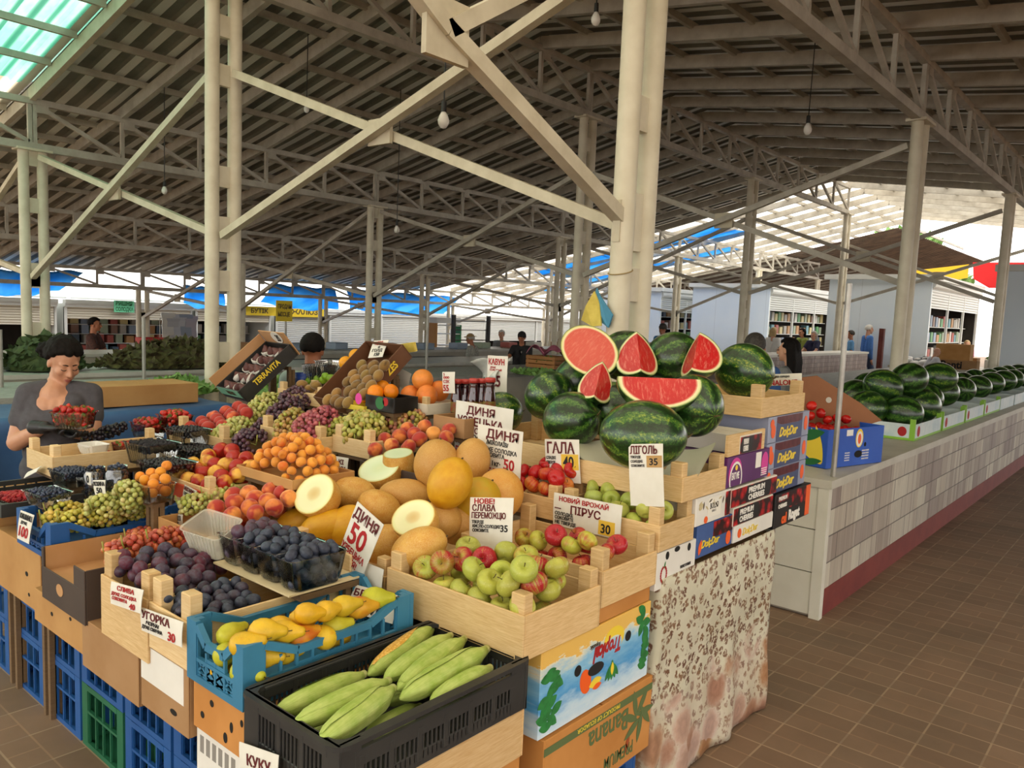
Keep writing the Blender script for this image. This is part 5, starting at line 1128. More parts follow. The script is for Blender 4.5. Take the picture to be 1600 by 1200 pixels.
for kind, mm, nm, lab in (('blue', M('blueberry_heap', '2c3448', '3a445c', rough=.5, sc=80), 'blueberries', 'many small blueberries filling the other tubs and jars'), ('black', M('black_berry_heap', '17151a', '2a262e', rough=.35, sc=120), 'black_berries', 'many small black berries filling the dark tubs')):
    if MASS[kind]:
        mb = MB()
        for p, r in MASS[kind]: mb.sph(p, r, 7, 5)
        tag(mb.build(nm, mm, None, True), lab, nm.replace('_', ' '), kind='stuff')
# shallow black tray and the wooden crate with dark grapes at the far left
fcrate('shallow black tray with a few blueberries at the left end', -4.1, -3.63, 1.08, 1.52, .83, .885, black_m, dip=.0, lattice=False, sup=False, name='plastic_tray')
crate('pale wooden crate of black grapes in front of the woman', -4.22, -3.9, 1.37, 1.98, .915, 1.01, post=.05, pw=.045, m=pine_p)
for i, (a, b) in enumerate((((130, 690), (160, 680)), ((150, 682), (185, 668)), ((165, 678), (198, 664)))):
    bunch('black grape bunch in the pale crate, %s from the left' % ordinal(i), 'black grapes in the pale crate', atY(*a, 1.68+.08*i), atY(*b, 1.76+.08*i), .042, 40, .011, .012, ['1c1a22', '24202a', '2a2430'], .8)
o = punnet('white plastic tub in the pale crate before the woman', *(atY(146, 696, 1.62)-Z*.04), .13, .1, .05, .1); o.data = o.data.copy(); o.data.materials[0] = M('white_plastic', 'e4e2dc', rough=.4)
# tilted fig carton
def tilt_box(label, p0, px, py, pz, L, Wd, h, m, mi, name='tilted_carton'):
    """open carton whose floor leans back: p0 = front left bottom corner"""
    root = place(None, name); root.matrix_world = frame(V(p0), px, py, pz); tag(root, label, 'box'); t = .006
    mb = MB().bb((0, 0, 0), (L, Wd, t)).bb((0, 0, t), (L, t, h)).bb((0, Wd-t, t), (L, Wd, h)).bb((0, t, t), (t, Wd-t, h)).bb((L-t, t, t), (L, Wd-t, h)); bev(mb.build('carton_body', m, root), .002, 1); return root
a = atY(356, 628, 2.5); b_ = atY(385, 632, 2.4); x = V((.83, -.1, 0)).normalized(); yv = V((.0, .72, .62)).normalized(); yv = (yv-x*yv.dot(x)).normalized(); nz = x.cross(yv)
FB = atY(352, 620, 2.55)
fig = tilt_box('tilted black fig carton with yellow lettering', FB, x, yv, nz, .32, .42, .09, M('black_carton', '22201f', '2b2826', rough=.5), card_in)
MB().bb((-.002, -.0012, .03), (.3, -.0004, .088)).build('printed_panel', M('mint_print', '6fa88a', '7fb498', rough=.5), fig)
text('TERRAVITA', .036, INK['y'], fig, frame(V((.3212, .1, .04)), V((0, 1, 0)), Z, V((1, 0, 0))), width=.24, bold=.03); text('TERRAVITA', .03, INK['n'], fig, frame(V((.12, -.0022, .045)), V((1, 0, 0)), Z, V((0, -1, 0))), width=.14)
MB().bb((-.01, .425, .0), (.33, .431, .17)).build('raised_flap', card_in, fig); MB().bb((-.012, 0, 0), (-.005, .42, .15)).build('raised_flap', card_in, fig)
MB().prism(ell(.2, .13, .065, .045, 20, .1), .002, frame(V((0, .4235, 0)), V((1, 0, 0)), Z, V((0, -1, 0)))).build('price_tag', PAPER, fig); text('35', .05, INK['k'], fig, frame(V((.19, .4195, .105)), V((1, 0, 0)), Z, V((0, -1, 0))), width=.06, bold=.03, shear=.2)
m_fig = M('fig_skin', '4a2a2e', '6a4038', rough=.6, sc=60); figme = lathe_mesh('fig', [(0.0005, -.024), (.014, -.021), (.024, -.008), (.023, .004), (.012, .018), (.005, .028), (.0005, .03)], m_fig, 14)
collar = M('white_tissue', 'd8d4cc', 'c8c4bc', rough=.9, sc=40)
objs = []
for i in range(5):
    for j in range(4):
        p = fig.matrix_world @ V((.05+.073*j, .05+.08*i, .06)); o = place(figme, 'fig', None, p, (fig.matrix_world.to_3x3() @ Euler((random.gauss(0, .4), random.gauss(0, .4), 0)).to_matrix()).to_euler()); tag(o, '', 'fig', 'figs in the tilted carton'); objs.append(o); o.scale = (1.2,)*3
        MB().lathe([(.012, -.026), (.024, -.022), (.031, -.004), (.0285, -.003), (.022, -.018)], 10).build('tissue_collar', collar, o, True)
RANK.append((objs, '{o} from the left of the figs in tissue in the tilted carton'))
SUP.append((FB.x+.02, FB.x+.3, FB.y+.02, FB.y+.2, FB.z-.0)); SUP.append((FB.x+.02, FB.x+.3, FB.y+.24, FB.y+.3, FB.z+.2))
# kiwi carton
KB = atY(562, 640, 2.5); x = V((1, -.12, 0)).normalized(); yv = V((.06, .73, .69)).normalized(); yv = (yv-x*yv.dot(x)).normalized(); nz = x.cross(yv)
KB = atY(518, 637, 2.55)-x*.12-nz*.03
kw = tilt_box('tilted brown kiwi carton with yellow print', KB, x, yv, nz, .36, .44, .095, M('brown_print_carton', '5e3a22', '6c452a', rough=.6), card_in)
text('ZES', .04, INK['y'], kw, frame(V((.3612, .27, .03)), V((0, 1, 0)), Z, V((1, 0, 0))), width=.1, bold=.04); mark(kw, [(.02, .0), (.12, .0), (.1, .09), (.02, .09)], .36, INK['y'], .0006); mark(kw, [(.1, .0), (.13, .0), (.11, .09), (.09, .09)], .36, INK['g'], .0008)
SUP.append((KB.x+.03, KB.x+.33, KB.y, KB.y+.12, KB.z-.03)); SUP.append((KB.x+.03, KB.x+.33, KB.y+.2, KB.y+.28, KB.z+.2))
sign('white kiwi price card on top of the tilted kiwi carton', atY(585, 533, 2.85), atY(608, 531, 2.85), atY(566, 560, 2.8), [('КІВІ', .2, .72, .2, .65, 'r'), ('★', .45, .52, .12, .15, 'k'), ('ГОЛД', .15, .32, .16, .7, 'k'), ('150', .35, .08, .18, .4, 'k')])
o = MB().box((0, 0, 0), (.32, .02, .05)).build('yellow_flap', M('yellow_paper', 'd8c060', 'cbb24a', sc=20)); o.location = atY(618, 546, 2.9); o.rotation_euler = (.2, -.15, 0); tag(o, 'crumpled yellow paper lining on the kiwi carton rim', 'paper')
def low_box(label, px, py, y, wd, dp, h, m, name='fruit_box', rz=0, **k):
    p = atY(px, py, y); r = carton(label, p.x-wd/2, p.x+wd/2, p.y, p.y+dp, p.z, p.z+h, m, open_top=True, sup=True, name=name, rz=rz, **k); return r
c = low_box('black fruit box with red and green print under the oranges', 592, 643, 2.5, .21, .16, .075, blackp)
MB().prism(ell(-.1, .055, .025, .028), .0006, frame(V((0, -.1257, 0)), V((1, 0, 0)), Z, V((0, -1, 0)))).build('printed_mark', INK['p'], c); MB().prism(ell(.06, .05, .032, .03), .0006, frame(V((0, -.1257, 0)), V((1, 0, 0)), Z, V((0, -1, 0)))).build('printed_mark', INK['g'], c); MB().prism(ell(.1, .06, .02, .02), .0006, frame(V((0, -.1257, 0)), V((1, 0, 0)), Z, V((0, -1, 0)))).build('printed_mark', INK['r'], c)
p0 = PORA[0]; c = crate('pale crate with dark lettering under the grapefruits', PGRA[0].x-.1, PGRA[0].x+.2, 2.67, 2.92, 1.235, 1.29, post=.035, pw=.035, m=M('pale_print_board', 'd8cdb8', 'e2d8c4', rough=.6, sc=5), sup=True, mpost=pine)
text('Sopraios', .03, INK['d'], c, frame(V((-.085, -.1262, .014)), V((1, 0, 0)), Z, V((0, -1, 0))), width=.17, bold=.03)
low_box('brown carton below the red topped bottles', 700, 682, 2.55, .2, .2, .09, card_d); low_box('yellow printed low tray under the kiwis', 550, 640, 2.48, .18, .12, .025, M('yellow_tray', 'd8c23c', rough=.5))
crate('pale wooden crate holding the loose kiwis', PKL[0].x-.15, PKL[0].x+.28, 2.68, 2.95, PKL[2].z-.085, PKL[2].z-.012, post=.04, pw=.04, m=pine_p)
SUP.append((PLIME[0].x-.05, PLIME[-1].x+.05, 2.96, 3.04, min(q.z for q in PLIME)-.03)); SUP.append((PMAN[0].x-.03, PMAN[1].x+.05, 2.82, 3.0, PMAN[0].z-.045)); SUP.append((-3.0, -2.5, 1.5, 1.95, .99)) if False else None
for i, (px, py, y, L) in enumerate(((500, 580, 3.0, .2), (518, 574, 3.1, .18))): 
    q = atY(px, py, y); punnet('%s clear empty tub standing behind the limes' % ('left', 'right')[i], q.x, q.y, q.z-.06, L, .14, .1, .1); SUP.append((q.x-.07, q.x+.07, q.y-.05, q.y+.05, q.z-.06))
q = atY(474, 600, 2.95); o = MB().lathe([(0, 0), (.05, 0), (.055, .07), (.05, .07), (.046, .005)], 18).build('blue_tub', M('blue_tub_plastic', '1f3f8c', rough=.4), None, True); o.location = (q.x, q.y, q.z); tag(o, 'small blue plastic tub in front of the clear tubs', 'tub'); SUP.append((q.x-.04, q.x+.04, q.y-.04, q.y+.04, q.z))
# bottles with red caps
glass_d = M('dark_red_syrup', '2a0c10', '3a1016', rough=.08, sc=20, coat=1); redcap = M('red_cap', 'a8322e', 'b84038', rough=.4, sc=30)
for i, px in enumerate((713, 726, 739, 752, 764, 721)):
    p = atY(px, 651, 2.78+.035*(i % 2)+(.06 if i == 5 else 0)); SUP.append((p.x-.03, p.x+.03, p.y-.03, p.y+.03, p.z)); root = thing('juice_bottle', 'dark red juice bottle with a red cap, %s from the left' % ordinal(i) if i < 5 else 'dark red juice bottle standing behind the others', 'bottle', p, 0, 'red capped juice bottles')
    MB().lathe([(0, 0), (.027, 0), (.03, .01), (.03, .09), (.024, .12), (.021, .15), (.023, .165), (.0, .165)], 16).build('glass_bottle', glass_d, root, True); MB().lathe([(0, .186), (.024, .185), (.0265, .18), (.0265, .165), (.0, .165)], 16).build('cap', redcap, root, True)
    MB().lathe([(.0304, .025), (.0304, .075)], 16).build('bottle_label', M('red_bottle_label', '8a1c1a', '6a7a2a', rough=.5, sc=30), root, True)
# ================================================================== PRICE SIGNS
ye = M('yellow_price_patch', 'e0b83c', rough=.6); br = M('brown_price_patch', 'b8925c', rough=.8)
sign('tall price sign reading 50 in front of the melons', atY(560, 783, 1.64), atY(600, 820, 1.64), atY(545, 905, 1.62), [('ДИНЯ', .03, .80, .15, .9, 'd'), ('50', .1, .45, .3, .78, 'r'), ('УЗБЕЦЬКА', .02, .32, .09, .95, 'r'), ('АКЦІЯ!', .1, .19, .09, .7, 'r')])
sign('white price sign reading 35 standing behind the front apples', atY(736, 777, 2.0), atY(803, 778, 2.0), atY(741, 858, 1.97), [('НОВЕ!', .1, .88, .1, .52, 'r'), ('СЛАВА', .06, .74, .125, .57, 'd'), ('ПЕРЕМОЖЦЮ', .05, .6, .115, .8, 'd'), ('ТВЕРДЕ', .06, .5, .06, .32, 'k'), ('КИСЛО-СОЛОДКЕ', .08, .42, .06, .65, 'k'), ('СОКОВИТЕ', .08, .34, .06, .4, 'k'), ('35', .73, .36, .13, .22, 'k')])
sign('white price sign reading 30 over the mottled apples', atY(867, 769, 2.37), atY(973, 790, 2.37), atY(862, 819, 2.365), [('НОВИЙ ВРОЖАЙ', .08, .78, .14, .75, 'r'), ('ПІРУС', .26, .46, .24, .52, 'd'), ('-', .02, .5, .16, .1, 'd'), ('СОЛОДКЕ', .03, .35, .1, .28, 'k'), ('СОКОВИТЕ', .03, .22, .1, .3, 'k'), ('НЕ ТВЕРДЕ', .03, .08, .1, .36, 'k'), ('30', .72, .1, .27, .18, 'k')], extra=[(.69, .04, .92, .46, ye)])
sign('white price sign reading 40 behind the red apples', atY(852, 686, 2.518), atY(905, 687, 2.518), atY(852, 752, 2.518), [('ГАЛА', .05, .68, .26, .88, 'd'), ('СЛАДКЕ', .03, .54, .07, .3, 'k'), ('ТВЕРДЕ', .03, .43, .07, .3, 'k'), ('40', .53, .36, .26, .38, 'k')], extra=[(.47, .3, .97, .66, ye)])
sign('tall white price sign reading 35 in front of the big watermelon', atY(983, 694, 2.42), atY(1036, 693, 2.42), atY(990, 790, 2.4), [('ЛІГОЛЬ', .04, .84, .13, .9, 'd'), ('ТВЕРДЕ', .05, .77, .04, .35, 'k'), ('СОЛОДКЕ', .06, .7, .04, .36, 'k'), ('СОКОВИТЕ', .07, .63, .04, .42, 'k'), ('35', .6, .66, .11, .33, 'k')], extra=[(.53, .62, .97, .81, br)])
sign('large white sign in two colours behind the honey melon sign', atY(714, 625, 2.62), atY(803, 640, 2.62), atY(712, 712, 2.62), [('ДИНЯ', .2, .8, .14, .5, 'd'), ('УЗБЕЦЬКА', .04, .6, .15, .9, 'd'), ('"ТОРПЕДА"', .25, .47, .1, .65, 'd'), ('НАЙСОЛОДШІ', .03, .36, .085, .75, 'k'), ('НАЙСМАЧНІШІ', .03, .25, .085, .75, 'k'), ('РІЖЕМО', .02, .05, .14, .5, 'r')])
sign('white sign reading 50 behind the yellow melons', atY(748, 662, 2.4), atY(818, 675, 2.4), atY(740, 742, 2.4), [('ДИНЯ', .2, .78, .17, .72, 'd'), ('/МІКОЛАЇВ/', .22, .66, .08, .6, 'k'), ('ДУЖЕ СОЛОДКА', .1, .53, .08, .8, 'k'), ('СОКОВИТА', .1, .43, .08, .55, 'k'), ('1кг·', .35, .27, .1, .22, 'k'), ('50', .62, .25, .2, .3, 'r'), ('МЕДОВА', .1, .08, .14, .75, 'r')])
sign('narrow white watermelon sign reading 25 at the back', atY(763, 555, 2.98), atY(794, 557, 2.98), atY(768, 613, 2.98), [('КАВУН', .05, .76, .16, .88, 'r'), ('ДУЖЕ', .15, .66, .05, .3, 'r'), ('СОЛОДКИЙ', .12, .59, .05, .6, 'r'), ('25', .2, .18, .3, .62, 'd')])
sign('small white sign before the red capped bottles', atY(692, 581, 2.72), atY(711, 581, 2.72), atY(689, 614, 2.72), [('5', .1, .82, .12, .15, 'r'), ('000', .1, .68, .12, .6, 'r'), ('СІК', .08, .48, .14, .6, 'r'), ('55', .05, .1, .3, .6, 'r')])
sign('paper sign pinned to the front of the yellow green grape crate', atY(500, 708, 2.26), atY(545, 716, 2.26), atY(504, 733, 2.255), [('ДАМСЬКІ', .05, .55, .3, .85, 'd'), ('ПАЛЬЧИКИ', .05, .12, .3, .9, 'd')])
sign('torn price slip reading 30 hanging on the small plum crate', atY(222, 948, 1.035), atY(287, 972, 1.035), atY(222, 985, 1.03), [('УГОРКА', .04, .6, .32, .75, 'd'), ('/ЧОРНА/', .15, .38, .16, .4, 'k'), ('ДУЖЕ СМАЧНА', .05, .18, .14, .5, 'k'), ('30', .68, .08, .36, .22, 'r')])
sign('crumpled price slip reading 40 hanging on the big plum crate', atY(176, 908, 1.03), atY(225, 922, 1.03), atY(158, 938, 1.02), [('СЛИВА', .22, .7, .2, .55, 'r'), ('ДУЖЕ СОЛОДКА', .05, .45, .14, .8, 'r'), ('СОКОВИТА', .08, .25, .14, .5, 'r'), ('40', .65, .06, .25, .22, 'r')])
sign('folded white price card clipped to the teal pear crate', atY(550, 912, 1.6), atY(628, 932, 1.6), atY(545, 955, 1.56), [('БЕРА', .12, .62, .26, .55, 'd'), ('ЧЕРНІВЦІ', .2, .42, .16, .5, 'k'), ('М\'ЯКА', .05, .12, .16, .3, 'k'), ('70', .55, .1, .34, .26, 'k')])
sign('white price card reading 100 on the blue grape crate', atY(34, 797, 1.07), atY(54, 805, 1.07), atY(14, 835, 1.05), [('КИШМИШ', .05, .75, .18, .9, 'k'), ('ДУЖЕ', .2, .58, .1, .5, 'k'), ('100', .08, .15, .36, .8, 'r')])
sign('small price card on the red orange strip of the nectarine crate', atY(290, 757, 1.58), atY(308, 767, 1.58), atY(279, 778, 1.57), [('НЕКТАРИН', .04, .72, .22, .92, 'd'), ('СОЛОДКИЙ', .1, .45, .16, .75, 'k'), ('НОВІ', .2, .12, .2, .5, 'r')])
sign('small card reading KISH beside the blue grape crate', atY(268, 802, 1.5), atY(286, 804, 1.5), atY(267, 820, 1.5), [('КИШ', .15, .5, .38, .75, 'k'), ('БЕЗ КІС', .1, .1, .25, .7, 'k')])
sign('small price slip reading 50 above the orange peaches', atY(432, 757, 2.0), atY(458, 752, 2.0), atY(434, 775, 1.99), [('50', .2, .15, .6, .4, 'r'), ('ПЕРСИК', .62, .55, .25, .36, 'k')])
sign('price card reading 50 stuck on the left berry jar', atY(147, 750, 1.29), atY(165, 750, 1.29), atY(147, 773, 1.29), [('ЛОХИНА', .02, .62, .28, .96, 'k'), ('50', .25, .12, .4, .6, 'k')])
sign('small card with a zero left of the berry jars', atY(136, 738, 1.3), atY(143, 739, 1.3), atY(136, 757, 1.3), [('0', .1, .2, .6, .7, 'k')])
sign('cucumber price sign at the bottom edge before the corn crate', atY(376, 1158, 1.012), atY(436, 1180, 1.012), atY(335, 1196, 1.005), [('КУКУ', .2, .45, .3, .7, 'd'), ('РУДЗА', .2, .08, .26, .5, 'd')])
sign('blank torn paper under the melon price sign', atY(549, 868, 1.645), atY(600, 890, 1.645), atY(552, 935, 1.64), [])
sign('blank white paper standing left of the grapefruits', atY(622, 573, 2.9), atY(643, 584, 2.9), atY(618, 600, 2.9), [])
sign('pale paper card hooked on the far left crate', atY(45, 738, 1.355), atY(66, 728, 1.355), atY(42, 745, 1.33), [])
sign('white card with cut red lettering behind the topmost crate', atY(1200, 585, 3.72), atY(1253, 583, 3.72), atY(1202, 603, 3.72), [('NALOME', .05, .05, .45, .92, 'r'), ('красна солодка', .1, .7, .2, .6, 'k')])
flagm = M('flag_blue', '4a8fb0', '4585a6', rough=.7)
# folded flag tied to the big column
def cloth(label, name, cat, fn, nu, nv, m, th=.004):
    mb = MB(); mb.sheet(fn, nu, nv); o = mb.build(name, m, None, True); s = o.modifiers.new('thickness', 'SOLIDIFY'); s.thickness = th; tag(o, label, cat); return o
def flagpt(px, py, y): return atY(px, py, y)
c0 = atY(934, 448, 3.95); root = thing('folded_flag', 'small folded yellow and blue flag tied to the big column', 'flag', c0)
for nm, pts, m in (('blue_band', [(932, 450), (937, 462), (957, 492), (950, 512), (935, 500), (926, 470)], flagm), ('yellow_band', [(928, 455), (936, 475), (939, 509), (925, 510), (908, 500), (915, 478)], M('flag_yellow', 'd8c25a', 'c8b04a', rough=.7, sc=20))):
    P = [atY(a, b, 3.93+.012*math.sin(i*2)-(.015 if nm[0] == 'y' else 0))-c0 for i, (a, b) in enumerate(pts)]; mb = MB(); n = len(P)
    mb.add(P+[p+V((0, .012, 0)) for p in P], [tuple(range(n)), tuple(range(2*n-1, n-1, -1))]+[(i, n+i, n+(i+1) % n, (i+1) % n) for i in range(n)]); mb.build(nm, m, root)
bc = V((-2.61, 4.14-.1175, 2.02)); mb = MB()
mb.tube([bc+V((.072*math.cos(t), .072*math.sin(t), .02*math.sin(t))) for t in [i*2*math.pi/24 for i in range(25)]], .004, 6, cap=False); tag(mb.build('tape_band', M('tan_tape', 'a08a5a', rough=.5)), 'thin tape band around the big column holding the flag', 'tape')
# plank trestles carrying every raised crate
lm = wood('dark_stand_wood', '6a5238', '7c6244')
for (x0, x1, y0, y1, z) in SUP:
    mb = MB().bb((x0+.02, y0+.02, z-.022), (x1-.02, y1-.02, z-.002)); ya = max(y0+.04, min(1.79, y1-.06)); yb = max(y1-.04, ya+.02)
    for (a, b) in ((x0+.04, ya), (x1-.04, yb), (x0+.04, yb), (x1-.04, ya)): mb.bb((a-.012, b-.012, 0), (a+.012, b+.012, z-.022))
    tag(mb.build('plank_trestle', lm), 'dark plank trestle mostly hidden under the raised crates of the stall', 'trestle', 'plank trestles under the raised crates')
# ================================================================== COUNTERS, KIOSKS AND THE FAR HALL
def tile_mat(name, c1, c2, mort, wd=.36, row=.165):
    t = NT(name); tc = t.n('TexCoord'); sx = t.n('SeparateXYZ'); t.l(tc.outputs['Object'], sx.inputs[0]); cx = t.n('CombineXYZ'); t.l(sx.outputs[1], cx.inputs[0]); t.l(sx.outputs[2], cx.inputs[1])
    b = t.n('TexBrick', offset=.37, offset_frequency=2); t.l(cx.outputs[0], b.inputs[0]); b.inputs['Scale'].default_value = 1; b.inputs['Brick Width'].default_value = wd; b.inputs['Row Height'].default_value = row; b.inputs['Mortar Size'].default_value = .005
    for k, c in (('Color1', c1), ('Color2', c2), ('Mortar', mort)): b.inputs[k].default_value = lin(c)
    st = t.noise(t.coord('Object', (1, 26, 1.2)), 1.6, 2, .5); st2 = t.ramp(t.noise(t.coord('Object', (1, 7, .05)), 1.3, 1, .3), [(.47, (.74, .68, .67, 1)), (.53, (1, 1, 1, 1))])
    c = t.mix(1., b.outputs[0], t.ramp(st, [(.3, .86), (.7, 1.08)]), 'MULTIPLY'); c = t.mix(.8, c, st2, 'MULTIPLY')
    g = t.noise(tc.outputs['Object'], 3, 6, .7); c = t.mix(t.ramp(g, [(.55, 0.), (.8, .5)]), c, lin('8a7f72')); t.l(c, t.b.inputs['Base Color']); t.b.inputs['Roughness'].default_value = .55; t.bump(b.outputs[1], -.3, .004); return t.m
tile = tile_mat('cream_and_mauve_blocks', 'cfc8b6', '998a82', '6a625a'); tile2 = tile_mat('small_pinkish_blocks', 'c9b8b0', 'b0a09c', '8a7e78', .12, .1)
worn = M('worn_white_paint', 'cfcabb', 'd9d5c8', rough=.65, sc=2.5, bump=.08, lo=.3, hi=.6); slab = M('pale_counter_slab', 'b9b4a6', 'c8c3b6', rough=.55, sc=3)
redb = M('dark_red_paint', '6e231e', '7d2f26', rough=.6, sc=5); grayw = wood('weathered_grey_wood', '8b8d8a', 'aaaca8')
def counter(label, x0, x1, y0, y1, h, wall, m_top=None, base=True, face='+', group=None):
    r = thing('market_counter', label, 'counter', ((x0+x1)/2, y0, 0)); w_ = x1-x0; L = y1-y0
    MB().bb((-w_/2, .0, floorz(x0)), (w_/2, L, h-.05)).build('block_wall', wall, r); MB().bb((-w_/2-.025, -.03, h-.05), (w_/2+.025, L, h)).build('counter_top', m_top or slab, r)
    if base: MB().bb((-w_/2-.004, .06, 0), (w_/2+.004, L, .17)).build('painted_base', redb, r)
    return r
C = counter('long block counter with watermelons along the aisle', -2.44, -1.54, 4.74, 19.6, .85, tile)
# white boarded end of the counter
e = MB()
for k in range(3): e.bb((-.45, -.018, .02+.262*k), (.45, -.001, .02+.262*k+.255))
e.build('end_board', worn, C); o = MB().bb((.4, -.026, .0), (.462, .03, .8)).build('corner_strip', worn, C)
# floral cloth round the stall table
def floral():
    t = NT('floral_tablecloth'); tc = t.n('TexCoord'); sx = t.n('SeparateXYZ'); t.l(tc.outputs['Object'], sx.inputs[0]); cx = t.n('CombineXYZ'); t.l(t.math('ADD', sx.outputs[1], sx.outputs[0]), cx.inputs[0]); t.l(sx.outputs[2], cx.inputs[1]); uv = cx.outputs[0]
    base = t.ramp(t.noise(uv, 5, 3), [(.35, 'c4bfa8'), (.65, 'd0cbb6')])
    nn = t.n('TexNoise'); nn.inputs['Scale'].default_value = 30; t.l(uv, nn.inputs['Vector']); mx = t.n('Mix', data_type='RGBA', i_0=.03); t.l(uv, mx.inputs[6]); t.l(nn.outputs[1], mx.inputs[7])
    v = t.n('TexVoronoi'); t.l(mx.outputs[2], v.inputs['Vector']); v.inputs['Scale'].default_value = 26; leafm = t.ramp(v.outputs['Distance'], [(.42, 1.), (.52, 0.)])
    pet = t.ramp(t.noise(uv, 62, 3, .6), [(.42, 0.), (.5, 1.)]); f = t.math('MULTIPLY', leafm, pet)
    vs = t.n('SeparateColor'); t.l(v.outputs['Color'], vs.inputs[0]); lc = t.ramp(vs.outputs[0], [(.3, '6a4634'), (.6, '8a6a50'), (.9, '7d5a3c')]); c = t.mix(f, base, lc)
    # border of big roses along the lower edge
    v2 = t.n('TexVoronoi'); t.l(mx.outputs[2], v2.inputs['Vector']); v2.inputs['Scale'].default_value = 7.5; vs2 = t.n('SeparateColor'); t.l(v2.outputs['Color'], vs2.inputs[0])
    rose = t.ramp(t.math('ADD', t.math('MULTIPLY', v2.outputs['Distance'], 1.2), t.math('MULTIPLY', t.noise(uv, 40, 3), .35)), [(.2, '7a4a34'), (.35, 'b98a70'), (.5, '8c5a3c'), (.7, 'c9a890'), (.8, 'd9d2c4')]); rose = t.mix(.6, rose, t.ramp(vs2.outputs[1], [(.2, 'a0725c'), (.5, 'b4824c'), (.8, 'c0a096')]), 'MULTIPLY'); rose = t.mix(.5, rose, t.ramp(vs2.outputs[1], [(.2, 'b08670'), (.5, 'a8763c'), (.8, 'cdb5aa')]))
    edge = t.math('ADD', sx.outputs[2], t.math('MULTIPLY', t.noise(uv, 9, 3), .35)); bm = t.ramp(edge, [(.5, 1.), (.56, 0.)]); bm = t.math('MULTIPLY', bm, t.ramp(v2.outputs['Distance'], [(.5, 1.), (.65, .3)])); c = t.mix(bm, c, rose)
    t.l(c, t.b.inputs['Base Color']); t.b.inputs['Roughness'].default_value = .55; return t.m
def clothfn(u, v):
    # wraps: near end (y=2.42) -> aisle face -> far end (y=3.43)
    s = .24+u*1.74; z = .84*(1-v)+.012*v; wv = .012*math.sin(s*17)*v+.008*math.sin(s*31+2)*v
    if s < .6: p = V((-1.94+s, 2.43-wv, z))
    elif s < 1.6: p = V((-1.335+wv, 2.43+(s-.6), z))
    else: p = V((-1.335-(s-1.6), 3.43+wv, z))
    p.x += .01*math.sin(v*9)*(.6 < s < 1.6); return p
cloth('floral cloth with brown leaves hanging round the stall table', 'tablecloth', 'tablecloth', clothfn, 110, 24, floral())
lm = MATS['dark_stand_wood']; tb = thing('stall_table', 'wooden table under the floral cloth', 'table', (-1.64, 2.9, 0)); MB().bb((-.05, -.46, .8), (.28, .5, .83)).build('tabletop', lm, tb)
for sx in (-1, 1):
    for sy in (-1, 1): MB().bb((.115+sx*.13-.02, .02+sy*.43-.02, 0), (.115+sx*.13+.02, .02+sy*.43+.02, .8)).build('leg', lm, tb)
# goods on the counter
q = atX(1340, 445, -1.56); o = MB().tube([(q.x, 4.86, .852), (q.x+.0, 4.86, q.z)], .016, 14).build('steel_post', M('brushed_steel_tube', '9a9690', 'b4b0a8', rough=.35, metal=.6, sc=6)); smooth_edges(o); tag(o, 'thin steel tube standing at the end of the block counter', 'post')
bb = M('bright_blue_carton', '1c4fb4', '2358bd', rough=.5, sc=3)
p_, q_ = atZ(1290, 733, .853), atZ(1377, 722, .853); ux = (q_-p_); Lb = ux.length; ux.normalize(); uy = Z.cross(ux); cb = p_+ux*Lb/2+uy*.21; hb = .25
c = carton('bright blue banana box with an oval emblem on the counter end', cb.x-Lb/2, cb.x+Lb/2, cb.y-.21, cb.y+.21, .853, .853+hb, bb, open_top=True, name='banana_box', rz=math.atan2(ux.y, ux.x))
lf = lambda k: frame(V((-Lb/2-k, 0, 0)), V((0, -1, 0)), Z, V((-1, 0, 0))); ff = lambda k: frame(V((0, -.2102-k, 0)), V((1, 0, 0)), Z, V((0, -1, 0)))
for k in range(6): MB().prism(leaf(.06+.018*k, .09+.012*k, .24, .02, -.6-.14*k), .0006, lf(.0004+.0002*k)).build('banana_print', INK['y'], c)
MB().prism(leaf(.08, .2, .22, .035, .3), .0006, lf(.0018)).build('leaf_print', INK['g'], c); MB().prism(leaf(.1, .03, .16, .022, .2), .0006, lf(.0018)).build('leaf_print', INK['g'], c)
for P_, m_, o_ in ((ell(.03, .18, .042, .062), INK['y'], .0004), (ell(.03, .175, .034, .05), INK['w'], .001), (ell(.03, .175, .018, .034), INK['o'], .0016)): MB().prism(P_, .0006, ff(o_)).build('oval_emblem', m_, c)
MB().prism(ell(.03, .075, .045, .024), .0006, ff(.0004)).build('hand_hole', dark_void, c); MB().prism(ell(.1, .135, .013, .015), .0006, ff(.0004)).build('hand_hole', dark_void, c)
for k in range(4): text('BANANAS PREMIUM', .011, INK['w'], c, ff(.0006) @ Matrix.Translation((.07, .09-.018*k, 0)), width=.09); text('BANANAS', .009, INK['w'], c, ff(.0006) @ Matrix.Translation((-.12, .085-.016*k, 0)), width=.06)
MB().box((-.08, -.2106, hb-.03), (.07, .0006, .04)).build('white_label', INK['w'], c)
fl_ = thing('cardboard_flap', 'brown carton side with a round hole leaning behind the red tomatoes', 'box', (cb.x, cb.y, 1.103)); D_ = (cb-CAM).dot(FW)+.12
pa = [atD(a, b, D_)-V((cb.x, cb.y, 1.103)) for a, b in ((1252, 590), (1277, 587), (1345, 630), (1378, 657), (1330, 672), (1255, 660))]; mb = MB(); n = len(pa); bk = V((-.009, .01, 0)); mb.add(pa+[p+bk for p in pa], [tuple(range(n)), tuple(range(2*n-1, n-1, -1))]+[(i, n+i, n+(i+1) % n, (i+1) % n) for i in range(n)]); mb.build('raised_flap', M('inner_brown_board', '8a5a3c', '966444', rough=.85, sc=3), fl_)
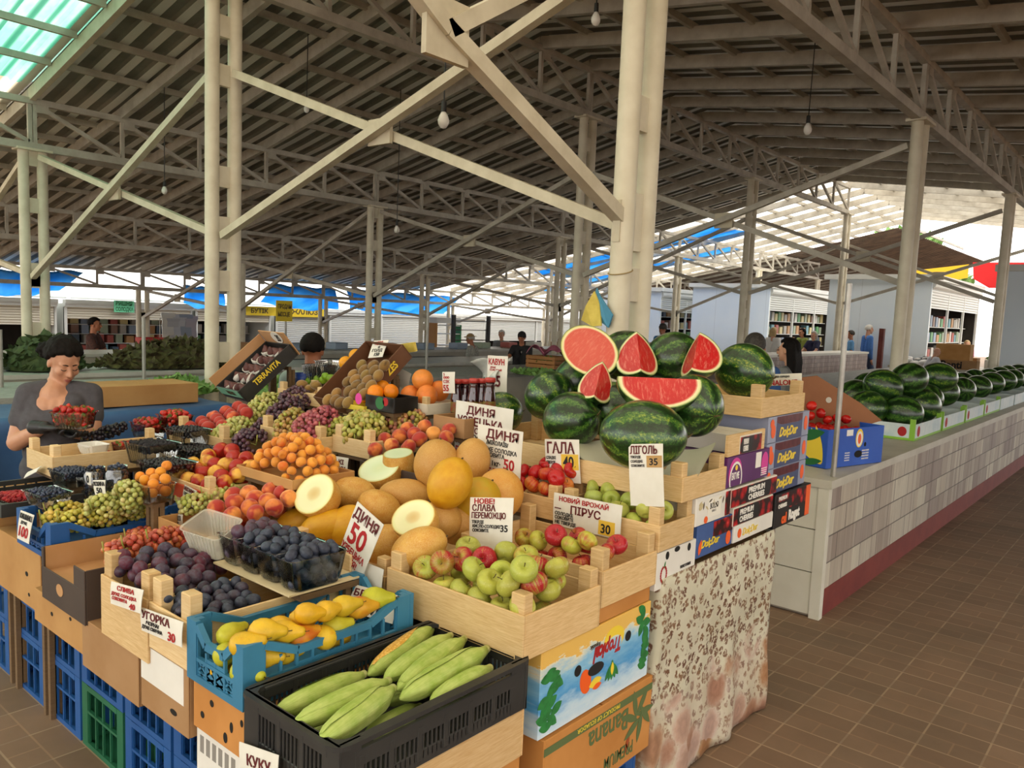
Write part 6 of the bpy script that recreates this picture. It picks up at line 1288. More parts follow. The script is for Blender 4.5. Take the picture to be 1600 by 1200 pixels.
hp = atD(1295, 625, D_-.004)-V((cb.x, cb.y, 1.103)); MB().tube([hp, hp+FW*.003], .02, 18).build('hand_hole', slab, fl_)
tom = fruitmat('tomato_skin', None, .25); ME_TOM = ellip('tomato', (.034, .034, .028), tom, 16, 10)
put(relax([atD(a, b, D_-.1) for a, b in ((1268, 634), (1283, 646), (1266, 650), (1308, 654), (1294, 655), (1320, 655))], [.033]*6), ME_TOM, 'tomato', '{o} from the left of the red tomatoes in the blue banana box', 'tomato', 'tomatoes in the blue box', [('c4241a', 1), ('b81c18', 1)])
put([cb+ux*a_+uy*b_+Z*(1.06-.853) for a_ in (-.11, -.03, .05, .12) for b_ in (-.13, -.05, .03, .11)], ME_TOM, 'tomato', '{o} from the left of the lower tomatoes in the blue banana box', 'tomato', 'lower tomatoes in the blue box', [('b81c18', 1)])
lim = M('lime_print', '86b83a', rough=.5); pale_p = M('pale_blue_print', 'b9ccd2', 'd4dcdc', rough=.5, sc=8)
ys = [6.98, 7.95, 8.9, 9.85, 10.8, 11.8, 12.8, 13.8, 15, 16.2]
for i, y in enumerate(ys):
    c = carton('low printed apple carton under the watermelons, %s along the counter' % ordinal(i), -2.36, -1.63, y, y+.9, .852, .985 if i else .985, pale_p, open_top=True, name='fruit_carton')
    if i < 4:
        for (yy, zz, a, b) in ((-.45, .0, .05, .16),):
            MB().bb((.325, -.4507, .0), (.3655, -.43, .175)).build('lime_corner', lim, c); MB().bb((.325, .43, .0), (.3655, .4507, .165)).build('lime_corner', lim, c)
        MB().prism(ell(-.33, .07, .045, .045), .0006, frame(V((.3656, 0, 0)), V((0, 1, 0)), Z, V((1, 0, 0)))).build('apple_print', INK['r'], c); MB().prism(ell(.27, .07, .035, .04), .0006, frame(V((0, -.4512, 0)), V((1, 0, 0)), Z, V((0, -1, 0)))).build('apple_print', INK['r'], c)
        MB().bb((-.365, -.4508, 0), (.325, -.45, .02)).bb((.365, -.43, 0), (.3657, .43, .02)).build('lime_band', lim, c)
rd = random.Random(5); k = 0
WMC = [(1362, 636, 7.35, .3), (1415, 597, 7.75, .25), (1382, 614, 7.55, .2), (1345, 617, 7.6, .1), (1466, 590, 8.6, .3), (1398, 636, 7.5, .3), (1440, 632, 7.9, .2), (1358, 606, 8.3, .2)]
WMP = relax([atY(px, py, y) for px, py, y, a in WMC], [.15]*len(WMC), floor=.87, it=80)
for i, p in enumerate(WMP):
    o = place(ME_WM['b' if i % 2 else 'a'], 'watermelon', None, p, axis_rot(dirpx(rd.uniform(-.3, .3), rd.uniform(-.6, .6)), rd.uniform(0, 6)), (.175, .155, .15)); tag(o, '', 'watermelon', 'watermelons on the counter')
    RANK.append(([o], 'dark watermelon in the near heap on the block counter, %s counted from the left front' % ordinal(i)))
objs = []
for i in range(22):
    y = 8.3+.42*i+rd.uniform(-.05, .05); x = -1.86-.26*(i % 2)-rd.uniform(0, .04); o = place(ME_WM['b'], 'watermelon', None, (x, y, 1.1+rd.uniform(0, .03)), axis_rot(V((rd.uniform(-1, 1), rd.uniform(-1, 1), 0)), rd.uniform(0, 6)), (.16, .145, .14)); tag(o, '', 'watermelon', 'watermelons farther along the counter'); objs.append(o)
RANK.append((objs, '{o} from the left of the watermelons receding along the block counter'))
# -------------------------------------------------------- other counters
counter('low grey wooden counter behind the watermelon counter', -5.3, -4.0, 8.0, 20, .85, M('dark_counter_side', '4a4642', '56524c', rough=.8, sc=3), grayw, base=False)
counter('white topped counter with pinkish blocks before the kiosks', -7.1, -6.5, 13.5, 22.2, 1.12, tile2, M('white_counter_slab', 'dcd8cc', 'e4e0d6', rough=.5, sc=2), base=False)
cw_ = M('pale_marble_counter', 'b6b6ae', 'c6c6c0', rough=.4, sc=4); side_w = M('grubby_white_side', 'a8a498', 'b6b2a6', rough=.7, sc=2)
counter('pale counter running behind the stall past the near columns', -8.9, -7.6, 2.2, 19, .86, side_w, grayw, base=False)
counter('pale marble counter behind the woman', -7.1, -6.1, .4, 3.6, .86, side_w, cw_, base=False)
counter('pale marble counter in the second row from the stall', -10.9, -9.7, 1.0, 26, .86, side_w, cw_, base=False)
counter('pale marble counter in the third row from the stall', -13.9, -12.9, 2.0, 25, .86, side_w, cw_, base=False)
# blue tarp over the counter behind the woman
tarp = M('dull_blue_tarp', '2f5484', '3c6494', rough=.55, sc=2, bump=.2); tarp2 = M('pale_teal_tarp', '9cb8b0', 'aec6be', rough=.5, sc=2, bump=.2); bluet = M('bright_blue_tarp', '2a7fd0', '3f97e0', rough=.45, sc=1.2)
def drape(y0, y1, x0, x1, zt, zb, k): 
    def fn(u, v):
        y = y0+(y1-y0)*u; s = v*((x1-x0)+(zt-zb)); wv = .02*math.sin(u*23+v*3+k)+.012*math.sin(u*51)
        if s < x1-x0: return V((x0+s, y, zt+.012+.004*math.sin(u*20+s*9)))
        d = s-(x1-x0); return V((x1+.03+wv*min(1, d*3)+.02*d, y, zt-d))
    return fn
cloth('dull blue tarp draped over the counter behind the woman', 'tarp', 'tarp', drape(1.0, 3.55, -6.9, -6.07, .875, .1, 0), 60, 30, tarp); cloth('pale teal tarp hanging at the left edge behind the woman', 'tarp', 'tarp', drape(-.3, .98, -6.9, -6.05, .88, .1, 2), 40, 30, tarp2)
carton('large closed cardboard box on the counter behind the woman', -6.75, -6.3, 2.5, 3.35, .9, 1.06, card, name='cardboard_box')
# lettuce and greens
greenm = M('leafy_green', '4e7a34', '86a85a', rough=.6, sc=14, bump=.6); herb = M('dark_herbs', '26361c', '4a5a2c', rough=.8, sc=16, bump=.8, lo=.3, hi=.7); herb2 = M('brown_green_herbs', '3a2c1c', '5a5a2c', rough=.85, sc=14, bump=.8)
def heap(label, nm, cat, c, r, m, seed=0, n=260, ls=.07, kind='stuff'):
    rd = random.Random(seed); mb = MB()
    for i in range(n):
        a, b = rd.uniform(0, 6.28), rd.uniform(0, 1)**.6; x, y = r[0]*b*math.cos(a), r[1]*b*math.sin(a); z = r[2]*(1-b*b)*rd.uniform(.6, 1.05); d = V((rd.gauss(0, 1), rd.gauss(0, 1), rd.uniform(.1, 1.4))).normalized(); s = d.orthogonal().normalized()*ls*.3; p = V((x, y, max(z, .02)))
        mb.add([p-s, p+d*ls*.5-s*.9+d.cross(s)*.3, p+d*ls, p+d*ls*.5+s*.9, p+s], [(0, 1, 2, 3, 4)])
    mb.sph((0, 0, 0), (r[0]*.9, r[1]*.9, r[2]*.9), 14, 8)
    if kind == 'stuff' and r[2] < 1: mb.v = [(x, y, max(z, .004)) for x, y, z in mb.v]
    o = mb.build(nm, m); o.location = c; tag(o, label, cat, kind=kind); return o
for i, (px, py) in enumerate(((278, 613), (412, 614))):
    p = atZ(px, py, .87); heap('green lettuce leaves on the counter, %s of the column' % ('left', 'right')[i], 'lettuce', 'lettuce', p, (.35, .35, .14), greenm, i)
    
p = atZ(20, 575, .87); heap('dark green herbs heaped on the counter at the left edge', 'herbs', 'herbs', (-10.2, 2.25, .87), (.5, .75, .48), herb, 3, 700, .12); heap('brown green herbs heaped on the counter behind the woman', 'herbs', 'herbs', (-10.2, 5.15, .87), (.5, 1.05, .33), herb2, 4, 700, .12)
heap('dark leafy bundle beside the herb heap', 'herbs', 'herbs', (-10.2, 3.52, .87), (.42, .45, .4), herb, 5, 300, .12)
# white plastic chair
wp = M('white_plastic', 'e4e2dc', rough=.4); ch = thing('plastic_chair', 'white plastic armchair standing behind the herb heap', 'chair', (-11.9, 3.05, floorz(-11.9)+.25), 1.0)
mb = MB(); mb.sheet(lambda u, v: (.27*(2*u-1)*(1-.1*v), -.25-.08*v-.03*(2*u-1)**2*-1, .43+.5*v-.06*(2*u-1)**2*v), 10, 8); mb.build('backrest', wp, ch, True).modifiers.new('t', 'SOLIDIFY').thickness = .02
MB().box((0, 0, .43), (.5, .5, .03)).build('seat', wp, ch)
for sx in (-1, 1):
    MB().tube([(sx*.28, -.28, .7), (sx*.29, .1, .66), (sx*.28, .24, .6), (sx*.27, .25, .0)], .02, 8).build('arm', wp, ch, True); MB().tube([(sx*.24, -.24, .43), (sx*.27, -.3, 0)], .022, 8).build('leg', wp, ch, True)
# thin posts on the counters
postm = M('grey_tube', '8f8c84', 'a29f97', rough=.4, metal=.4, sc=5)
for (px, pt, pb, z, lab) in ((225, 496, 592, .86, 'thin grey post with a flat top on the counter behind the woman'), (2, 515, 605, .86, 'thin grey post at the left edge'), (666, 470, 580, .86, 'thin grey post on the counter before the far stalls'), (446, 490, 550, .86, 'wooden post carrying the yellow notice')):
    b = atZ(px, pb, z) if px != 446 else V((-13.4, atX(446, 550, -13.4).y, .865)); d = b.x/ray(px, pt).x; t_ = CAM+ray(px, pt)*d; o = MB().tube([(0, 0, 0), (0, 0, t_.z-b.z)], .02, 10).build('counter_post', postm); o.location = b; tag(o, lab, 'post')
# bright crates on the middle counter: greens under pink paper
p = atZ(832, 574, .88); c = crate('slatted orange crate of greens under pink paper', p.x-.15, p.x+.45, p.y, p.y+.5, .88, 1.08, post=.0, m=wood('orange_slats', '9a6430', 'b07a44'), slats=3, sup=False)
cloth('crumpled pink paper over the slatted crate', 'pink_paper', 'paper', lambda u, v: V((p.x-.15+.6*u, p.y+.5*v, 1.1+.12*abs(math.sin(5*u+3*v))+.08*math.sin(9*v+4*u)*.5)), 14, 12, M('pink_paper', 'b8607a', 'c4708a', rough=.7, sc=8)); heap('green sprigs in the slatted crate', 'sprigs', 'greens', (p.x+.15, p.y+.2, .95), (.2, .2, .1), greenm, 7, 120, .06)
p = atZ(845, 586, .87); heap('green herbs lying flat on the near counter by the watermelons', 'herbs', 'herbs', p, (.5, .3, .05), greenm, 8, 160, .08)
cloth('crumpled clear plastic bag behind the bottles', 'plastic_bag', 'bag', lambda u, v: atY(735+60*u, 565+30*v, 3.05)+V((0, .1*math.sin(3*u+2*v), .02*math.sin(9*u))), 12, 8, M('plastic_film', 'b8bcb8', 'c8ccc8', rough=.25, sc=12, bump=.4), .002)
# -------------------------------------------------------- left row of shuttered kiosks
whitew = M('white_kiosk_panel', 'd6d8d4', 'dee0dc', rough=.5, sc=1); bluew = M('pale_blue_siding', 'c3d5e2', 'cbdbe6', rough=.5, sc=.6)
def shutter_mat(name, c1, c2):
    t = NT(name); w_ = t.n('TexWave', wave_type='BANDS', bands_direction='Z'); t.l(t.coord('Object'), w_.inputs[0]); w_.inputs['Scale'].default_value = 4.2; t.l(t.ramp(w_.outputs[0], [(.2, c1), (.6, c2)]), t.b.inputs['Base Color']); t.bump(w_.outputs[0], .6, .02); t.b.inputs['Roughness'].default_value = .45; return t.m
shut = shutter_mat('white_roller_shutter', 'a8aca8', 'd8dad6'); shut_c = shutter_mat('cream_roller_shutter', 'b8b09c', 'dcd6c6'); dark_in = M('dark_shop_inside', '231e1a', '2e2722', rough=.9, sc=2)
goods_c = ['c8c4bc', '6a98a4', '5f9a64', '8a6a5a', 'cfc08a', '8a9ab0', 'a8544a', 'e4e0d8', '4a5a6a', 'a8a49c', 'b88a5a', '9aa890']
GM = [M('packet_%s' % c, c, rough=.5) for c in goods_c]; GN = ['white carton', 'teal carton', 'green packet', 'brown carton', 'yellow packet', 'blue packet', 'red packet', 'pale packet', 'navy packet', 'grey carton', 'orange packet', 'light green packet']
def shelves(root, lab, origin, u, L, zs, seed, depth=.35, fwd=V((1, 0, 0)), size=(.22, .3), thin=.02):
    """shelf boards on a shop and packets standing on them, each a thing"""
    rd = random.Random(seed); made = 0
    for zi, z in enumerate(zs):
        a = origin+Z*z; MB().bar(a, a+u*L, depth, thin).build('shelf', whitew, root)
        s = .05; i = 0
        while s < L-.15:
            w_ = rd.uniform(*size); h = rd.uniform(size[0], size[1]*1.15); g = rd.randrange(len(GM))
            o = MB().box((0, 0, h/2), (w_*.9 if abs(u.x) > .5 else depth*.6, depth*.6 if abs(u.x) > .5 else w_*.9, h)).build('goods_packet', GM[g]); o.location = root.location+a+u*(s+w_/2)+Z*(thin/2+.002); bev(o, .01, 1)
            tag(o, '%s on the %s shelf of %s, %s in row' % (GN[g], ('lowest', 'second', 'third', 'fourth')[zi], lab, ordinal(i)), 'packet', 'goods in '+lab); s += w_+rd.uniform(.01, .12); i += 1
def lkiosk(y0, y1, kind, label, h=2.0, drop=.9, x=-25.6, shm=None, seed=0, nm=''):
    r = thing('kiosk', label, 'kiosk', (x, y0, -.6)); L = y1-y0
    MB().bb((-2.2, 0, 0), (-2.1, L, h)).bb((-2.1, 0, 0), (0, .06, h)).bb((-2.1, L-.06, 0), (0, L, h)).bb((-2.2, 0, h), (.1, L, h+.1)).build('kiosk_shell', whitew, r); MB().bb((-.12, .0, h+.1), (.14, L, h+.22)).build('fascia', whitew, r)
    n = max(1, round(L/3)); 
    for i in range(n):
        a, b = L*i/n+.08, L*(i+1)/n-.08; zb = .05 if kind == 'shut' else h-drop
        MB().bb((-.06, a, zb), (0, b, h)).build('roller_shutter', shm or shut, r); MB().bb((-.07, a-.08, 0), (.03, a, h)).build('door_post', whitew, r)
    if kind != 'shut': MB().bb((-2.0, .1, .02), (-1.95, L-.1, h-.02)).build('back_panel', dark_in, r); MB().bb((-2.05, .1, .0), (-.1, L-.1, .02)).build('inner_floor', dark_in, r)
    return r
lkiosk(-2, 9.2, 'open', 'left kiosk with a dark opening behind the white chair', drop=.55, shm=shut_c)
r = lkiosk(9.4, 13.4, 'open', 'open kiosk stocked with books and boxes behind the woman', drop=.35, shm=shut_c); shelves(r, 'the book kiosk', V((-1.2, .2, 0)), V((0, 1, 0)), 3.6, (.5, .85, 1.15, 1.45), 1)
r = lkiosk(13.5, 16.4, 'open', 'open kiosk with household goods left of the near column', drop=.35, shm=shut_c, seed=3); shelves(r, 'the household kiosk', V((-1.2, .2, 0)), V((0, 1, 0)), 2.5, (.5, .85, 1.2), 2)
lkiosk(16.6, 21.4, 'shut', 'white shuttered kiosk seen between the near column pipes'); lkiosk(21.6, 28.0, 'shut', 'white shuttered kiosk right of the near left column')
lkiosk(28.2, 35.5, 'open', 'kiosk with a half raised shutter behind the middle column', drop=1.0); lkiosk(35.7, 44, 'shut', 'cream shuttered kiosk behind the man in the hat', shm=shut_c)
def canopy(y0, y1, label):
    mb = MB(); mb.sheet(lambda u, v: (-26.6+1.5*math.sin(v*1.5), y0+(y1-y0)*u, 1.62+.42*math.cos(v*1.5)), 8, 8); o = mb.build('canopy', M('frosted_canopy', 'dfe8e4', 'e6eeea', rough=.3, trans=.0, sc=1), None, True); tag(o, label, 'canopy'); o.modifiers.new('t', 'SOLIDIFY').thickness = .01
canopy(5.0, 9.3, 'rounded white canopy at the left edge over the dark kiosk'); canopy(9.4, 16.5, 'rounded white canopy over the open kiosks behind the woman')
canopy(36, 44, 'rounded pale canopy over the cream shuttered kiosk')
bluet_t = translucent('sunlit_blue_tarp', '5ab0ee', '84caf8', 1.2, .8)
def hang(label, pts, m=None, sagk=.15):
    m = m or bluet_t
    """tarp stretched between four corners (top left, top right, bottom left, bottom right)"""
    a, b, c, d = [V(p) for p in pts]
    cloth(label, 'blue_tarp', 'tarp', lambda u, v: (a.lerp(b, u)).lerp(c.lerp(d, u), v)+V((.06*math.sin(u*11+v*4), 0, -sagk*math.sin(math.pi*u)*v+.03*math.sin(u*17))), 30, 10, m, .004)
hang('bright blue tarp under the eave at the left edge', (atX(-30, 420, -22.1), atX(132, 424, -22.1), atX(-30, 455, -23.6), atX(92, 452, -23.6)))
hang('small blue tarp beside the white canopy', (atX(285, 446, -22.15), atX(352, 451, -22.15), atX(288, 474, -24.4), atX(350, 478, -24.4)))
hang('long bright blue tarp hanging right of the near left column', (atX(424, 444, -22.15), atX(526, 451, -22.15), atX(408, 472, -24.0), atX(528, 482, -24.0)))
hang('long bright blue tarp behind the middle columns', (atX(540, 452, -22.15), atX(720, 465, -22.15), atX(548, 483, -24.0), atX(692, 489, -24.3)))
b1 = roofz; 
def onroof(label, y0, y1, x0, x1, k):
    cloth(label, 'blue_tarp', 'tarp', lambda u, v: V((x0+(x1-x0)*u, y0+(y1-y0)*v+.3*math.sin(u*7+k), roofz(x0+(x1-x0)*u)-.02-.1*math.sin(math.pi*v))), 20, 8, bluet_t, .004)
onroof('sunlit blue tarp tied under the white roof bay beside the big column', 22.6, 24.6, -18.5, -11.2, 0); onroof('sunlit blue strip of tarp farther under the white roof bay', 26.0, 27.2, -21, -12.5, 1)
# signs hanging among the kiosks
def board(label, px, py, y_or_x, wd, ht, m, lines, ax='x'):
    p = atX(px, py, y_or_x); r = thing('notice_board', label, 'sign', p, math.pi/2); MB().box((0, 0, 0), (wd, .015, ht)).build('notice_sheet', m, r)
    for (t, z, h, wk, ink) in lines: text(t, h, INK[ink], r, frame(V((-wd*wk/2, -.009, z)), V((1, 0, 0)), Z, V((0, -1, 0))), width=wd*wk, bold=.05)
gs = M('mint_green_sheet', '7fe0b4', rough=.6); ys_ = M('yellow_sheet', 'e0c024', rough=.6)
board('mint green notice hanging on the open kiosk', 194, 479, -25.44, .62, .36, gs, [('ВИШНЯ', .03, .13, .85, 'g'), ('СОЛОДКА', -.14, .12, .85, 'g')])
board('yellow notice on a post right of the near left column', 444, 486, -13.38, .36, .4, ys_, [('ПРОДАМ', .05, .08, .8, 'n'), ('МІСЦЕ', -.1, .08, .8, 'n')])
board('pale yellow shop board over the left shutter', 408, 486, -25.45, 1.2, .32, ys_, [('БУТІК', -.07, .16, .7, 'n')]); board('pale yellow shop board with round corners over the shutter', 480, 488, -25.45, 1.7, .36, ys_, [('ЖАЛЮЗІ', -.08, .18, .8, 'n')])
# racks, clothes and boxes in front of the kiosks
for i, (px, py, c) in enumerate(((262, 508, 'd8d8d4'), (270, 512, 'b9bcc4'), (280, 510, 'c4c8d0'), (290, 510, '9aa4b4'), (298, 512, 'b4b0bc'))):
    p = atX(px, py, -22.8); mb = MB(); mb.sheet(lambda u, v: (.02*math.sin(9*v), (u-.5)*.34*(1.25 if v < .25 else 1), .35-.7*v), 6, 8); o = mb.build('hanging_shirt', M('shirt_%d' % i, c, rough=.8)); o.modifiers.new('t', 'SOLIDIFY').thickness = .03; o.location = p; tag(o, '%s pale shirt on the rack left of the near column' % ORD[i], 'shirt', 'shirts on the rack')
a, b = atX(250, 498, -22.8), atX(306, 500, -22.8); rk = thing('clothes_rack', 'clothes rail carrying the pale shirts', 'rack', (-22.8, a.y, 0)); MB().tube([(0, 0, a.z+.02), (0, b.y-a.y, a.z+.02)], .015, 8).build('rail', postm, rk)
for yy in (0, b.y-a.y): MB().tube([(0, yy, 0), (0, yy, a.z+.02)], .015, 8).build('leg', postm, rk)
for i, (px, py, m, lab) in enumerate(((238, 543, M('red_crate_plastic', '9c2420', rough=.5), 'red crate of goods left of the near column'), (238, 565, M('red_crate_plastic', '9c2420'), 'lower red crate beside the herb heap'))):
    p = atZ(px, 590 if i else 585, .2); q = atX(px, py, -13.4+(.0 if i else -.0)); c = carton(lab, q.x-.2, q.x+.2, q.y-.2, q.y+.2, .985 if i == 0 else .863, 1.09 if i == 0 else .975, m, open_top=True, name='goods_crate')
carton('dark covered stall table left of the near column', -11.9, -11.1, 6.2, 12.0, floorz(-11.5), .8, M('dark_cover', '1c1a1c', '262224', rough=.7, sc=2), name='covered_table', cat='table')
g = M('green_rack_paint', '1f7a4a', rough=.5); p = atX(697, 535, -20.5); rk = thing('shelf_rack', 'wooden shelf rack with a green side post', 'rack', (p.x, p.y-.7, 0)); H_ = atX(697, 505, -20.5).z
MB().bb((-.2, 0, 0), (.2, .06, H_)).build('side_post', wood('rack_wood', 'a8763c', 'b88648'), rk); MB().bb((-.2, 1.2, 0), (.2, 1.27, H_-.05)).build('side_post', g, rk); MB().bb((-.2, 0, H_), (.2, 1.2, H_+.2)).build('top_board', whitew, rk)
for z in (.5, .9, 1.2): MB().bb((-.2, .06, z), (.2, 1.2, z+.03)).build('shelf', whitew, rk)
rk = thing('metal_frame_stand', 'dark metal frame stand beside the man in the hat', 'rack', (-19, atX(735, 520, -19).y-.9, 0)); dk = M('dark_frame_metal', '2c2824', rough=.5)
for yy in (0, 1.75): MB().bb((-.05, yy, 0), (.05, yy+.12, 1.62)).build('post', dk, rk)
for z in (.75, 1.1, 1.4): MB().bb((-.02, .1, z), (.02, 1.75, z+.03)).build('rail', dk, rk)
for i in range(14):
    px = rd.uniform(470, 830); p = atZ(px, rd.uniform(556, 566), .88); g_ = rd.randrange(len(GM)); o = MB().box((0, 0, .07), (.3, .35, .14)).build('goods_box', GM[g_]); bev(o, .008, 1); o.location = (-13.4+rd.uniform(-.25, .25), 8+1.1*i, .863); o.rotation_euler = (0, 0, rd.uniform(-.4, .4)); tag(o, '%s lying on the third counter, %s from the left' % (GN[g_], ordinal(i)), 'box', 'goods on the third counter')
# -------------------------------------------------------- blue kiosks at the far right
def siding(name, c1, c2):
    t = NT(name); tc = t.n('TexCoord'); sx = t.n('SeparateXYZ'); t.l(tc.outputs['Object'], sx.inputs[0]); f = t.math('FRACT', t.math('MULTIPLY', t.math('ADD', sx.outputs[0], sx.outputs[1]), 1.1)); sh = t.ramp(f, [(.0, .72), (.02, 1.), (1., 1.)])
    t.l(t.mix(1., t.ramp(t.noise(tc.outputs['Object'], .7, 3), [(.3, c1), (.7, c2)]), sh, 'MULTIPLY'), t.b.inputs['Base Color']); t.b.inputs['Roughness'].default_value = .5; return t.m
sid = siding('pale_blue_siding_boards', 'dce9f5', 'e6f0f8')
def bkiosk(label, x0, x1, y0, y1, h, shop=None, nm='', seed=0, sill=.0):
    r = thing('kiosk', label, 'kiosk', (x0, y0, 0)); W_, L = x1-x0, y1-y0
    mb = MB().bb((0, 0, 0), (W_, .05, h)).bb((0, .05, 0), (.05, L, h)).bb((.05, L-.05, 0), (W_, L, h)); 
    if not shop: mb.bb((W_-.05, .05, 0), (W_, L-.05, h))
    mb.build('kiosk_wall', sid, r); MB().bb((-.12, -.12, h), (W_+.12, L+.1, h+.14)).build('roof_edge', whitew, r)
    if shop:
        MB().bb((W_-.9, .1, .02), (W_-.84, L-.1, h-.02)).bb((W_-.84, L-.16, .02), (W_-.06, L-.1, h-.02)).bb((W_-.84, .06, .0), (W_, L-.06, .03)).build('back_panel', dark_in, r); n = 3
        for i in range(n+1): y = .05+(L-.15)*i/n; MB().bb((W_-.06, y, 0), (W_, y+.07, h-.3)).build('door_post', whitew, r)
        MB().bb((W_-.04, .1, h-.75), (W_-.01, L-.1, h-.05)).build('roller_shutter', shut, r); MB().tube([(W_-.05, .05, h-.1), (W_-.05, L-.05, h-.1)], .14, 14).build('shutter_drum', whitew, r)
        shelves(r, nm, V((W_-.5, .15, 0)), V((0, 1, 0)), L-.3, (.5, .95, 1.4, 1.85), seed, .4)
    return r
bkiosk('pale blue kiosk with an open stocked side in the right background', -8.1, -5.4, 23.5, 29.8, 3.1, True, 'the sweet shop', 11)
bkiosk('pale blue kiosk behind the seated couple', -13.75, -10.9, 26, 32.5, 2.95, True, 'the couple shop', 12)
bkiosk('pale blue kiosk seen right beside the big column', -17.6, -15.05, 26, 32, 2.78, True, 'the column shop', 13)
bkiosk('pale blue kiosk at the right edge of the view', -3.25, -.6, 20.0, 24, 3.08); bkiosk('pale blue kiosk with a drain pipe left of the columns', -27.5, -25.6, 31.2+13.2, 52, 2.9)
def pan(label, nm, pts, m):
    P = [V(p) for p in pts]; n = len(P); c0 = P[0]; mb = MB(); mb.add([p-c0 for p in P]+[p-c0+V((0, .03, 0)) for p in P], [tuple(range(n)), tuple(range(2*n-1, n-1, -1))]+[(i, n+i, n+(i+1) % n, (i+1) % n) for i in range(n)]); o = mb.build(nm, m); o.location = c0; tag(o, label, 'banner'); return o
pan('yellow banner above the blue kiosk roof', 'yellow_banner', [atY(1416, 424, 30.2), atY(1514, 413, 30.2), atY(1512, 434, 30.2), atY(1478, 440, 30.2), atY(1416, 432, 30.2)], M('yellow_banner_cloth', 'e8b820', rough=.6))
pan('bright red banner at the right background', 'red_banner', [atY(1520, 410, 30.2), atY(1640, 410, 30.2), atY(1640, 450, 30.2), atY(1545, 450, 30.2), atY(1521, 436, 30.2)], M('red_banner_cloth', 'd8141a', rough=.6))
# loaded table at the right background
tb = thing('market_table', 'table loaded with bags and cartons in the right background', 'table', (-4.7, 20.8, 0)); MB().bb((-.9, 0, .82), (1.3, 2.5, .87)).build('tabletop', slab, tb)
for a in (-.8, 1.2):
    for b in (.1, 2.4): MB().bb((a-.03, b-.03, 0), (a+.03, b+.03, .82)).build('leg', postm, tb)
for i in range(20):
    o = MB().sph((0, 0, 0), (.16, .13, .07), 8, 6).build('goods_bag', M('black_bag', '1c1c20', rough=.4) if i % 2 else M('white_bag', 'dcdad6', rough=.5), None, True); o.location = (-5.5+.037*i+rd.uniform(-.03, .03), 20.95+.42*(i % 4)+rd.uniform(0, .1), .94+.03*(i % 3)); o.rotation_euler = rrot(.5); tag(o, '%s bag in the heap on the loaded table, %s from the left' % ('black' if i % 2 else 'white', ordinal(i)), 'bag', 'bags on the loaded table')
c = carton('brown carton with dark lettering on the loaded table', -4.65, -3.7, 20.85, 21.2, .872, 1.08, card_d, open_top=True, name='cardboard_box'); text('Ponti', .17, INK['k'], c, frame(V((-.28, -.2012, .03)), V((1, 0, 0)), Z, V((0, -1, 0))), width=.6, bold=.04); MB().prism(ell(-.37, .1, .05, .06), .001, frame(V((0, -.2008, 0)), V((1, 0, 0)), Z, V((0, -1, 0)))).build('printed_mark', INK['r'], c)
carton('open brown carton standing on its side behind the lettered one', -4.75, -4.0, 21.6, 22.0, .872, 1.45, card, holes=(), name='cardboard_box'); carton('small brown carton left of the upright carton', -4.3, -3.95, 22.2, 22.6, .872, 1.12, card_d, name='cardboard_box'); carton('pale carton with greens at the right of the loaded table', -3.75, -3.45, 22, 22.5, .872, 1.1, card_w, name='cardboard_box')
heap('green herbs on the pale carton at the right', 'herbs', 'herbs', (-3.6, 22.2, 1.1), (.15, .2, .1), greenm, 9, 60, .06)
# dark rails and a red painted post at the far counter
o = MB().bb((-5.42, 19.2, .0), (-5.32, 19.32, 1.75)).build('painted_post', M('red_rust_paint', '6a2c24', '7c3a30', rough=.7, sc=8)); tag(o, 'short rusty red post beside the thick dark column', 'post')
tr = thing('tree', 'leafy green tree beyond the far roof', 'tree', (-14, 52, 0)); MB().tube([(0, 0, 0), (0, 0, 4)], .2, 10).build('trunk', stem_m, tr); o = heap('', 'crown', None, (0, 0, 4.2), (4, 4, 3.2), greenm, 10, 900, .7); o.parent = tr; del o['label']
# ================================================================== PEOPLE
class Blob:
    def __init__(s): s.mb = MB()
    def ball(s, c, r, rot=None):
        if rot is None: s.mb.sph(c, r, 12, 8)
        else: s.mb.sph((0, 0, 0), r, 12, 8, 0, Matrix.Translation(V(c)) @ rot.to_4x4())
        return s
    def cap(s, p, q, a, b):
        p, q = V(p), V(q); n = max(2, int((q-p).length/(min(a, b)*.45)))
        for i in range(n+1): t = i/n; s.mb.sph(p.lerp(q, t), a+(b-a)*t, 10, 7)
        return s
    def chain(s, pts, rs):
        for (p, q, a, b) in zip(pts, pts[1:], rs, rs[1:]): s.cap(p, q, a, b)
        return s
    def build(s, name, m, parent=None, vox=.012, sm=4):
        o = s.mb.build(name, m, parent, True); r = o.modifiers.new('remesh', 'REMESH'); r.mode = 'VOXEL'; r.voxel_size = vox; r.use_smooth_shade = True
        k = o.modifiers.new('smooth', 'SMOOTH'); k.factor = .5; k.iterations = sm; return o
def skinm(name, c): 
    m = M(name, c, None, rough=.55, sss=.12); return m
SK = skinm('skin_light', 'c48a68'); SK2 = skinm('skin_tan', 'a86a4a'); SKP = skinm('skin_pale', 'd09a7c')
HB = M('black_hair', '0c0a09', '171210', rough=.75, sc=60, bump=.5); HB.node_tree.nodes['Principled BSDF'].inputs['Specular IOR Level'].default_value = .15; HG = M('grey_hair', 'a8a29a', 'c0bab2', rough=.7, sc=60); HW = M('white_hair', 'd0ccc4', rough=.7); HBL = M('blond_hair', 'b49868', 'c4a878', rough=.6, sc=60); HBR = M('brown_hair', '3a2a20', '4a382c', rough=.6, sc=60); HGR = M('greying_hair', '2a2622', '443e38', rough=.7, sc=60)
def cl(c, c2=None): return M('cloth_'+c, c, c2, rough=.85, sc=30)
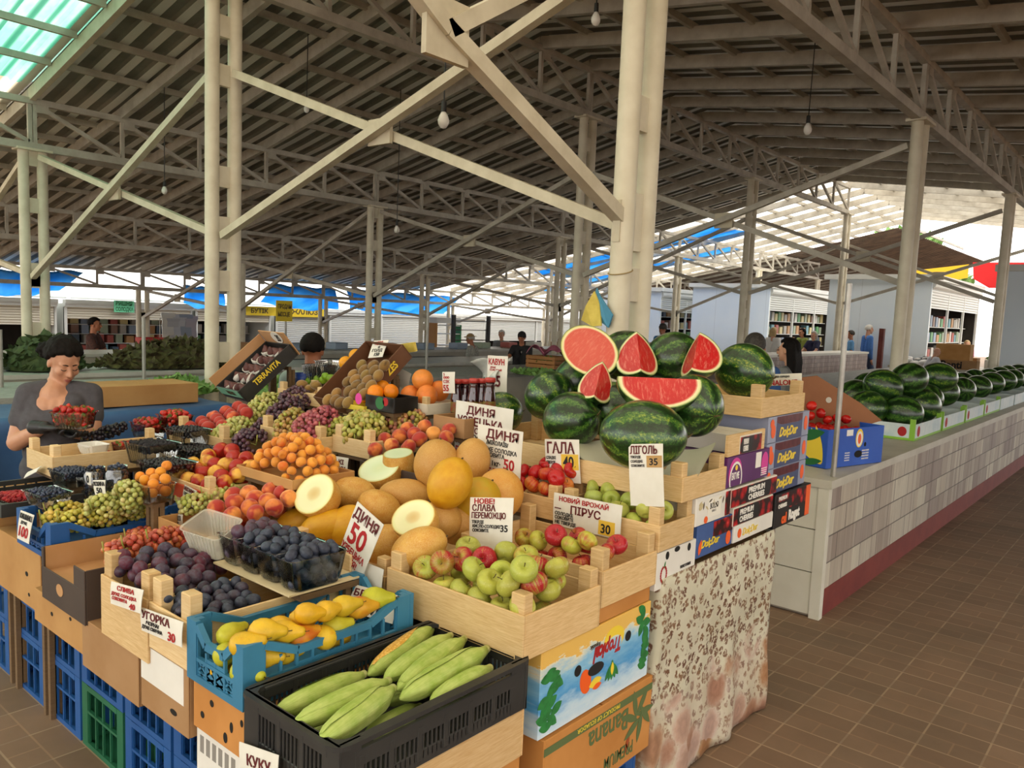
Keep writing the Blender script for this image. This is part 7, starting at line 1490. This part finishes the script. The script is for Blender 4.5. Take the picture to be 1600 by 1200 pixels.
def person(label, x, y, az, skin, shirt, trousers, hair, style='short', H=1.72, pose='stand', arm=(0, 0), lean=0., long_sleeve=False, headtilt=0., zoff=0., extra=None):
    """az: heading (0 = +Y, positive turns left). lean: bend forward at the hips; arm: forward lift of each arm in radians"""
    root = thing('person', label, 'person', (x, y, zoff), az); k = H/1.72; S_ = lambda *p: V(p)*k
    hipz = .93 if pose != 'sit' else .5; pel = S_(0, 0, hipz)
    rt = Matrix.Rotation(-lean, 3, 'X')
    def up(x_, y_, z_): return pel+rt @ (V((x_, y_, z_-.93))*k)
    B = Blob(); neck = up(0, .0, 1.46); hd = neck+ (rt @ V((0, .03, .14)))*k; 
    hr = Matrix.Rotation(-lean*.4-headtilt, 3, 'X'); hd = neck+hr @ V((0, .03, .145))*k
    def hp(x_, y_, z_): return hd+hr @ (V((x_, y_, z_))*k)
    B.ball(hp(0, -.012, .03), (.073*k, .092*k, .085*k)); B.ball(hp(0, .028, -.03), (.058*k, .062*k, .082*k)); B.ball(hp(0, .062, -.09), .024*k); B.cap(hp(0, .088, -.0), hp(0, .107, -.032), .01*k, .014*k)
    for s in (-1, 1): B.ball(hp(s*.075, -.005, -.015), (.01*k, .02*k, .032*k)); B.ball(hp(s*.03, .072, .016), .02*k)
    B.cap(neck-(rt @ V((0, .01, .06)))*k, hd-hr @ V((0, .02, .04))*k, .056*k, .052*k)
    sh = [up(s*.17, 0, 1.39) for s in (-1, 1)]; T = Blob(); L = Blob(); hands = []
    for i, s in enumerate((-1, 1)):
        ang = arm[i]; ua = V((s*.12, math.sin(ang)*.9, -math.cos(ang))).normalized()*.3*k; e = sh[i]+rt @ ua
        fa = V((-s*.12*(ang > .3), math.sin(ang+.45 if ang > .2 else ang+.15), -math.cos(ang+.5 if ang > .2 else ang+.15))).normalized()*.26*k; w_ = e+rt @ fa
        B.chain([sh[i], e, w_], [.05*k, .042*k, .028*k])
        fd = (w_-e).normalized(); sd_ = fd.cross(V((0, 1, .3))).normalized()
        B.ball(w_+fd*.045*k, .033*k)
        for q in range(4): o_ = sd_*(q-1.5)*.018*k; B.chain([w_+fd*.07*k+o_, w_+fd*.11*k+o_*1.05+rt @ V((0, .008, 0)), w_+fd*(.135+.012*(q in (1, 2)))*k+o_*1.0+rt @ V((0, .02, 0))], [.0095*k, .0085*k, .007*k])
        B.chain([w_+fd*.02*k, w_+fd*.05*k+V((-s*.03, .025, 0))*k, w_+fd*.08*k+V((-s*.035, .04, 0))*k], [.013*k, .011*k, .008*k])
        T.chain([sh[i], sh[i].lerp(e, .62 if not long_sleeve else 1.0)], [.066*k, .062*k])
        if long_sleeve: T.chain([e, e.lerp(w_, .9)], [.056*k, .042*k])
    # trunk
    for s in (-1, 1):
        T.cap(up(s*.085, 0, .95), up(s*.085, .01, 1.18), .1*k, .1*k); T.cap(up(s*.085, .01, 1.18), up(s*.11, .0, 1.36), .105*k, .085*k); B.cap(up(s*.08, 0, .97), up(s*.1, 0, 1.32), .085*k, .08*k)
    T.cap(up(-.12, 0, 1.4), up(.12, 0, 1.4), .06*k, .06*k)
    L.cap(up(-.08, 0, .95), up(.08, 0, .95), .105*k, .105*k)
    for s in (-1, 1):
        hip = pel+V((s*.09, 0, -.04))*k
        if pose == 'walk': kn = hip+V((0, s*.16, -.42))*k; an = kn+V((0, s*.1-.08, -.39))*k
        elif pose == 'sit': kn = hip+V((s*.03, .42, .02))*k; an = kn+V((0, .02, -.42))*k
        else: kn = hip+V((s*.01, .02, -.43))*k; an = kn+V((0, -.02, -.4))*k
        an.z = max(an.z, .06); B.chain([hip, kn, an], [.075*k, .05*k, .035*k]); L.chain([hip, kn, an+Z*.02], [.095*k, .072*k, .058*k])
        F_ = Blob(); F_.cap(an+V((0, -.03, -.03)), an+V((0, .15, -.035))*1, .038, .032); F_.build('shoe', M('dark_shoe', '2a2624', rough=.6), root, .01, 2)
    B.build('body', skin, root, .011, 4); T.build('shirt', shirt, root, .014, 5); L.build('trousers', trousers, root, .014, 4)
    Hh = Blob()
    if style != 'bald':
        for i in range(150):
            z_ = 1-2*(i+.5)/150; q = math.sqrt(1-z_*z_); t = 2.39996*i; d = V((q*math.cos(t), q*math.sin(t), z_))
            if d.y > .35 and d.z < .55 or d.z < (-.35 if d.y < .1 else .1): continue
            Hh.ball(hp(.074*d.x, -.012+.093*d.y, .03+.086*d.z), .02*k)
        if style == 'long':
            for s in (-1, -.5, 0, .5, 1): Hh.chain([hp(.07*s, -.05, .05), hp(.085*s, -.075, -.12), hp(.1*s, -.08, -.3)], [.05*k, .05*k, .035*k])
        if style == 'bob': 
            for s in (-1, -.4, .4, 1): Hh.chain([hp(.06*s, -.05, .03), hp(.07*s, -.06, -.1)], [.045*k, .035*k])
        Hh.build('hair', hair, root, .01, 2)
    # face: eyes, brows, mouth
    dk_ = M('eye_dark', '1c1614', rough=.3); mo = M('lip_colour', '8a4a42', rough=.5); mb = MB()
    for s in (-1, 1): mb.sph(hp(s*.03, .084, .0), .0085*k, 8, 6)
    mb.build('eyes', dk_, root, True); mb = MB(); mb.tube([hp(-.022, .088, -.062), hp(0, .094, -.06), hp(.022, .088, -.062)], .005*k, 6); mb.build('mouth', mo, root, True); mb = MB()
    for s in (-1, 1): mb.tube([hp(s*.014, .09, .018), hp(s*.03, .09, .024), hp(s*.046, .078, .018)], .004*k, 6)
    mb.build('eyebrows', hair if style != 'bald' else HG, root, True)
    if extra: extra(root, hp, up, k)
    return root
def cap_hat(mm, brim):
    def f(root, hp, up, k):
        m_ = hp(0, -.012, .05); mb = MB(); mb.sph(m_, (.088*k, .106*k, .09*k), 16, 10); 
        if brim: mb.tube([hp(0, -.01, .055), hp(0, -.01, .07)], .15*k, 20)
        else: mb.sph(hp(0, .1, .05), (.07*k, .07*k, .012*k), 12, 6)
        mb.build('hat', mm, root, True)
    return f
AZV = YAW  # heading straight away from the viewer
def head_at(px, py, D, H, az, label, *a, **k):
    p = atD(px, py, D); f_ = floorz(p.x); return person(label, p.x, p.y, az, *a, H=H-f_*.95, zoff=f_, **k)
# seated couple behind the watermelon counter
head_at(1180, 545, 6.6, 1.66, YAW, 'man with cropped dark hair and blue shirt seen from behind', SK2, cl('2a4a7c', '30548a'), cl('2a2c34'), HGR)
head_at(1236, 548, 7.4, 1.62, YAW+.9, 'woman with long black hair and grey top beside the man in blue', SKP, cl('6a6c6c', '747676'), cl('2a2c34'), HB, style='long')
p_ = atD(487, 562, 5.2); person('man with black hair and bare neck seen from behind near the limes', p_.x, p_.y, YAW, SK2, cl('8a9a94'), cl('2a2c34'), HB, H=1.56)
# walkers before the blue kiosks
head_at(1358, 500, 21.9, 1.83, YAW-1.5, 'white haired man in an open blue jacket walking right', SKP, cl('3f6cb0', '4a78bc'), cl('4a5a7c'), HW, pose='walk', long_sleeve=True)
head_at(1331, 516, 21.8, 1.66, YAW+1.3, 'man in a blue checked t-shirt walking left', SK2, cl('4f86b8', '6a9cc8'), cl('6a6a70'), HGR, pose='walk')
head_at(1208, 522, 21.2, 1.66, YAW-.9, 'blond woman in a white t-shirt with a bag strap', SKP, cl('e2e0dc'), cl('5a6a84'), HBL, style='bob')
head_at(1272, 526, 21.6, 1.6, YAW+2.2, 'grey haired woman in a navy flowered blouse', SKP, cl('2a2c4a'), cl('3a3a44'), HG, style='bob', arm=(.7, .7))
head_at(1254, 524, 23, 1.66, YAW+1.9, 'dark haired woman in an olive top by the shop door', SK, cl('8a9440'), cl('2a2a30'), HB, style='bob')
head_at(1449, 540, 18.3, 1.42, YAW-1.45, 'bald man in a pale shirt bending over the loaded table', SKP, cl('c8c8d0', 'd4d4dc'), cl('4a4a54'), HW, style='bald', lean=.5, arm=(.9, .9))
head_at(1512, 528, 23.6, 1.5, YAW+2.6, 'fair haired person in pink standing in the shop doorway', SKP, cl('c87a94'), cl('4a4a54'), HBL, style='bob')
head_at(1036, 520, 18, 1.66, YAW+.4, 'man in a blue shirt seen from behind near the shop beside the column', SK2, cl('2f7ab0'), cl('3a3a44'), HGR)
head_at(747, 522, 18.0, 1.28, YAW+1.2, 'old man in a straw hat and checked shirt stooping', SK2, cl('b4b2a8', '8a8a84'), cl('8a7e74'), HG, lean=.3, arm=(.5, .5), extra=cap_hat(M('straw_hat', 'b09468', 'a0845a', rough=.8, sc=30), True))
head_at(784, 524, 21.9, 1.3, YAW+2.9, 'grey haired person in a grey t-shirt behind the straw hat man', SKP, cl('7a7e80'), cl('3a3c40'), HW)
head_at(816, 520, 14.5, 1.42, YAW+2.9, 'man in a black shirt and cap with one hand to his face', SK2, cl('1e1c1e', '262426'), cl('24262c'), HB, arm=(.5, .9), extra=cap_hat(cl('1c1a1c'), False))
head_at(146, 530, 15.5, 1.36, YAW-1.4, 'man in a dark checked shirt with short black hair behind the woman', SK2, cl('5a342c', '3a2a28'), cl('2a2a2e'), HB, arm=(.5, .5))
head_at(442, 540, 16.5, 1.16, YAW+2.6, 'grey haired woman in a dark vest behind the fig carton', SKP, cl('2a2830'), cl('2a2a2e'), HG, style='bob')
# -------------------------------------------------------- the seller in front: built to the photo pose
O = atD(98, 561, 4.25); cdir = V((.647, -.763, 0)).normalized(); up3 = Z
def W(a, b, c): return V((0, 0, 0))+r0*a+Z*b+cdir*c
seller = thing('person', 'woman in a grey t-shirt and dark gloves holding a punnet of strawberries', 'person', (O.x, O.y, 0)); OZ = O.z
def G_(a, b, c): return W(a, b, c)+Z*OZ
gt = cl('46444a', '504e54'); SKW = M('seller_skin', 'c08c6e', 'c89476', rough=.5, sc=20, sss=.1)
shR, elR, wrR = G_(-.15, -.19, .06), G_(-.185, -.44, .12), G_(.03, -.335, .24)
shL, elL, wrL = G_(.125, -.185, -.05), G_(.17, -.40, .02), G_(.11, -.36, .17)
pel_ = G_(-.05, -.72, -.02); waist = G_(-.05, -.5, .0); chest = G_(-.01, -.3, .02)
fdir = (r0*.74+cdir*.62-Z*.46).normalized(); fside = fdir.cross(Z).normalized(); fup = fside.cross(fdir)
HO = G_(.012, -.012, .01)
def hp(x_, y_, z_): return HO+(fside*x_+fdir*y_+fup*z_)*.93
R3 = Matrix((fside, fdir, fup)).transposed()
B = Blob()
B.ball(hp(0, -.012, .03), (.075, .094, .086), R3); B.ball(hp(0, .03, -.028), (.061, .06, .084), R3); B.ball(hp(0, .045, -.078), (.043, .038, .03), R3); B.ball(hp(0, .072, -.098), .017)
B.cap(hp(0, .09, .006), hp(0, .112, -.034), .0075, .0115); B.ball(hp(.011, .1, -.037), .0085); B.ball(hp(-.011, .1, -.037), .0085)
for s in (-1, 1):
    B.ball(hp(s*.031, .074, .02), (.024, .014, .009), R3); B.ball(hp(s*.038, .062, -.03), .025); B.ball(hp(s*.03, .079, -.001), (.0145, .0115, .0095), R3); B.ball(hp(s*.077, -.005, -.012), (.008, .018, .03), R3)
B.ball(hp(0, .0925, -.062), (.021, .009, .006), R3); B.ball(hp(0, .092, -.073), (.017, .009, .007), R3)
nk = G_(-.035, -.15, -.01); B.cap(nk, HO-fup*.06-fdir*.01, .056, .053); B.cap(nk, G_(-.03, -.2, .04), .065, .075)
B.cap(G_(-.09, -.2, .035), G_(.07, -.195, .0), .046, .046); B.cap(chest, waist, .11, .1); B.cap(G_(-.05, -.26, .055), G_(.035, -.26, .04), .085, .08); B.cap(waist, pel_, .1, .11)
B.chain([shR, elR, wrR], [.054, .047, .031]); B.chain([shL, elL, wrL], [.05, .044, .03])
hipc = pel_
for s in (-1, 1):
    h_ = pel_+r0*s*.085; kn = h_+V((0, 0, -.36)); an = V((kn.x, kn.y, .08)); B.chain([h_, kn, an], [.085, .055, .038])
B.build('body', SKW, seller, .0065, 6)
T = Blob()
for (p, q, a, b) in ((G_(-.10, -.225, .035), shR+V((0, 0, -.01)), .06, .066), (G_(.075, -.22, -.0), shL, .055, .06), (shR, shR.lerp(elR, .52), .066, .067), (shL, shL.lerp(elL, .55), .06, .06), (G_(-.1, -.33, .05), G_(-.1, -.55, .02), .105, .1), (G_(.04, -.33, .03), G_(.02, -.55, .02), .105, .1), (G_(-.12, -.6, .0), G_(.03, -.6, .0), .115, .115), (G_(-.1, -.7, 0), G_(.02, -.7, 0), .12, .12), (G_(-.09, -.34, .08), G_(.05, -.34, .07), .1, .1), (G_(-.1, -.235, .065), G_(-.05, -.34, .095), .066, .08), (G_(.075, -.235, .04), G_(.02, -.34, .09), .062, .08), (G_(-.02, -.36, .075), G_(-.01, -.48, .06), .1, .1), (shR, G_(-.075, -.165, .02), .066, .056), (shL, G_(.055, -.165, -.01), .06, .054), (G_(-.1, -.2, -.02), G_(.08, -.2, -.05), .07, .07)): T.cap(p, q, a, b)
T.build('tshirt', gt, seller, .008, 16)
L = Blob(); L.cap(pel_-r0*.07, pel_+r0*.07, .12, .12)
for s in (-1, 1): h_ = pel_+r0*s*.085; L.chain([h_, h_+V((0, 0, -.36)), V((h_.x, h_.y, .1))], [.1, .075, .06]); F_ = Blob(); F_.cap(V((h_.x, h_.y, .04)), V((h_.x, h_.y, .04))+(r0+cdir)*.1, .04, .034); F_.build('shoe', M('dark_shoe', '2a2624', rough=.6), seller, .01, 2)
L.build('trousers', cl('24262e'), seller, .014, 4)
Hh = Blob(); rd = random.Random(9)
for i in range(420):
    z_ = 1-2*(i+.5)/420; q = math.sqrt(1-z_*z_); t = 2.39996*i; d = V((q*math.cos(t), q*math.sin(t), z_))
    if d.y > .12 and d.z < .02+.55*min(1, d.y*1.2) or d.z < -.42 or (abs(d.x) > .6 and d.z < -.12 and d.y > -.3): continue
    Hh.ball(hp(.08*d.x, -.018+.102*d.y, .036+.096*d.z), .016+rd.uniform(0, .008))
bun = G_(-.098, .045, -.01)
for i in range(50): d = V((rd.gauss(0, 1), rd.gauss(0, 1), rd.gauss(0, 1))).normalized(); Hh.ball(bun+d*.034, .014)
Hh.cap(hp(0, -.08, .0), bun, .05, .036)
Hh.build('hair', HB, seller, .005, 2)
dk_ = MATS['eye_dark']; mb = MB()
for s in (-1, 1): mb.tube([hp(s*.016, .0885, -.006), hp(s*.024, .0925, -.0085), hp(s*.034, .0915, -.009), hp(s*.044, .083, -.0055)], .0018, 6)
mb.build('eyelashes', dk_, seller, True); mb = MB()
for s in (-1, 1): mb.tube([hp(s*.012, .091, .0215), hp(s*.026, .091, .0265), hp(s*.045, .078, .0205)], [.0028, .003, .0012], 6)
mb.build('eyebrows', HB, seller, True); mb = MB(); mb.tube([hp(-.021, .094, -.0675), hp(-.008, .1005, -.0655), hp(0, .1, -.067), hp(.008, .1005, -.0655), hp(.021, .094, -.0675)], [.0015, .0042, .0045, .0042, .0015], 8); mb.tube([hp(-.017, .094, -.0735), hp(0, .1, -.0755), hp(.017, .094, -.0735)], [.0015, .0055, .0015], 8); mb.build('lips', M('seller_lips', '9a5448', rough=.45), seller, True)
# gloves: five separate fingers each, cupped under the punnet
glove = M('dark_nitrile_glove', '1c1b1d', '262528', rough=.45, sc=40)
def glove_hand(wr, pd, fd, nrm, side, curl, name):
    """wr wrist; fd finger direction; nrm palm side (fingers curl towards it); side to the little finger"""
    Gv = Blob(); fd, nrm = V(fd).normalized(), V(nrm).normalized(); sd_ = fd.cross(nrm).normalized()*side
    Gv.cap(wr-fd*.05, wr+fd*.01, .037, .034)
    for q in range(4): Gv.cap(wr+fd*.01+sd_*(q-1.5)*.012, wr+fd*.085+sd_*(q-1.5)*.0195, .018, .0125)
    for q, ln in enumerate((.068, .076, .07, .055)):
        b = wr+fd*.088+sd_*(q-1.5)*.0205; sp = sd_*(q-1.5)*.006
        d1 = (fd*math.cos(curl)+nrm*math.sin(curl)+sp*2).normalized(); d2 = (fd*math.cos(curl*2)+nrm*math.sin(curl*2)).normalized(); d3 = (fd*math.cos(curl*2.8)+nrm*math.sin(curl*2.8)).normalized()
        p1 = b+d1*ln*.45; p2 = p1+d2*ln*.32; p3 = p2+d3*ln*.24; Gv.chain([b, p1, p2, p3], [.0098, .0092, .0084, .0072])
    b = wr+fd*.02-sd_*.032; Gv.chain([b, b+fd*.03-sd_*.028+nrm*.012, b+fd*.058-sd_*.036+nrm*.028, b+fd*.076-sd_*.034+nrm*.042], [.0145, .0125, .0108, .0085])
    return Gv.build(name, glove, seller, .0038, 3)
glove_hand(wrR, None, r0*.95+Z*.02+cdir*.15, Z*.9+cdir*-.1, 1, .28, 'right_glove')
glove_hand(wrL, None, r0*.6+cdir*.35+Z*-.12, Z*.9-r0*.1, -1, .3, 'left_glove')
pc = O+W(.19, -.275, .24); ph = .085
punnet('clear punnet of strawberries held in the woman\'s gloved hands', pc.x, pc.y, pc.z-ph+.03, .185, .13, ph, math.atan2(r0.y, r0.x)+.05)
Pn = []; rd2 = random.Random(4); mr = Matrix.Rotation(math.atan2(r0.y, r0.x)+.05, 3, 'Z')
P = skin(-.085, .085, -.06, .06, dome(0, 0, .13, .1, ph-.008, .04), .0145, 4, 1.72, 1800, .4, seed=77); objs = []
for p in P:
    if p.z < .014 or abs(p.x) > .06+.03*p.z/ph and p.z < .05: continue
    q = V((pc.x, pc.y, pc.z-ph+.03))+mr @ p; o = place(ME_STRAW, 'strawberry', None, q, rrot(), random.uniform(.95, 1.2)); o.color = var(random.choice(CS), .08)+(1,); tag(o, '', 'strawberry', 'strawberries in the held punnet'); place(ME_CALYX, 'calyx', o); objs.append(o)
RANK.append((objs, '{o} from the left of the strawberries in the held punnet'))
# ================================================================== LABELS THAT SINGLE OUT
for objs, pat in RANK:
    if len(objs) == 1 and '{o}' not in pat: objs[0]['label'] = pat; continue
    for i, o in enumerate(sorted(objs, key=lambda q: proj(q.matrix_basis.translation)[0])): o['label'] = pat.format(o=ordinal(i) if i < 69 else 'last')
# lettering becomes plain mesh so that every line of writing is an object of its own
bpy.context.view_layer.update(); _dg = bpy.context.evaluated_depsgraph_get()
for o in [q for q in SC.objects if q.type == 'FONT']:
    me = bpy.data.meshes.new_from_object(o.evaluated_get(_dg)); n = place(me, 'lettering', o.parent); n.matrix_local = o.matrix_local.copy(); bpy.data.objects.remove(o, do_unlink=True)
